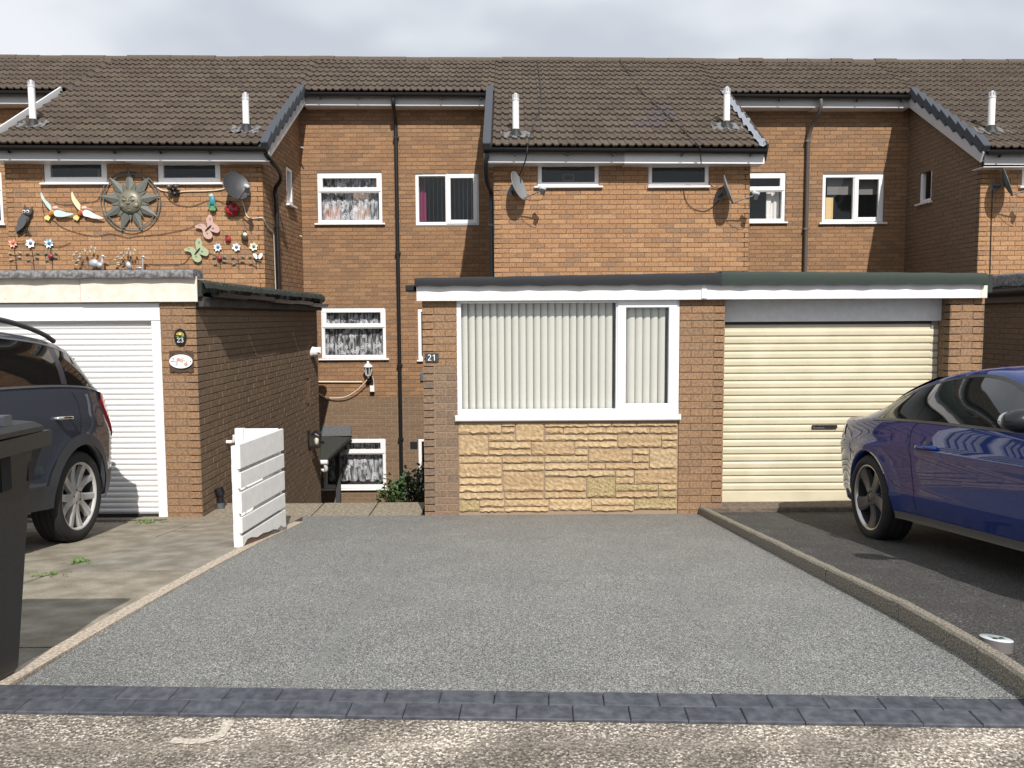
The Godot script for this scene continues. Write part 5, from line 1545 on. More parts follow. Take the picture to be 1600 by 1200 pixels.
# ---------------------------------------------------------------- things that stand about
func build_bin():
	var m := mat(.020, .020, .0205, 0.42, noise_tex(81, 0.05, Color(0.75, 0.74, 0.72), Color(1, 1, 1), 256), 2.0)
	var o := thing("wheelie_bin", "black wheelie bin cut off by the photo's left edge", "bin", Vector3(-2.215, slope(3.05) - 0.01, -3.05))
	o.scale = Vector3.ONE * 0.965
	# x: -0.29..0.29, z: back (towards the road) +0.33 .. front lip -0.38
	var s := Shape.new()
	var rows := []
	for q in [[0.0, 0.215, -0.20, 0.27], [0.02, 0.225, -0.215, 0.285], [0.55, 0.262, -0.255, 0.30], [0.93, 0.285, -0.295, 0.315]]:
		var row := []
		for c in [[-1, 0], [1, 0], [1, 1], [-1, 1]]:
			var z: float = q[3] if c[1] else q[2]
			row.append(Vector3(q[1] * c[0], q[0], z))
		rows.append(row)
	rows.reverse()
	s.sheet(rows, false, true)
	s.face(rows[3][0], rows[3][1], rows[3][2], rows[3][3], Vector3.DOWN)
	part(o, "body", s.done(), m)
	part(o, "rim", bevm(Vector3(-0.32, 0.935, -0.385), Vector3(0.32, 1.0, 0.34), 0.012), m)
	var lid := Shape.new()
	rows = []
	for q in [[0.312, 1.002, -0.34, 0.36], [0.312, 1.022, -0.34, 0.36], [0.29, 1.045, -0.31, 0.35], [0.25, 1.055, -0.27, 0.3], [0.0, 1.06, -0.02, 0.0]]:
		rows.append([Vector3(-q[0], q[1], q[2]), Vector3(q[0], q[1], q[2]), Vector3(q[0], q[1] + 0.012, q[3]), Vector3(-q[0], q[1] + 0.012, q[3])])
	rows.reverse()
	lid.sheet(rows, false, true)
	part(o, "lid", lid.done(), m)
	part(o, "lid_catch", bevm(Vector3(0.235, 1.04, -0.165), Vector3(0.285, 1.09, -0.11), 0.006), mat(.05, .055, .07, 0.25))
	for z in [-0.33, -0.09]:
		for sx in [-1, 1]:
			if z < -0.2:
				var poly := PackedVector2Array([Vector2(-0.37, 0.925), Vector2(-0.27, 0.925), Vector2(-0.262, 0.80), Vector2(-0.285, 0.80)])
				var b := Shape.new()
				b.prism(poly, -0.012, 0.012, Transform3D(Basis(Vector3.FORWARD * -1.0, Vector3.UP, Vector3.RIGHT * -1.0), Vector3(0.27 * sx, 0, 0)))
				part(o, "rim_bracket", b.done(), mat(.008, .008, .008, 0.6))
			else:
				part(o, "grip_slot", boxm(Vector3(0.268 * sx - 0.018, 0.79, -0.14), Vector3(0.268 * sx + 0.0185, 0.925, -0.075)), mat(.004, .004, .004, 0.8))
	for sx in [-1, 1]:
		var w := Shape.new()
		w.lathe([Vector2(0.0, -0.025), Vector2(0.09, -0.025), Vector2(0.1, -0.015), Vector2(0.1, 0.015), Vector2(0.09, 0.025), Vector2(0.0, 0.025)], 20, Transform3D(Basis(Vector3.FORWARD, PI / 2), Vector3(0.255 * sx, 0.1, 0.30)))
		part(o, "wheel", w.done(), M.rubber)
	part(o, "handle", tubem([Vector3(-0.27, 1.0, 0.40), Vector3(0.27, 1.0, 0.40)], 0.016, 8), m)

func build_slatted_screen():
	# an L of painted boards: one side along the drive, one across behind it
	var o := thing("slatted_screen", "white-painted slatted timber screen with a broken rotten bottom board", "fence", Vector3.ZERO)
	var near := ground_pt(-2.135, 6.42); var far := ground_pt(-2.045, 7.33)
	var along := far - near
	along.y = 0
	var l := along.length()
	var b := Basis(along.normalized(), Vector3.UP, along.normalized().cross(Vector3.UP))
	var base := Vector3(near.x, far.y, near.z)
	var xf := Transform3D(b, base)      # x along the screen, y up from the lower end, z towards the drive
	var tops := [0.93, 0.705, 0.548, 0.348, 0.196]
	var bots := [0.738, 0.582, 0.382, 0.226, 0.05]
	for k in 5:
		var s := Shape.new()
		if k < 4:
			s.bevel(Vector3(-0.01, bots[k], 0.0), Vector3(l, tops[k], 0.026), 0.003, xf, true)
		else:
			var poly := PackedVector2Array([Vector2(-0.01, 0.196), Vector2(l, 0.196), Vector2(l, 0.045), Vector2(l - 0.05, 0.05), Vector2(l - 0.12, 0.085), Vector2(l - 0.2, 0.07), Vector2(l - 0.3, 0.095), Vector2(l - 0.4, 0.10), Vector2(l - 0.52, 0.12), Vector2(l - 0.64, 0.118), Vector2(l - 0.76, 0.15), Vector2(0.08, 0.155), Vector2(0.03, 0.13), Vector2(-0.01, 0.11)])
			s.prism(poly, 0.0, 0.026, xf)
		part(o, "slat", s.done(), M.white_worn)
	var rot := Shape.new()
	rot.prism(PackedVector2Array([Vector2(0.04, 0.16), Vector2(0.3, 0.15), Vector2(0.55, 0.11), Vector2(0.6, 0.08), Vector2(0.36, 0.075), Vector2(0.2, 0.09), Vector2(0.06, 0.10)]), 0.004, 0.02, xf)
	part(o, "rotten_board", rot.done(), mat(.17, .10, .07, 0.95, M.grain, 5.0))
	var pm := Shape.new()
	pm.bevel(Vector3(0.0, 0.085, -0.05), Vector3(0.045, 0.915, -0.001), 0.004, xf, true)
	part(o, "post", pm.done(), M.white_paint)
	var pf := Shape.new()
	pf.bevel(Vector3(l - 0.045, -0.03, -0.05), Vector3(l, 0.925, -0.001), 0.004, xf, true)
	part(o, "post", pf.done(), M.white_worn)
	# inner boards that show through the gaps
	for k in 3:
		var s := Shape.new()
		s.bevel(Vector3(0.05, 0.62 - k * 0.24, -0.075), Vector3(l - 0.05, 0.76 - k * 0.24, -0.052), 0.003, xf, true)
		part(o, "inner_slat", s.done(), M.white_worn)
	var x0 := -2.445; var z := -7.335; var y := far.y
	part(o, "post", bevm(Vector3(x0, y - 0.02, z - 0.02), Vector3(x0 + 0.075, y + 0.935, z + 0.04), 0.004), M.white_paint)
	for k in 5:
		part(o, "back_board", bevm(Vector3(x0 + 0.07, y + 0.05 + k * 0.178, z - 0.018), Vector3(-2.07, y + 0.218 + k * 0.178, z + 0.004), 0.003), M.white_paint)
	part(o, "foot_block", bevm(Vector3(x0 - 0.015, y - 0.02, z + 0.01), Vector3(x0 + 0.06, y + 0.11, z + 0.06), 0.004), M.white_worn)

func small_things():
	# a fat roll of tape lying flat, its cardboard disc printed in black and green
	var at := Vector3(2.075, slope(3.44) + 0.022, -3.44)
	var o := thing("tape_roll", "grey roll of tape lying on the tarmac beside the kerb, black mark on its label", "tape", at)
	o.transform = Transform3D(Basis(Vector3.RIGHT, -0.10).rotated(Vector3.BACK, -0.10), at)
	var s := Shape.new()
	s.lathe([Vector2(0.0, 0), Vector2(0.063, 0), Vector2(0.065, 0.003), Vector2(0.065, 0.05), Vector2(0.063, 0.052), Vector2(0.0, 0.052)], 40, Transform3D(), false)
	part(o, "tape", s.done(), mat(.135, .125, .125, 0.35))
	var d := Shape.new()
	d.lathe([Vector2(0.0, 0.0525), Vector2(0.0635, 0.0525), Vector2(0.0645, 0.051)], 40)
	var lab := part(o, "label", d.done(), mat(.50, .54, .56, 0.5))
	var ink := mat(.01, .014, .016, 0.5); var green := mat(.20, .33, .25, 0.5)
	var k1 := Shape.new()
	var mark := [[-0.036, -0.022], [-0.012, -0.027], [0.010, -0.010], [0.034, -0.003], [0.040, 0.018], [0.024, 0.021], [0.019, 0.006], [0.0, 0.005], [-0.005, 0.024], [-0.024, 0.024], [-0.028, 0.003], [-0.016, -0.010]]
	k1.prism(PackedVector2Array(mark.map(func(t): return Vector2(t[0], t[1]))), 0.0, 0.0008, Transform3D(Basis(Vector3.RIGHT, Vector3(0, 0, -1), Vector3.UP), Vector3(0, 0.0526, 0)))
	part(lab, "print", k1.done(), ink)
	for q in [[-0.014, 0.011, 0.015, 0.006], [-0.002, -0.021, 0.010, 0.005], [0.024, -0.014, 0.011, 0.004]]:
		var k2 := Shape.new()
		k2.prism(PackedVector2Array([Vector2(q[0] - q[2], q[1] - q[3]), Vector2(q[0] + q[2], q[1] - q[3]), Vector2(q[0] + q[2] * 0.9, q[1] + q[3]), Vector2(q[0] - q[2] * 0.9, q[1] + q[3])]), 0.0, 0.0012, Transform3D(Basis(Vector3.RIGHT, Vector3(0, 0, -1), Vector3.UP), Vector3(0, 0.0529, 0)))
		part(lab, "print", k2.done(), green)
	# slotted drain in front of the shutter
	var gr := thing("drain_grate", "slotted black drain channel set in concrete before the white shutter", "drain", ground_pt(-4.35, 8.12, -0.004))
	part(gr, "channel", bevm(Vector3(-0.9, -0.02, -0.06), Vector3(0.9, 0.004, 0.06), 0.003), mat(.09, .088, .083, 0.8))
	for k in 34:
		var b := Shape.new()
		b.box(Vector3(-0.008, 0.003, -0.043), Vector3(0.008, 0.0075, 0.043), Transform3D(Basis(Vector3.UP, -0.35), Vector3(-0.85 + k * 0.0515, 0, 0)))
		part(gr, "slot", b.done(), M.cable_black)
	# house numbers
	sign_oval()
	var pl := thing("number_plaque", "small slate rectangle reading 21 on the left brick pier", "sign", Vector3(-0.789, 0.99, -8.405))
	part(pl, "plate", bevm(Vector3(-0.067, -0.045, -0.006), Vector3(0.067, 0.045, 0.008), 0.003), mat(.048, .056, .063, 0.5, M.speck, 8.0))
	text(pl, "21", 0.058, Vector3(0, 0.0, 0.0085), mat(.8, .82, .82, 0.5), "digits")
	for x in [-0.054, 0.054]:
		var b := Shape.new()
		b.ball(Vector3(x, 0, 0.008), Vector3(0.004, 0.004, 0.003), 8, 5)
		part(pl, "screw", b.done(), M.chrome)
	# blinds in the big window
	var bl := thing("vertical_blind", "cream vertical blind, drawn shut behind the large pane", "blind", Vector3.ZERO)
	var x0: float = -0.504; var x1: float = 1.054
	hang_slats(bl, x0, x1, 0.42, 1.58, -8.535, 21, 0.46)
	var bl2 := thing("vertical_blind", "cream vertical blind, drawn behind the narrow opening sash", "blind", Vector3.ZERO)
	hang_slats(bl2, 1.205, 1.598, 0.42, 1.58, -8.535, 5, 0.46)
	# what stands behind the other windows
	var dk := thing("vertical_blind", "open vertical blind upstairs, slats edge-on, in the recess casement", "blind", Vector3.ZERO)
	hang_slats(dk, -1.698, -0.656, 3.214, 4.006, -15.80, 13, 1.47)
	one("curtain", drape(-1.751, -1.568, 3.186, 4.116, -15.93, 0.03, 2.0), mat(.22, .02, .09, 0.9), "magenta curtain at the left edge of the upstairs casement with dark blind", "curtain")
	one("curtain", drape(-1.782, -1.685, 3.181, 4.108, -15.85, 0.02, 1.0), mat(.35, .42, .38, 0.9), "pale green-grey curtain edge beside the magenta curtain", "curtain")
	var lace1 := lace(1, 0.34); var lace2 := lace(2, 0.26); var lace3 := lace(3, 0.36)
	one("lace_curtain", drape(-3.613, -2.458, 3.205, 4, -15.80, 0.035, 9.0, true), lace1, "gathered lace curtain with peach flowers in the top window of the recess", "curtain")
	one("curtain", drape(-3.501, -3.195, 3.217, 3.552, -15.90, 0.03, 3.0), mat(.55, .32, .24, 0.9), "peach flowered cushion cover behind the left of the top lace curtain", "curtain")
	one("curtain", drape(-2.938, -2.645, 3.217, 3.766, -15.90, 0.03, 3.0), mat(.52, .36, .27, 0.9), "peach flowered drape behind the right of the top lace curtain", "curtain")
	one("lace_curtain", drape(-3.54, -2.385, 0.649, 1.489, -15.80, 0.03, 5.0, true), lace2, "grey lace curtain swept aside in the middle window of the recess", "curtain")
	one("lace_curtain", drape(-3.503, -2.385, -1.75, -0.977, -15.80, 0.03, 7.0, true), lace3, "white lace curtain with a scalloped hem in the lowest window", "curtain")
	one("curtain", drape(4.851, 5.205, 3.173, 3.745, -15.84, 0.04, 2.0), mat(.68, .68, .66, 0.9), "white curtain tied back in the window half hidden by a dish", "curtain")
	one("roller_blind", boxm(Vector3(5.994, 3.659, -15.83), Vector3(7.092, 4.038, -15.82)), mat(.16, .155, .15, 0.9), "grey roller blind pulled a third down in the right-hand casement", "blind")
	one("curtain", drape(5.982, 6.128, 3.162, 3.614, -15.86, 0.015, 1.0), mat(.62, .47, .22, 0.9), "yellow curtain at the left edge of the right-hand casement", "curtain")
	var pic := thing("picture_frame", "pale picture frame propped inside the narrow window under the eaves", "picture frame", Vector3(0.952, 3.606, -13.45))
	for q in [[-0.09, -0.05, 0.09, -0.035], [-0.09, 0.045, 0.09, 0.06], [-0.09, -0.05, -0.075, 0.06], [0.075, -0.05, 0.09, 0.06]]:
		part(pic, "frame_side", boxm(Vector3(q[0], q[1], 0), Vector3(q[2], q[3], 0.012 + absf(q[0]) * 0.01)), mat(.35, .36, .36, 0.6))
	var vase := Shape.new()
	vase.lathe([Vector2(0.02, -0.05), Vector2(0.035, -0.02), Vector2(0.02, 0.03), Vector2(0.012, 0.12), Vector2(0.016, 0.125)], 14, Transform3D(Basis(), Vector3(-6.53, 3.652, -13.45)))
	one("bottle", vase.done(), mat(.45, .47, .46, 0.4), "pale bottle standing inside the left narrow window", "bottle")
	var fl := Shape.new()
	fl.ball(Vector3(-5.063, 3.625, -13.45), Vector3(0.08, 0.045, 0.05))
	one("cushion", fl.done(), mat(.25, .02, .05, 0.9), "dark red cushion inside the narrow window beside the dish", "cushion")

func text(root: Node, what: String, h: float, at: Vector3, m: Material, called: String, tilt := 0.0, serif := false):
	var f := SystemFont.new()
	f.font_names = PackedStringArray(["Droid Serif" if serif else "Droid Sans"])
	var t := TextMesh.new()
	t.text = what; t.font = f; t.font_size = 32; t.pixel_size = h / 23.0; t.depth = 0.0016
	return part(root, called, t, m, Transform3D(Basis(Vector3.BACK, tilt), at))
func oval(rx: float, ry: float, n := 40) -> PackedVector2Array:
	var p := PackedVector2Array()
	for k in n: p.append(Vector2(rx * cos(TAU * k / n), ry * sin(TAU * k / n)))
	return p
func oval_plate(rx: float, ry: float, t: float) -> ArrayMesh:
	var s := Shape.new()
	s.prism(oval(rx, ry), -0.004, t)
	return s.done()
func sign_oval():
	var o := thing("number_plaque", "black oval plaque with a yellow sunflower over the number 23", "sign", Vector3(-3.332, 1.211, -8.405))
	part(o, "plate", oval_plate(0.062, 0.088, 0.008), mat(.010, .013, .013, 0.3))
	var s := Shape.new()
	for k in 11:
		var a := PI * (k - 0.5) / 10.0 + 0.0
		var d := Vector2(cos(a), sin(a) * 0.75)
		var q := Vector2(-d.y, d.x)
		s.prism(PackedVector2Array([d * 0.008, d * 0.028 + q * 0.0065, d * 0.043, d * 0.028 - q * 0.0065]), 0.0, 0.0018, Transform3D(Basis(), Vector3(0, 0.025, 0.008)))
	part(o, "sunflower", s.done(), mat(.60, .44, .08, 0.5))
	var c := Shape.new()
	c.ball(Vector3(0, 0.028, 0.009), Vector3(0.013, 0.009, 0.003), 12, 6)
	part(o, "flower_centre", c.done(), mat(.62, .56, .3, 0.5))
	var l := Shape.new()
	for sx in [-1, 1]: l.prism(PackedVector2Array([Vector2(0.006 * sx, 0.008), Vector2(0.028 * sx, 0.017), Vector2(0.046 * sx, 0.004), Vector2(0.024 * sx, 0.002)]), 0.0, 0.0015, Transform3D(Basis(), Vector3(0, 0, 0.0078)))
	part(o, "leaf", l.done(), mat(.12, .2, .05, 0.5))
	text(o, "23", 0.045, Vector3(0, -0.030, 0.009), mat(.82, .82, .82, 0.5), "digits", 0.0, true)
	var p := thing("number_plaque", "white oval plaque on a rough bark board, number 23 beside painted flowers", "sign", Vector3(-3.328, 0.967, -8.405))
	var bark := Shape.new()
	var rows := []
	var r := RandomNumberGenerator.new()
	r.seed = 4
	for j in 8:
		var row := []
		for i in 9: row.append(Vector3(-0.122 + i * 0.0305 + (r.randf_range(-0.004, 0.004)), 0.108 - j * 0.031 + r.randf_range(-0.006, 0.006), 0.004 + r.randf_range(0.0, 0.009)))
		rows.append(row)
	bark.sheet(rows, false)
	part(p, "bark_board", bark.done(), mat(.10, .062, .045, 0.95, M.grain, 8.0))
	part(p, "plate", oval_plate(0.116, 0.070, 0.026), mat(.80, .79, .77, 0.2))
	text(p, "2", 0.04, Vector3(-0.075, 0.016, 0.0265), mat(.02, .02, .025, 0.4), "digits", 0.12, true)
	text(p, "3", 0.04, Vector3(-0.045, -0.02, 0.0265), mat(.02, .02, .025, 0.4), "digits", -0.1, true)
	var rose := [Vector2(-0.022, 0.018), Vector2(0.008, 0.012), Vector2(0.052, -0.03)]
	for k in 3:
		var q := Shape.new()
		for j in 6:
			var a := TAU * j / 6
			q.ball(Vector3(rose[k].x + 0.011 * cos(a), rose[k].y + 0.011 * sin(a), 0.0262), Vector3(0.01, 0.01, 0.0012), 8, 4)
		part(p, "painted_rose", q.done(), mat([.52, .6, .55][k], [.28, .38, .3][k], [.26, .26, .28][k], 0.4))
	var lf := Shape.new()
	for q in [[0.025, 0.03, 0.6], [0.038, 0.008, -0.5], [0.02, -0.012, -1.0], [0.06, -0.005, 0.3]]:
		lf.prism(PackedVector2Array([Vector2(-0.015, 0), Vector2(0, 0.006), Vector2(0.015, 0), Vector2(0, -0.006)]), 0, 0.001, Transform3D(Basis(Vector3.BACK, q[2]), Vector3(q[0], q[1], 0.0262)))
	part(p, "painted_leaf", lf.done(), mat(.3, .42, .27, 0.5))
	for x in [-0.098, 0.098]:
		var b := Shape.new()
		b.ball(Vector3(x, 0, 0.026), Vector3(0.006, 0.006, 0.004), 8, 5)
		part(p, "screw", b.done(), M.iron)
func hang_slats(root: Node, x0: float, x1: float, y0: float, y1: float, z: float, n: int, turn: float):
	var rail := part(root, "head_rail", boxm(Vector3(x0, y1 - 0.0, z - 0.03), Vector3(x1, y1 + 0.03, z + 0.02)), M.blind_slat)
	var pitch := (x1 - x0) / n
	var w := pitch * 1.12 if turn < 1.0 else 0.085
	var rows := []
	for q in [y1, y0]:
		var row := []
		for k in 7:
			var u := k / 6.0 - 0.5
			row.append(Vector3(u * w, q, (0.016 if turn < 1.0 else 0.003) * (1.0 - 4.0 * u * u) * (w / 0.09)))
		rows.append(row)
	var s := Shape.new()
	s.sheet(rows)
	var m := s.done()
	for k in n:
		part(root, "slat", m, M.blind_slat, Transform3D(Basis(Vector3.UP, -turn + rnd.randf_range(-0.08, 0.08) * (1.0 if turn < 1.0 else 0.2)), Vector3(x0 + (k + 0.5) * pitch, 0, z)))
func lace(seed_: int, density: float) -> StandardMaterial3D:
	var m := StandardMaterial3D.new()
	m.albedo_texture = lace_texture(seed_, density)
	m.transparency = BaseMaterial3D.TRANSPARENCY_ALPHA
	m.albedo_color = Color(0.86, 0.87, 0.89)
	m.roughness = 0.95
	return m
func drape(x0: float, x1: float, y0: float, y1: float, z: float, amp: float, folds: float, scallop := false) -> ArrayMesh:
	var s := Shape.new(true)
	s.soft()
	var n := 64
	var prev := []
	for k in n + 1:
		var t := float(k) / n
		var zz := z + amp * sin(t * TAU * folds) * (0.7 + 0.3 * sin(t * 9.0)) + amp * 0.4 * sin(t * TAU * folds * 2.3 + 1.0)
		var x := lerpf(x0, x1, t)
		var cut := 0.035 * absf(sin(t * PI * 6.0)) if scallop else 0.0
		var cur := [Vector3(x, y0 + 0.03 - cut, zz), Vector3(x, y1, zz * 0.5 + z * 0.5), Vector2(t * 1.6, 1.0), Vector2(t * 1.6, 0.0)]
		if k > 0:
			s.v(prev[0], prev[2]); s.v(prev[1], prev[3]); s.v(cur[1], cur[3])
			s.v(prev[0], prev[2]); s.v(cur[1], cur[3]); s.v(cur[0], cur[2])
		prev = cur
	return s.done()
# ---------------------------------------------------------------- ornaments on number 23's wall (drawn in pixels of 1/98 m)
const U := 0.0102
func outline(pts: Array, k := U) -> PackedVector2Array: return PackedVector2Array(pts.map(func(q): return Vector2(q[0] * k, -q[1] * k)))
func flatpiece(root: Node, called: String, pts: Array, z0: float, z1: float, m: Material, per := 0):
	var p := outline(pts)
	if per > 0:
		var q := PackedVector2Array()
		var n := p.size()
		for k in n:
			for j in per: q.append(p[k].cubic_interpolate(p[(k + 1) % n], p[(k + n - 1) % n], p[(k + 2) % n], float(j) / per))
		p = q
	var s := Shape.new()
	s.prism(p, z0, z1)
	return part(root, called, s.done(), m)
func blob(root: Node, called: String, c: Vector3, r: Vector3, m: Material, turn := 0.0):
	var s := Shape.new()
	s.ball(Vector3.ZERO, r * U, 14, 9, Transform3D(Basis(Vector3.BACK, turn), Vector3(c.x * U, -c.y * U, c.z)))
	return part(root, called, s.done(), m)
func wall_ornaments():
	sun_face()
	# owl
	var grey := mat(.20, .21, .22, 0.6, noise_tex(91, 0.12, Color(0.1, 0.1, 0.12), Color(1, 1, 1), 256), 9.0)
	var o := thing("owl_ornament", "black and silver metal owl on the brick wall at the far left", "ornament", Vector3(-7.587, 2.972, -13.19))
	blob(o, "body", Vector3(-1, 3, 0.04), Vector3(8, 14, 4), grey, -0.55)
	blob(o, "head", Vector3(6, -9, 0.05), Vector3(7.5, 6.5, 4), grey, -0.2)
	for q in [[[0, -14], [2, -21], [6, -14]], [[9, -13], [14, -18], [13, -9]]]: flatpiece(o, "ear_tuft", q, 0.03, 0.05, grey)
	for x in [3.0, 8.5]:
		blob(o, "eye", Vector3(x, -10, 0.085), Vector3(2.6, 2.6, 0.9), mat(.6, .6, .6, 0.3))
		blob(o, "pupil", Vector3(x, -10, 0.093), Vector3(1.4, 1.4, 0.6), M.cable_black)
	flatpiece(o, "beak", [[5, -8], [7, -8], [6, -4]], 0.085, 0.1, M.iron)
	flatpiece(o, "wing", [[-3, -3], [5, 2], [3, 10], [-4, 17], [-11, 20], [-9, 10]], 0.07, 0.085, mat(.11, .115, .125, 0.5, M.grain, 9.0), 3)
	flatpiece(o, "tail", [[-13, 12], [-7, 14], [-8, 23], [-12, 24]], 0.02, 0.05, M.iron)
	for x in [-0.5, 2.5]: flatpiece(o, "leg", [[x, 13], [x + 1.2, 13], [x + 1.8, 20], [x + 7, 22], [x + 6, 23], [x + 1.5, 21.4], [x - 3, 23.5], [x - 3, 22.5], [x + 0.6, 20.5]], 0.03, 0.045, M.iron)
	# two hummingbirds
	for k in 2:
		var at: Vector3 = [Vector3(-7.149, 3.058, -13.185), Vector3(-6.698, 3.056, -13.185)][k]
		var h := thing("hummingbird_ornament", ["painted metal hummingbird with pale blue wings, beside the owl", "painted metal hummingbird with cream and orange wings, touching the sun ornament"][k], "ornament", at, "hummingbird ornaments")
		blob(h, "body", Vector3(0, 0, 0.04), Vector3(6.5, 4, 3), mat([.46, .42][k], [.2, .1][k], [.04, .035][k], 0.4), 0.85)
		blob(h, "head", Vector3(6, -7, 0.045), Vector3(5, 3.2, 2.5), mat(.6, .42, .34, 0.45), 0.1)
		flatpiece(h, "beak", [[9, -9], [20, -5], [20, -4], [9, -6]], 0.04, 0.05, mat(.45, .3, .2, 0.5))
		flatpiece(h, "wing", [[0, -3], [-5, -8], [-9, -14], [-14, -23] if k == 0 else [-12, -22], [-14, -31] if k == 0 else [-11, -32], [-11, -26] if k == 0 else [-7, -24], [-8, -20] if k == 0 else [-3, -18], [-2, -14] if k == 0 else [1, -12], [1, -8]], 0.05, 0.058, [mat(.50, .62, .60, 0.4), mat(.74, .66, .42, 0.4)][k], 3)
		flatpiece(h, "wing", [[4, 0], [6, 5], [12, 6.5], [22, 6] if k == 0 else [22, 9], [35, 2] if k == 0 else [36, 8.5], [24, 0] if k == 0 else [24, 3], [12, -4], [6, -3]], 0.055, 0.063, [mat(.52, .66, .66, 0.4), mat(.76, .74, .7, 0.4)][k], 3)
		flatpiece(h, "tail", [[-4, 3], [-2, 6], [-4, 10], [-6, 12], [-8, 10.5], [-11, 9.5], [-12, 7], [-10, 4.5]], 0.03, 0.04, mat(.72, .62, .2, 0.45))
	# flowers on wire stems
	var spots := [Vector3(-7.792, 2.599, -13.18), Vector3(-7.516, 2.593, -13.18), Vector3(-7.224, 2.591, -13.18), Vector3(-4.578, 2.518, -13.18), Vector3(-4.286, 2.517, -13.18), Vector3(-4.014, 2.525, -13.18)]
	var names := ["metal flower with eight coral petals, leftmost of those on the wall", "white metal flower with a blue centre, between the coral and the blue one", "metal flower with sky-blue petals, right of the white one", "white and blue metal flower under the small ladybird", "white metal flower between the blue and the cream ones", "cream metal flower nearest the wall's right corner"]
	var petal := [mat(.62, .25, .18, 0.4), mat(.78, .8, .84, 0.35), mat(.26, .52, .66, 0.35), mat(.55, .68, .78, 0.35), mat(.80, .81, .83, 0.35), mat(.80, .74, .52, 0.35)]
	var tip := [mat(.75, .42, .25, 0.4), mat(.80, .82, .86, 0.35), mat(.78, .82, .84, 0.35), mat(.8, .82, .84, 0.35), mat(.82, .83, .85, 0.35), mat(.83, .8, .66, 0.35)]
	for k in 6:
		var f := thing("flower_ornament", names[k], "ornament", spots[k], "metal wall flowers")
		var n: int = [8, 6, 8, 8, 6, 6][k]
		var r := 7.6 if k < 3 else 6.8
		for j in n:
			var a := TAU * j / n + 0.3
			var s := Shape.new()
			var d := Vector2(cos(a), sin(a)); var q := Vector2(-d.y, d.x)
			var rows := []
			for i in 6:
				var u := i / 5.0
				var w: float = r * (0.34 if n == 6 else 0.24) * sin(PI * (0.12 + 0.8 * u)) 
				var c := d * lerpf(1.2, r, u)
				rows.append([Vector3((c - q * w).x, (c - q * w).y, 1.0 + u * 1.6) * U, Vector3(c.x, c.y, 0.3 + u * 1.2) * U, Vector3((c + q * w).x, (c + q * w).y, 1.0 + u * 1.6) * U])
			s.sheet(rows)
			part(f, "petal", s.done(), tip[k] if j % 2 and n == 8 else petal[k])
		blob(f, "flower_centre", Vector3(0, 0, 0.018), Vector3(2.4, 2.4, 1.6), mat(.08, .16, .26, 0.4) if k > 0 else mat(.4, .14, .1, 0.4))
		var foot: float = 42.0 if k < 3 else 34.0
		part(f, "stem", tubem(curve([Vector3(0, -2 * U, 0), Vector3(1.2 * U, -14 * U, 0.004), Vector3(2.2 * U, -26 * U, 0.0), Vector3(2.6 * U, -foot * U, 0.0)], 4), 0.0045, 6), M.iron)
		for q in [[-8, 16, 0.4], [8, 15, -0.5], [-7, 26, 0.2], [7, 22, -0.2]]:
			var l := Shape.new()
			l.ball(Vector3.ZERO, Vector3(3.0, 1.5, 0.8) * U, 10, 6, Transform3D(Basis(Vector3.BACK, q[2]), Vector3(q[0] * U + 0.015, -q[1] * U, 0.012)))
			part(f, "leaf", l.done(), mat(.14, .17, .13, 0.5) if k != 0 else mat(.3, .3, .2, 0.5))
			part(f, "twig", tubem([Vector3(1.6 * U, -(q[1] + 4) * U, 0), Vector3(q[0] * U + 0.015, -q[1] * U, 0.008)], 0.003, 5), M.iron)
		if k == 2 or k == 3: blob(f, "bud", Vector3(2, 20 if k == 2 else 17, 0.03), Vector3(4, 3.4, 2.4), mat(.25, .03, .05, 0.4))
	# two peacocks sitting on the garage roof's edge
	for k in 2:
		var at: Vector3 = [Vector3(-6.495, 2.184, -13.1), Vector3(-5.864, 2.17, -13.1)][k]
		var p := thing("peacock_ornament", ["silver metal peacock with a copper-leaf tail, the fuller one near the owl's side", "slender silver metal peacock with a copper-leaf tail, right of the fuller one"][k], "ornament", at, "peacock ornaments")
		var silver := mat(.50, .52, .54, 0.35); silver.metallic = 0.5
		if k == 0:
			blob(p, "body", Vector3(1, -8, 0.03), Vector3(8, 7, 5), silver, 0.1)
			blob(p, "breast", Vector3(10, -5, 0.035), Vector3(5, 5, 4), silver)
		else:
			blob(p, "body", Vector3(-8, -6, 0.03), Vector3(4.5, 6.5, 4), silver, 0.3)
			blob(p, "breast", Vector3(8, -2, 0.035), Vector3(5, 2, 3), silver)
		var nx := 12.0
		part(p, "neck", tubem(curve([Vector3(nx * U, -0.02 if k else 0.05, 0.03), Vector3((nx + 2) * U, 9 * U, 0.035), Vector3((nx + 2) * U, 15 * U, 0.035), Vector3((nx + 3) * U, 18 * U, 0.035)], 4), [0.03, 0.029, 0.028, 0.026, 0.024, 0.022, 0.02, 0.018, 0.017, 0.017, 0.018, 0.018, 0.018] if k == 0 else 0.014, 8), silver)
		blob(p, "head", Vector3(nx + 3, -19, 0.04), Vector3(3, 2, 1.8), silver, -0.2)
		flatpiece(p, "beak", [[nx + 5, -20], [nx + 10, -17], [nx + 5, -17.5]], 0.035, 0.045, silver)
		var m: Material = M.bronze
		var r := RandomNumberGenerator.new()
		r.seed = 40 + k
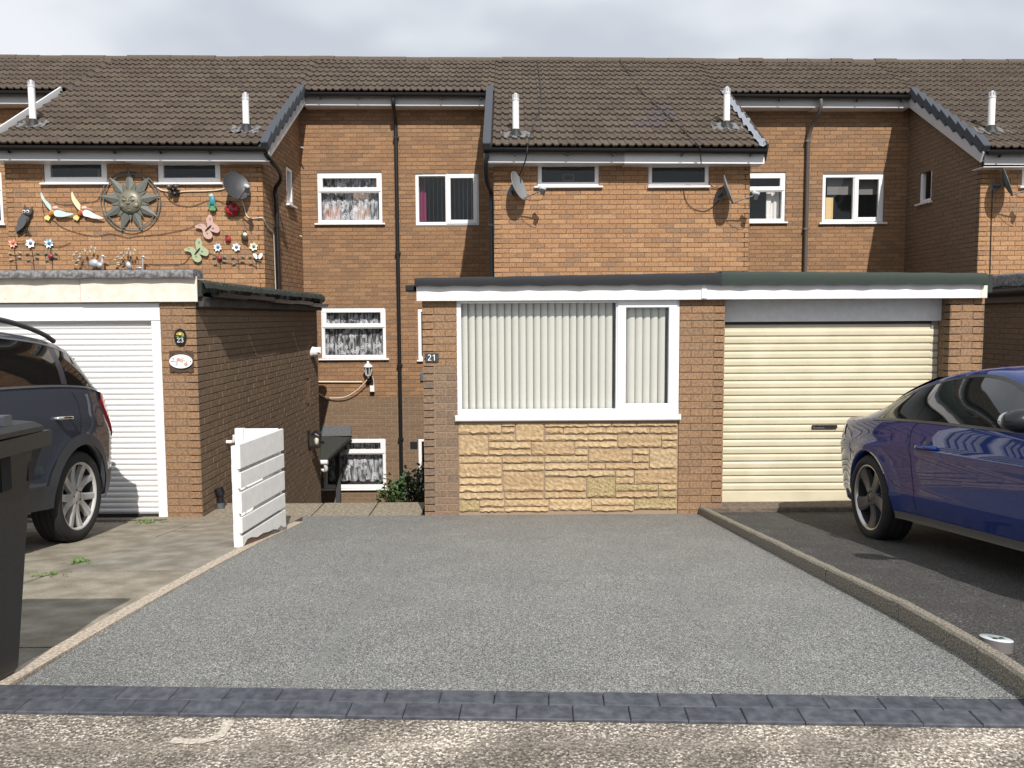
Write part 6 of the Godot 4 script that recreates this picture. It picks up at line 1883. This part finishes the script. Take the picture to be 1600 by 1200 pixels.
		for j in 13:
			var a := lerpf(1.15, 3.35, (j % 7) / 6.0) + r.randf_range(-0.12, 0.12)
			var d := (20.0 if j < 7 else 27.0) + r.randf_range(-3, 3)
			var c := Vector3(-6 + d * cos(a) * (0.95 if k == 0 else 0.85), -9 - d * sin(a) * 0.8, 0.03)
			blob(p, "tail_leaf", c, Vector3(3.0, 1.6, 1.2), mat(.38, .34, .30, 0.35) if j % 3 else mat(.36, .29, .14, 0.35), -a if a < 1.6 else PI - a)
			if j % 2 == 0: part(p, "tail_wire", tubem(curve([Vector3(-4 * U, 6 * U, 0.02), Vector3((c.x * 0.5 - 4) * U, -c.y * 0.6 * U, 0.03), Vector3(c.x * U, -c.y * U, 0.03)], 3), 0.003, 5), M.iron)
	# parrot, ladybirds, butterflies, bird, white butterfly
	var par := thing("parrot_ornament", "small teal and green parrot ornament left of the large ladybird", "ornament", Vector3(-4.634, 3.214, -13.18))
	blob(par, "body", Vector3(0, -2, 0.03), Vector3(5, 8, 3.5), mat(.05, .24, .30, 0.4))
	blob(par, "head", Vector3(-1, -9, 0.04), Vector3(4, 3.5, 3), mat(.32, .5, .48, 0.4))
	for sx in [-1, 1]: flatpiece(par, "wing", [[2 * sx, -4], [5.5 * sx, 2], [8 * sx, 8], [3 * sx, 7]], 0.045, 0.055, mat(.06, .2, .14, 0.4))
	flatpiece(par, "tail", [[-4, 6], [4, 6], [5, 12], [0, 15], [-5, 12]], 0.03, 0.04, mat(.10, .3, .12, 0.4))
	blob(par, "perch", Vector3(0, 14, 0.03), Vector3(5, 1.5, 2), M.iron)
	for k in 2:
		var l := thing("ladybird_ornament", ["large red metal ladybird with black spots under the satellite dish", "little round red ladybird between the pink butterfly and the bird"][k], "ornament", [Vector3(-4.338, 3.093, -13.18), Vector3(-4.413, 2.637, -13.18)][k], "ladybird ornaments")
		var r: float = [10.5, 4.6][k]
		blob(l, "shell", Vector3(0, 0, 0.02), Vector3(r, r, r * 0.7), mat(.36, .012, .022, 0.25))
		blob(l, "head", Vector3(-r * 0.35, -r * 0.9, 0.03), Vector3(r * 0.5, r * 0.42, r * 0.4), M.black_plastic)
		for q in [[-0.4, -0.3], [0.35, -0.45], [0.0, 0.15], [-0.5, 0.45], [0.5, 0.3], [0.1, 0.7]]:
			var zz := 0.02 + r * U * 0.7 * sqrt(maxf(0.0, 1.0 - q[0] * q[0] - q[1] * q[1]))
			blob(l, "spot", Vector3(q[0] * r, q[1] * r, zz), Vector3(r * 0.14, r * 0.14, r * 0.05), M.black_plastic)
		if k == 0:
			for q in [[-1, -0.4], [-1, 0.1], [-1, 0.6], [1, -0.3], [1, 0.2], [1, 0.65]]:
				part(l, "leg", tubem([Vector3(q[0] * r * 0.8 * U, -q[1] * r * U, 0.02), Vector3(q[0] * r * 1.2 * U, -(q[1] + 0.15) * r * U, 0.0)], 0.005, 5), M.iron)
	for k in 2:
		var c: Array = [[.52, .35, .30], [.36, .42, .26]][k]
		var f := thing("butterfly_ornament", ["pale pink metal butterfly above the green one", "pale green metal butterfly beside the roof edge"][k], "ornament", [Vector3(-4.718, 2.818, -13.18), Vector3(-4.902, 2.46, -13.18)][k], "butterfly ornaments")
		var m := mat(c[0], c[1], c[2], 0.4); var m2 := mat(c[0] * 0.55, c[1] * 0.5, c[2] * 0.45, 0.5)
		flatpiece(f, "wing", [[0, 2], [-1, -6], [-2, -12], [2, -19], [6, -19], [8, -12], [9, -7], [16, -2], [18, 4], [15, 8], [9, 7], [4, 5]], 0.03, 0.038, m, 3)
		flatpiece(f, "wing", [[0, 2], [-4, -4], [-10, -6], [-19, -3], [-18, 0], [-9, 3], [-7, 12], [-2, 17], [4, 17], [7, 12], [4, 6]], 0.034, 0.042, m, 3)
		blob(f, "body", Vector3(1, 1, 0.05), Vector3(1.2, 7, 1.2), M.iron, -0.8 if k == 0 else -0.7)
		for q in [[4, -13, 1.2, 2.2], [8, 1, 1.8, 1.3], [-12, -3, 2.2, 1.0], [-1, 9, 1.5, 1.8]]: blob(f, "wing_spot", Vector3(q[0], q[1], 0.042), Vector3(q[2], q[3], 0.25), m2)
	var rb := thing("bird_ornament", "small brown and white bird ornament under the dish's bracket shadow", "ornament", Vector3(-4.15, 2.666, -13.18))
	blob(rb, "body", Vector3(0, 0, 0.03), Vector3(5.2, 7, 4), mat(.06, .04, .025, 0.5), 0.3)
	blob(rb, "breast", Vector3(1.5, -4, 0.05), Vector3(3.2, 3.4, 3), mat(.72, .68, .6, 0.5), 0.7)
	blob(rb, "head", Vector3(1, -8, 0.04), Vector3(3, 3, 2.8), mat(.07, .05, .03, 0.5))
	flatpiece(rb, "tail", [[2, 5], [6, 9], [4, 11], [0, 7]], 0.03, 0.036, M.iron)
	var wb := thing("butterfly_ornament", "small white butterfly under the cream flower", "ornament", Vector3(-3.945, 2.365, -13.17), "butterfly ornaments")
	for sx in [-1, 1]: flatpiece(wb, "wing", [[0, 0], [4 * sx, -4.5], [7.5 * sx, -4], [6 * sx, 0.5], [3 * sx, 4], [1 * sx, 3]], 0.03, 0.036, mat(.8, .8, .8, 0.4), 2)
	blob(wb, "body", Vector3(0, 0, 0.036), Vector3(0.8, 3, 0.8), M.iron)
	# the dark wire of unlit fairy lights strung between them
	var wire := thing("fairy_light_wire", "thin dark wire of fairy lights looped along the ornamented wall", "wire")
	var runs := [[Vector3(-7.308, 3.226, -13.18), Vector3(-7.278, 3.028, -13.18), Vector3(-7.122, 2.929, -13.18), Vector3(-7.036, 2.849, -13.18), Vector3(-6.809, 2.758, -13.18), Vector3(-6.491, 2.697, -13.18), Vector3(-6.268, 2.736, -13.18), Vector3(-6.01, 2.675, -13.18), Vector3(-5.838, 2.694, -13.18), Vector3(-5.485, 2.722, -13.18), Vector3(-5.08, 2.799, -13.18), Vector3(-4.877, 2.878, -13.18)],
		[Vector3(-7.128, 3.216, -13.18), Vector3(-6.919, 3.185, -13.18), Vector3(-6.667, 3.213, -13.18), Vector3(-6.466, 3.242, -13.18), Vector3(-6.402, 3.321, -13.18)],
		[Vector3(-6.897, 2.599, -13.18), Vector3(-7.102, 2.531, -13.18), Vector3(-7.44, 2.592, -13.18), Vector3(-7.782, 2.584, -13.18)],
		[Vector3(-5.409, 3.375, -13.18), Vector3(-5.246, 3.197, -13.18), Vector3(-4.967, 3.156, -13.18), Vector3(-4.663, 3.253, -13.18), Vector3(-4.445, 3.193, -13.18)],
		[Vector3(-5.685, 2.264, -13.18), Vector3(-5.504, 2.243, -13.18), Vector3(-5.141, 2.261, -13.18), Vector3(-4.994, 2.401, -13.18), Vector3(-4.692, 2.419, -13.18), Vector3(-4.475, 2.278, -13.18), Vector3(-4.143, 2.256, -13.18), Vector3(-3.973, 2.195, -13.18)]]
	for q in runs: part(wire, "wire_run", tubem(curve(q, 4), 0.0042, 5), M.iron)
func sun_face():
	var o := thing("sun_ornament", "large round verdigris metal sun with a sleeping bronze face and pointed rays", "ornament", Vector3(-5.915, 3.231, -13.19))
	var s := Shape.new()
	for q in [[46.0, 1.0], [41.5, 1.1]]:
		var rows := []
		for p in [[q[0] - q[1], 0.03], [q[0] - q[1], 0.042], [q[0] + q[1] * 0.3, 0.042], [q[0] + q[1] * 0.3, 0.03]]:
			var row := []
			for k in 72: row.append(Vector3(p[0] * U * cos(TAU * k / 72), p[0] * U * sin(TAU * k / 72), p[1]))
			rows.append(row)
		for k in 4: s.sheet([rows[k], rows[(k + 1) % 4]], true, true)
	part(o, "ring", s.done(), M.verdigris)
	for k in 9:
		var a := PI / 2 + TAU * k / 9
		var d := Vector2(cos(a), sin(a)); var q := Vector2(-d.y, d.x)
		var p := [d * 14 * U, (d * 26 + q * 7.0) * U, (d * 36 + q * 4.2) * U, d * 47.5 * U, (d * 36 - q * 4.2) * U, (d * 26 - q * 7.0) * U]
		var r := Shape.new()
		r.flat()
		var hub := Vector3(p[0].x, p[0].y, 0.075); var pt := Vector3(p[3].x, p[3].y, 0.046)
		for e in [[1, 2], [5, 4]]:
			var b := Vector3(p[e[0]].x, p[e[0]].y, 0.044); var c := Vector3(p[e[1]].x, p[e[1]].y, 0.042)
			r.tri(hub, b, c); r.tri(hub, c, pt)
			var z := Vector3(0, 0, -0.012)
			r.tri(b, b + z, c); r.tri(c, b + z, c + z); r.tri(c, c + z, pt); r.tri(hub, b + z, b)
		part(o, "ray", r.done(), M.verdigris)
		var a2 := a + PI / 9
		d = Vector2(cos(a2), sin(a2)); q = Vector2(-d.y, d.x)
		var t := Shape.new()
		t.prism(PackedVector2Array([d * 15 * U - q * 4 * U, d * 31 * U, d * 15 * U + q * 4 * U]), 0.05, 0.06)
		part(o, "small_ray", t.done(), M.verdigris)
	blob(o, "face", Vector3(0.5, 1.5, 0.05), Vector3(19, 19, 8.5), M.bronze)
	var z := 0.05 + 7.4 * U
	for sx in [-1, 1]:
		part(o, "brow", tubem(curve([Vector3((0.5 + 3 * sx) * U, 3.5 * U, z + 0.012), Vector3((0.5 + 6 * sx) * U, 6.4 * U, z + 0.004), Vector3((0.5 + 11.5 * sx) * U, 4.2 * U, z - 0.02)], 4), 0.007, 6), M.bronze)
		blob(o, "eyelid", Vector3(0.5 + 6.5 * sx, -1.0, z - 0.004), Vector3(3.4, 1.9, 1.6), M.bronze)
		part(o, "lash", tubem(curve([Vector3((0.5 + 3 * sx) * U, 0.2 * U, z + 0.008), Vector3((0.5 + 6.5 * sx) * U, -1.5 * U, z + 0.008), Vector3((0.5 + 10.4 * sx) * U, 0.0, z - 0.012)], 4), 0.004, 6), M.iron)
		blob(o, "cheek", Vector3(0.5 + 9.5 * sx, 7, z - 0.025), Vector3(5, 4.5, 2.6), M.bronze)
	blob(o, "nose", Vector3(0.5, 1.0, z + 0.012), Vector3(1.7, 5, 1.9), M.bronze)
	blob(o, "nose", Vector3(0.5, 4.4, z + 0.014), Vector3(2.8, 1.7, 2), M.bronze)
	blob(o, "lip", Vector3(0.5, 8.3, z + 0.0), Vector3(3.6, 1.0, 1.3), M.bronze)
	blob(o, "lip", Vector3(0.5, 10.3, z - 0.006), Vector3(3.0, 1.2, 1.3), M.bronze)
	blob(o, "chin", Vector3(0.5, 14.2, z - 0.03), Vector3(4, 2.6, 2), M.bronze)

# ---------------------------------------------------------------- dishes, lamps, pipes and cables
func satellite_dish(label: String, at: Vector3, az: float, el: float, r: float, m: Material, wall: Vector3):
	var o := thing("satellite_dish", label, "satellite dish", at, "satellite dishes on the terrace")
	var n := Vector3(sin(az) * cos(el), sin(el), cos(az) * cos(el))
	var right := Vector3.UP.cross(n).normalized(); var up := n.cross(right)
	var b := Basis(right, up, n)
	var xf := Transform3D(b * Basis.from_scale(Vector3(0.94, 1.06, 1)), Vector3.ZERO) * Transform3D(Basis(Vector3.RIGHT, PI / 2), Vector3.ZERO)
	var s := Shape.new()
	s.lathe([Vector2(0.001, -0.05), Vector2(r * 0.4, -0.043), Vector2(r * 0.75, -0.024), Vector2(r, 0.0), Vector2(r + 0.006, 0.004), Vector2(r + 0.006, -0.006), Vector2(r * 0.75, -0.034), Vector2(r * 0.4, -0.053), Vector2(0.001, -0.06)], 36, xf)
	part(o, "reflector", s.done(), m)
	var foot := -up * r * 1.0
	var tip := -up * r * 1.05 + n * 0.34
	part(o, "arm", tubem([foot - n * 0.03, foot + n * 0.1, tip], 0.011, 6), M.dish_pale)
	var l := Shape.new()
	var face := (-tip + up * r * 0.15).normalized()
	var lb := Basis.looking_at(-face, Vector3.UP)
	l.lathe([Vector2(0.001, -0.075), Vector2(0.03, -0.07), Vector2(0.03, -0.01), Vector2(0.036, 0.0), Vector2(0.036, 0.03), Vector2(0.02, 0.04), Vector2(0.001, 0.04)], 14, Transform3D(lb * Basis(Vector3.RIGHT, PI / 2), tip + up * 0.035))
	part(o, "receiver", l.done(), M.lnb)
	part(o, "receiver_body", bevm(Vector3(-0.028, -0.09, -0.028), Vector3(0.028, 0.0, 0.028), 0.006), M.dish, Transform3D(lb, tip + up * 0.01 + n * 0.03))
	part(o, "cable", tubem(curve([tip - up * 0.07, tip - up * 0.13 - n * 0.06, foot - up * 0.08 + n * 0.1, foot + n * 0.02], 4), 0.004, 5), M.cable_black)
	var back := -n * 0.06
	var w := wall - at
	part(o, "bracket", tubem([back, back * 2.0 + Vector3(0, -0.03, 0), w + Vector3(0, 0, 0.03), w], 0.018, 8), M.dish)
	part(o, "wall_plate", bevm(Vector3(-0.045, -0.075, 0.0), Vector3(0.045, 0.075, 0.014), 0.003), M.dish_pale, Transform3D(Basis(), w))
	part(o, "clamp", bevm(Vector3(-0.05, -0.06, -0.05), Vector3(0.05, 0.05, 0.0), 0.006), M.dish, Transform3D(b, -n * 0.055))
func wall_fittings():
	satellite_dish("black satellite dish at the corner beside the ornaments, seen nearly face on", Vector3(-4.191, 3.437, -12.98), 0.68, 0.36, 0.215, M.dish, Vector3(-4.344, 3.413, -13.2))
	satellite_dish("grey satellite dish by the black downpipe, left of the room's narrow windows", Vector3(0.158, 3.415, -12.97), 1.08, 0.34, 0.215, M.dish_pale, Vector3(0.04, 3.362, -13.2))
	satellite_dish("pale satellite dish seen edge-on from behind at the brick corner by the white-framed window", Vector3(3.392, 3.338, -12.95), 1.24, 0.32, 0.215, M.dish_pale, Vector3(3.308, 3.277, -13.2))
	satellite_dish("green-grey satellite dish at the photo's right edge, beyond the shaded side wall", Vector3(7.694, 3.434, -12.95), 1.05, 0.32, 0.215, mat(.085, .11, .115, 0.4), Vector3(7.614, 3.395, -13.2))
	# twin-headed floodlight under the window
	var o := thing("floodlight", "black twin-headed floodlight under the narrow window right of the sun ornament", "light", Vector3(-5.223, 3.376, -13.19))
	for q in [[-5, -6, 0.6], [6, -7, -0.4]]:
		var s := Shape.new()
		s.lathe([Vector2(0.001, -0.05), Vector2(0.03, -0.045), Vector2(0.042, 0.02), Vector2(0.046, 0.035), Vector2(0.001, 0.04)], 14, Transform3D(Basis(Vector3.RIGHT, PI / 2 + 0.35).rotated(Vector3.UP, q[2]), Vector3(q[0] * U, -q[1] * U, 0.11)))
		part(o, "lamp_head", s.done(), mat(.06, .065, .07, 0.35))
		part(o, "arm", tubem([Vector3(0, 0, 0.03), Vector3(q[0] * U, -q[1] * U, 0.09)], 0.011, 6), M.black_plastic)
	part(o, "wall_box", bevm(Vector3(-0.05, -0.05, 0.0), Vector3(0.05, 0.035, 0.06), 0.008), M.black_plastic)
	blob(o, "sensor", Vector3(2, 4, 0.08), Vector3(4.5, 4, 4), M.black_plastic)
	one("cable", tubem(curve([Vector3(-5.497, 3.445, -13.18), Vector3(-5.438, 3.405, -13.18), Vector3(-5.339, 3.385, -13.18), Vector3(-5.246, 3.363, -13.17), Vector3(-5.059, 3.383, -13.18), Vector3(-4.778, 3.387, -13.18), Vector3(-4.558, 3.401, -13.18), Vector3(-4.437, 3.425, -13.18)], 4), 0.011, 6), M.cable_white, "cream cable running from the sun ornament to the black dish", "cable")
	one("cable", tubem(curve([Vector3(-4.192, 3.261, -13.18), Vector3(-4.155, 3.152, -13.18), Vector3(-4.119, 3.013, -13.18), Vector3(-4.061, 2.963, -13.18), Vector3(-3.97, 2.963, -13.18), Vector3(-3.86, 2.962, -13.18), Vector3(-3.845, 2.86, -13.3), Vector3(-3.845, 2.8, -13.62)], 4) + [Vector3(-3.84, 2.74, -13.68), Vector3(-3.83, 1.6, -13.68)], 0.0085, 6), M.cable_white, "cream cable dropping from the black dish round the corner beside the downpipe", "cable")
	# cables coming down over the tiles
	for k in 2:
		var px: Array = [[Vector3(0.628, 6.429, -17)], [Vector3(2.239, 6.514, -17.1)]][k]
		var xs: Array = [[0.58, 17.1, 0.59, 15.8, 0.56, 14.6, 0.42, 13.7, 0.30, 12.84], [2.22, 17.1, 2.30, 16.2, 2.38, 15.2, 2.62, 14.1, 2.87, 12.84]][k]
		var pts := []
		for j in range(0, 10, 2): pts.append(Vector3(xs[j], roof_y(xs[j], xs[j + 1]) + 0.05, -xs[j + 1]))
		if k == 0: pts += [Vector3(0.26, 3.78, -12.8), Vector3(0.17, 3.6, -13.1), Vector3(0.08, 3.45, -13.18), Vector3(0.06, 3.3, -13.17)]
		else: pts += [Vector3(2.90, 3.88, -12.78), Vector3(2.94, 3.72, -12.87)]
		one("cable", tubem(curve(pts, 5), 0.009, 5), M.cable_black, ["black cable running down the tiles beside the first flue right of the recess", "black cable slanting down the tiles over the slipped dark patch"][k], "cable")
	one("cable", tubem(curve([Vector3(3.135, 3.46, -13.16), Vector3(3.198, 3.412, -13.17), Vector3(3.279, 3.392, -13.17), Vector3(3.339, 3.401, -13.17), Vector3(3.388, 3.45, -13.17), Vector3(3.37, 3.332, -13.17), Vector3(3.281, 3.253, -13.17)], 4), 0.0065, 5), M.cable_black, "black cable looping from the window sill to the edge-on dish", "cable")
	one("cable", tubem(curve([Vector3(2.737, 3.414, -13.17), Vector3(2.761, 3.257, -13.18), Vector3(2.843, 3.118, -13.18), Vector3(2.985, 3.048, -13.18), Vector3(3.106, 3.048, -13.18), Vector3(3.225, 3.126, -13.18), Vector3(3.304, 3.215, -13.18)], 4), 0.005, 5), M.iron, "thin cable sagging across the bricks under the narrow window", "cable")
	one("cable", tubem([Vector3(7.594, 3.353, -13.18), Vector3(7.597, 2.817, -13.18), Vector3(7.609, 2.037, -13.18)], 0.0075, 5), M.cable_black, "black cable falling straight down the wall at the right edge", "cable")
	one("overflow_pipe", tubem([Vector3(-3.916, 4.525, -15.55), Vector3(-3.726, 4.474, -15.3)], 0.012, 8), M.white_paint, "stub of white pipe in the recess corner under the verge", "pipe")
	one("overflow_pipe", tubem([Vector3(-3.994, 2.912, -15.55), Vector3(-3.815, 2.897, -15.4)], 0.012, 8), M.white_paint, "stub of white pipe in the recess corner, level with the flowers", "pipe")
	# lantern, its conduit and loose flex on the recess wall
	var l := thing("wall_lantern", "white-topped coach lantern below the middle lace window", "light", Vector3(-2.65, 0.391, -15.6))
	var hood := Shape.new()
	hood.lathe([Vector2(0.085, 0.085), Vector2(0.088, 0.1), Vector2(0.06, 0.13), Vector2(0.025, 0.155), Vector2(0.02, 0.17), Vector2(0.024, 0.185), Vector2(0.001, 0.2)], 16, Transform3D(Basis(), Vector3(0, 0, 0.13)))
	part(l, "hood", hood.done(), M.white_paint)
	var cage := Shape.new()
	for k in 6:
		var a := TAU * k / 6
		cage.tube([Vector3(0.045 * cos(a), -0.06, 0.13 + 0.045 * sin(a)), Vector3(0.072 * cos(a), 0.09, 0.13 + 0.072 * sin(a))], 0.007, 5)
	part(l, "cage", cage.done(), M.white_paint)
	var gl := Shape.new()
	gl.lathe([Vector2(0.04, -0.058), Vector2(0.066, 0.088)], 12, Transform3D(Basis(), Vector3(0, 0, 0.13)))
	part(l, "glass", gl.done(), mat(.05, .055, .06, 0.1))
	var bot := Shape.new()
	bot.lathe([Vector2(0.001, -0.13), Vector2(0.025, -0.12), Vector2(0.02, -0.095), Vector2(0.048, -0.075), Vector2(0.048, -0.058), Vector2(0.001, -0.056)], 12, Transform3D(Basis(), Vector3(0, 0, 0.13)))
	part(l, "base", bot.done(), M.lnb)
	part(l, "bracket", tubem(curve([Vector3(0, -0.1, 0.12), Vector3(0, -0.17, 0.08), Vector3(0, -0.17, 0.0), Vector3(0, -0.16, -0.05)], 4), 0.016, 8), M.black_plastic)
	part(l, "wall_plate", bevm(Vector3(-0.055, -0.26, -0.05), Vector3(0.055, -0.10, -0.03), 0.006), M.black_plastic)
	one("conduit", tubem([Vector3(-3.661, 0.195, -15.62), Vector3(-2.791, 0.184, -15.62)], 0.016, 8), mat(.66, .55, .42, 0.6), "cream conduit pipe running level to the lantern", "pipe")
	one("cable", tubem(curve([Vector3(-3.625, -0.016, -15.6), Vector3(-3.506, -0.09, -15.6), Vector3(-3.321, -0.113, -15.58), Vector3(-3.099, -0.088, -15.56), Vector3(-2.9, 0.022, -15.54), Vector3(-2.75, 0.156, -15.52), Vector3(-2.648, 0.277, -15.5)], 4), 0.011, 6), M.cable_white, "cream flex sagging below the conduit up to the lantern", "cable")
	one("cable", tubem(curve([Vector3(-2.588, 0.295, -15.58), Vector3(-2.566, 0.186, -15.58), Vector3(-2.581, 0.077, -15.58)], 4), 0.008, 6), M.cable_white, "short white flex hanging below the lantern", "cable")
	one("plug", bevm(Vector3(-2.637, 0.001, -15.62), Vector3(-2.555, 0.117, -15.54), 0.01), M.pvc, "white plug dangling on a flex under the lantern", "plug")
	one("air_vent", bevm(Vector3(-1.905, -1.097, -15.66), Vector3(-1.766, -0.961, -15.63), 0.006), M.cable_black, "small square black vent in the recess wall by the downpipe", "vent")
	one("wall_box", bevm(Vector3(-1.688, 0.2, -15.66), Vector3(-1.627, 0.358, -15.60), 0.006), mat(.10, .12, .15, 0.4), "small blue-grey box on the wall behind the left pier", "box")
	# on the garage's side wall
	var b := thing("bulkhead_light", "white bulkhead light near the far end of the garage side wall", "light", Vector3(-3.17, 0.86, -13.25))
	var dome := Shape.new()
	dome.lathe([Vector2(0.085, 0.0), Vector2(0.085, 0.03), Vector2(0.06, 0.05), Vector2(0.04, 0.1), Vector2(0.001, 0.13)], 16, Transform3D(Basis(Vector3.FORWARD, PI / 2 + 0.25), Vector3.ZERO))
	part(b, "housing", dome.done(), M.white_paint)
	part(b, "shade", bevm(Vector3(0.02, -0.03, -0.05), Vector3(0.16, 0.07, 0.05), 0.02), M.white_paint)
	var wl := thing("wall_lantern", "black box lantern with a pale bulb on the garage side wall", "light", Vector3(-3.17, -0.50, -12.95))
	part(wl, "back_plate", bevm(Vector3(-0.01, -0.12, -0.07), Vector3(0.02, 0.12, 0.07), 0.006), M.black_plastic)
	var cap := Shape.new()
	cap.lathe([Vector2(0.10, 0.06), Vector2(0.09, 0.09), Vector2(0.04, 0.13), Vector2(0.001, 0.14)], 4, Transform3D(Basis(Vector3.UP, PI / 4), Vector3(0.12, 0, 0)), false)
	part(wl, "hood", cap.done(), M.black_plastic)
	var bulb := Shape.new()
	bulb.ball(Vector3(0.12, -0.03, 0.0), Vector3(0.035, 0.07, 0.035))
	part(wl, "bulb", bulb.done(), mat(.62, .6, .52, 0.3))
	for q in [[0.065, 0.065], [0.175, 0.065], [0.065, -0.065], [0.175, -0.065]]:
		part(wl, "frame_bar", boxm(Vector3(q[0] - 0.005, -0.12, q[1] - 0.005), Vector3(q[0] + 0.005, 0.07, q[1] + 0.005)), M.black_plastic)
	part(wl, "base", bevm(Vector3(0.055, -0.14, -0.075), Vector3(0.185, -0.12, 0.075), 0.005), M.black_plastic)
	one("overflow_pipe", tubem(curve([Vector3(-3.2, 0.02, -9.2), Vector3(-3.12, 0.02, -9.2), Vector3(-3.09, 0.035, -9.19), Vector3(-3.08, 0.10, -9.18)], 4), 0.02, 10), M.white_paint, "short white elbow pipe sticking out of the garage side wall", "pipe")
	var dp := thing("drain_pipe", "short black waste pipe standing against the foot of the garage side wall", "pipe", Vector3.ZERO)
	part(dp, "pipe", tubem([Vector3(-3.125, -0.68, -8.80), Vector3(-3.125, -0.50, -8.80), Vector3(-3.14, -0.42, -8.80)], 0.036, 10), M.black_plastic)
	part(dp, "shoe", tubem([Vector3(-3.125, -0.68, -8.80), Vector3(-3.125, -0.58, -8.80)], 0.042, 10), mat(.09, .10, .11, 0.5))
	part(dp, "elbow", tubem([Vector3(-3.12, -0.5, -8.80), Vector3(-3.14, -0.42, -8.80)], 0.048, 10), M.black_plastic)
	# felted canopy over the sunken door
	var c := thing("door_canopy", "dark felted lean-to canopy with a pale upstand, tucked behind the garage wall", "canopy", Vector3.ZERO)
	var t := Shape.new()
	t.sheet([[Vector3(-4.2, -0.80, -15.6), Vector3(-3.02, -0.86, -15.6)], [Vector3(-4.2, -1.05, -14.2), Vector3(-3.16, -1.05, -14.2)]], false)
	t.sheet([[Vector3(-3.02, -0.86, -15.6), Vector3(-3.02, -0.94, -15.6)], [Vector3(-3.16, -1.05, -14.2), Vector3(-3.16, -1.13, -14.2)]], false)
	t.sheet([[Vector3(-4.2, -0.9, -15.6), Vector3(-3.02, -0.94, -15.6)], [Vector3(-4.2, -1.13, -14.2), Vector3(-3.16, -1.13, -14.2)]], false)
	part(c, "roof", t.done(), mat(.05, .055, .05, 0.95, M.blot, 2.0))
	part(c, "upstand", boxm(Vector3(-4.2, -0.835, -15.64), Vector3(-3.015, -0.639, -15.60)), M.lead)
	part(c, "edge_trim", tubem([Vector3(-3.01, -0.86, -15.58), Vector3(-3.155, -1.05, -14.2)], 0.02, 6), M.cable_black)
	part(c, "gutter", tubem([Vector3(-4.2, -1.09, -14.15), Vector3(-3.15, -1.09, -14.15)], 0.045, 8), M.white_paint)
	part(c, "downpipe", tubem(curve([Vector3(-3.2, -1.1, -14.15), Vector3(-3.2, -1.25, -14.2), Vector3(-3.35, -1.35, -14.3), Vector3(-3.4, -2.8, -14.3)], 4), 0.035, 8), M.white_paint)
	part(c, "side_post", boxm(Vector3(-3.3, -2.9, -15.55), Vector3(-3.22, -0.95, -15.45)), M.room_dark)

# ---------------------------------------------------------------- plants
func greenery():
	var r := RandomNumberGenerator.new()
	r.seed = 77
	var green := mat(.035, .078, .018, 0.6); green.backlight_enabled = true; green.backlight = Color(0.10, 0.2, 0.03)
	var dull := mat(.07, .12, .06, 0.6); dull.backlight_enabled = true; dull.backlight = Color(0.08, 0.14, 0.05)
	var plants := [[Vector3(-1.50, -1.14, -10.4), 0.19, 0.38, green, "bright green leafy shrub rising from the court behind the paved step"], [Vector3(-1.24, -1.14, -10.5), 0.22, 0.5, dull, "grey-green taller shrub beside the left pier, behind the paved step"]]
	for q in plants:
		var o := thing("shrub", q[4], "plant", q[0], "shrubs in the sunken court")
		var stem := Shape.new()
		var leaf := Shape.new()
		leaf.flat()
		for k in 9:
			var a := TAU * k / 9 + r.randf() * 0.5
			var out := Vector3(cos(a), 0, sin(a)) * float(q[1]) * r.randf_range(0.3, 0.9)
			var tip: Vector3 = out + Vector3(0, float(q[2]) * r.randf_range(0.75, 1.15), 0)
			stem.tube([Vector3(out.x * 0.1, -1.7, out.z * 0.1), Vector3(out.x * 0.3, -0.2, out.z * 0.3), tip], 0.008, 5)
			for j in 60:
				var t := r.randf_range(0.05, 1.1)
				var c: Vector3 = Vector3(out.x * 0.3, -0.2, out.z * 0.3).lerp(tip, t) + Vector3(r.randfn(0, 0.05), r.randfn(0, 0.04), r.randfn(0, 0.05))
				var b := Basis.from_euler(Vector3(r.randf_range(-1.2, 0.4), r.randf() * TAU, r.randf_range(-0.6, 0.6)))
				var w := r.randf_range(0.018, 0.032); var h := r.randf_range(0.05, 0.095)
				var p := [c, c + b * Vector3(w, 0.006, h * 0.45), c + b * Vector3(0, -0.008, h), c + b * Vector3(-w, 0.006, h * 0.45)]
				leaf.tri(p[0], p[1], p[2]); leaf.tri(p[0], p[2], p[3])
		part(o, "stem", stem.done(), mat(.08, .06, .035, 0.9))
		part(o, "foliage", leaf.done(), q[3])
	var weeds := [[Vector3(-3.08, -0.333, -5.791), 0.055, 26, "green weed in the joint of the concrete drive, the larger of the pair"], [Vector3(-3.037, -0.277, -5.316), 0.045, 18, "small weed in the same drive joint, nearer the bin"], [Vector3(-3.539, -0.586, -7.955), 0.07, 30, "weed with bright leaves growing against the white shutter's sill"]]
	for q in weeds:
		var o := thing("weed", q[3], "plant", q[0], "weeds in the concrete drive")
		var s := Shape.new()
		s.flat()
		for k in q[2]:
			var a := r.randf() * TAU
			var off := Vector3(r.randfn(0, 0.03) * (1.4 if q[2] != 30 else 2.2), 0, r.randfn(0, 0.03))
			var d := Vector3(cos(a), 0, sin(a))
			var l: float = q[1] * r.randf_range(0.5, 1.2)
			var side := Vector3(-d.z, 0, d.x) * r.randf_range(0.006, 0.013)
			var m := off + d * l * 0.5 + Vector3(0, l * 0.45, 0); var e := off + d * l + Vector3(0, l * 0.35, 0)
			s.tri(off, m - side, m + side); s.tri(m - side, e, m + side)
		part(o, "leaves", s.done(), mat(.10, .19, .035, 0.6))
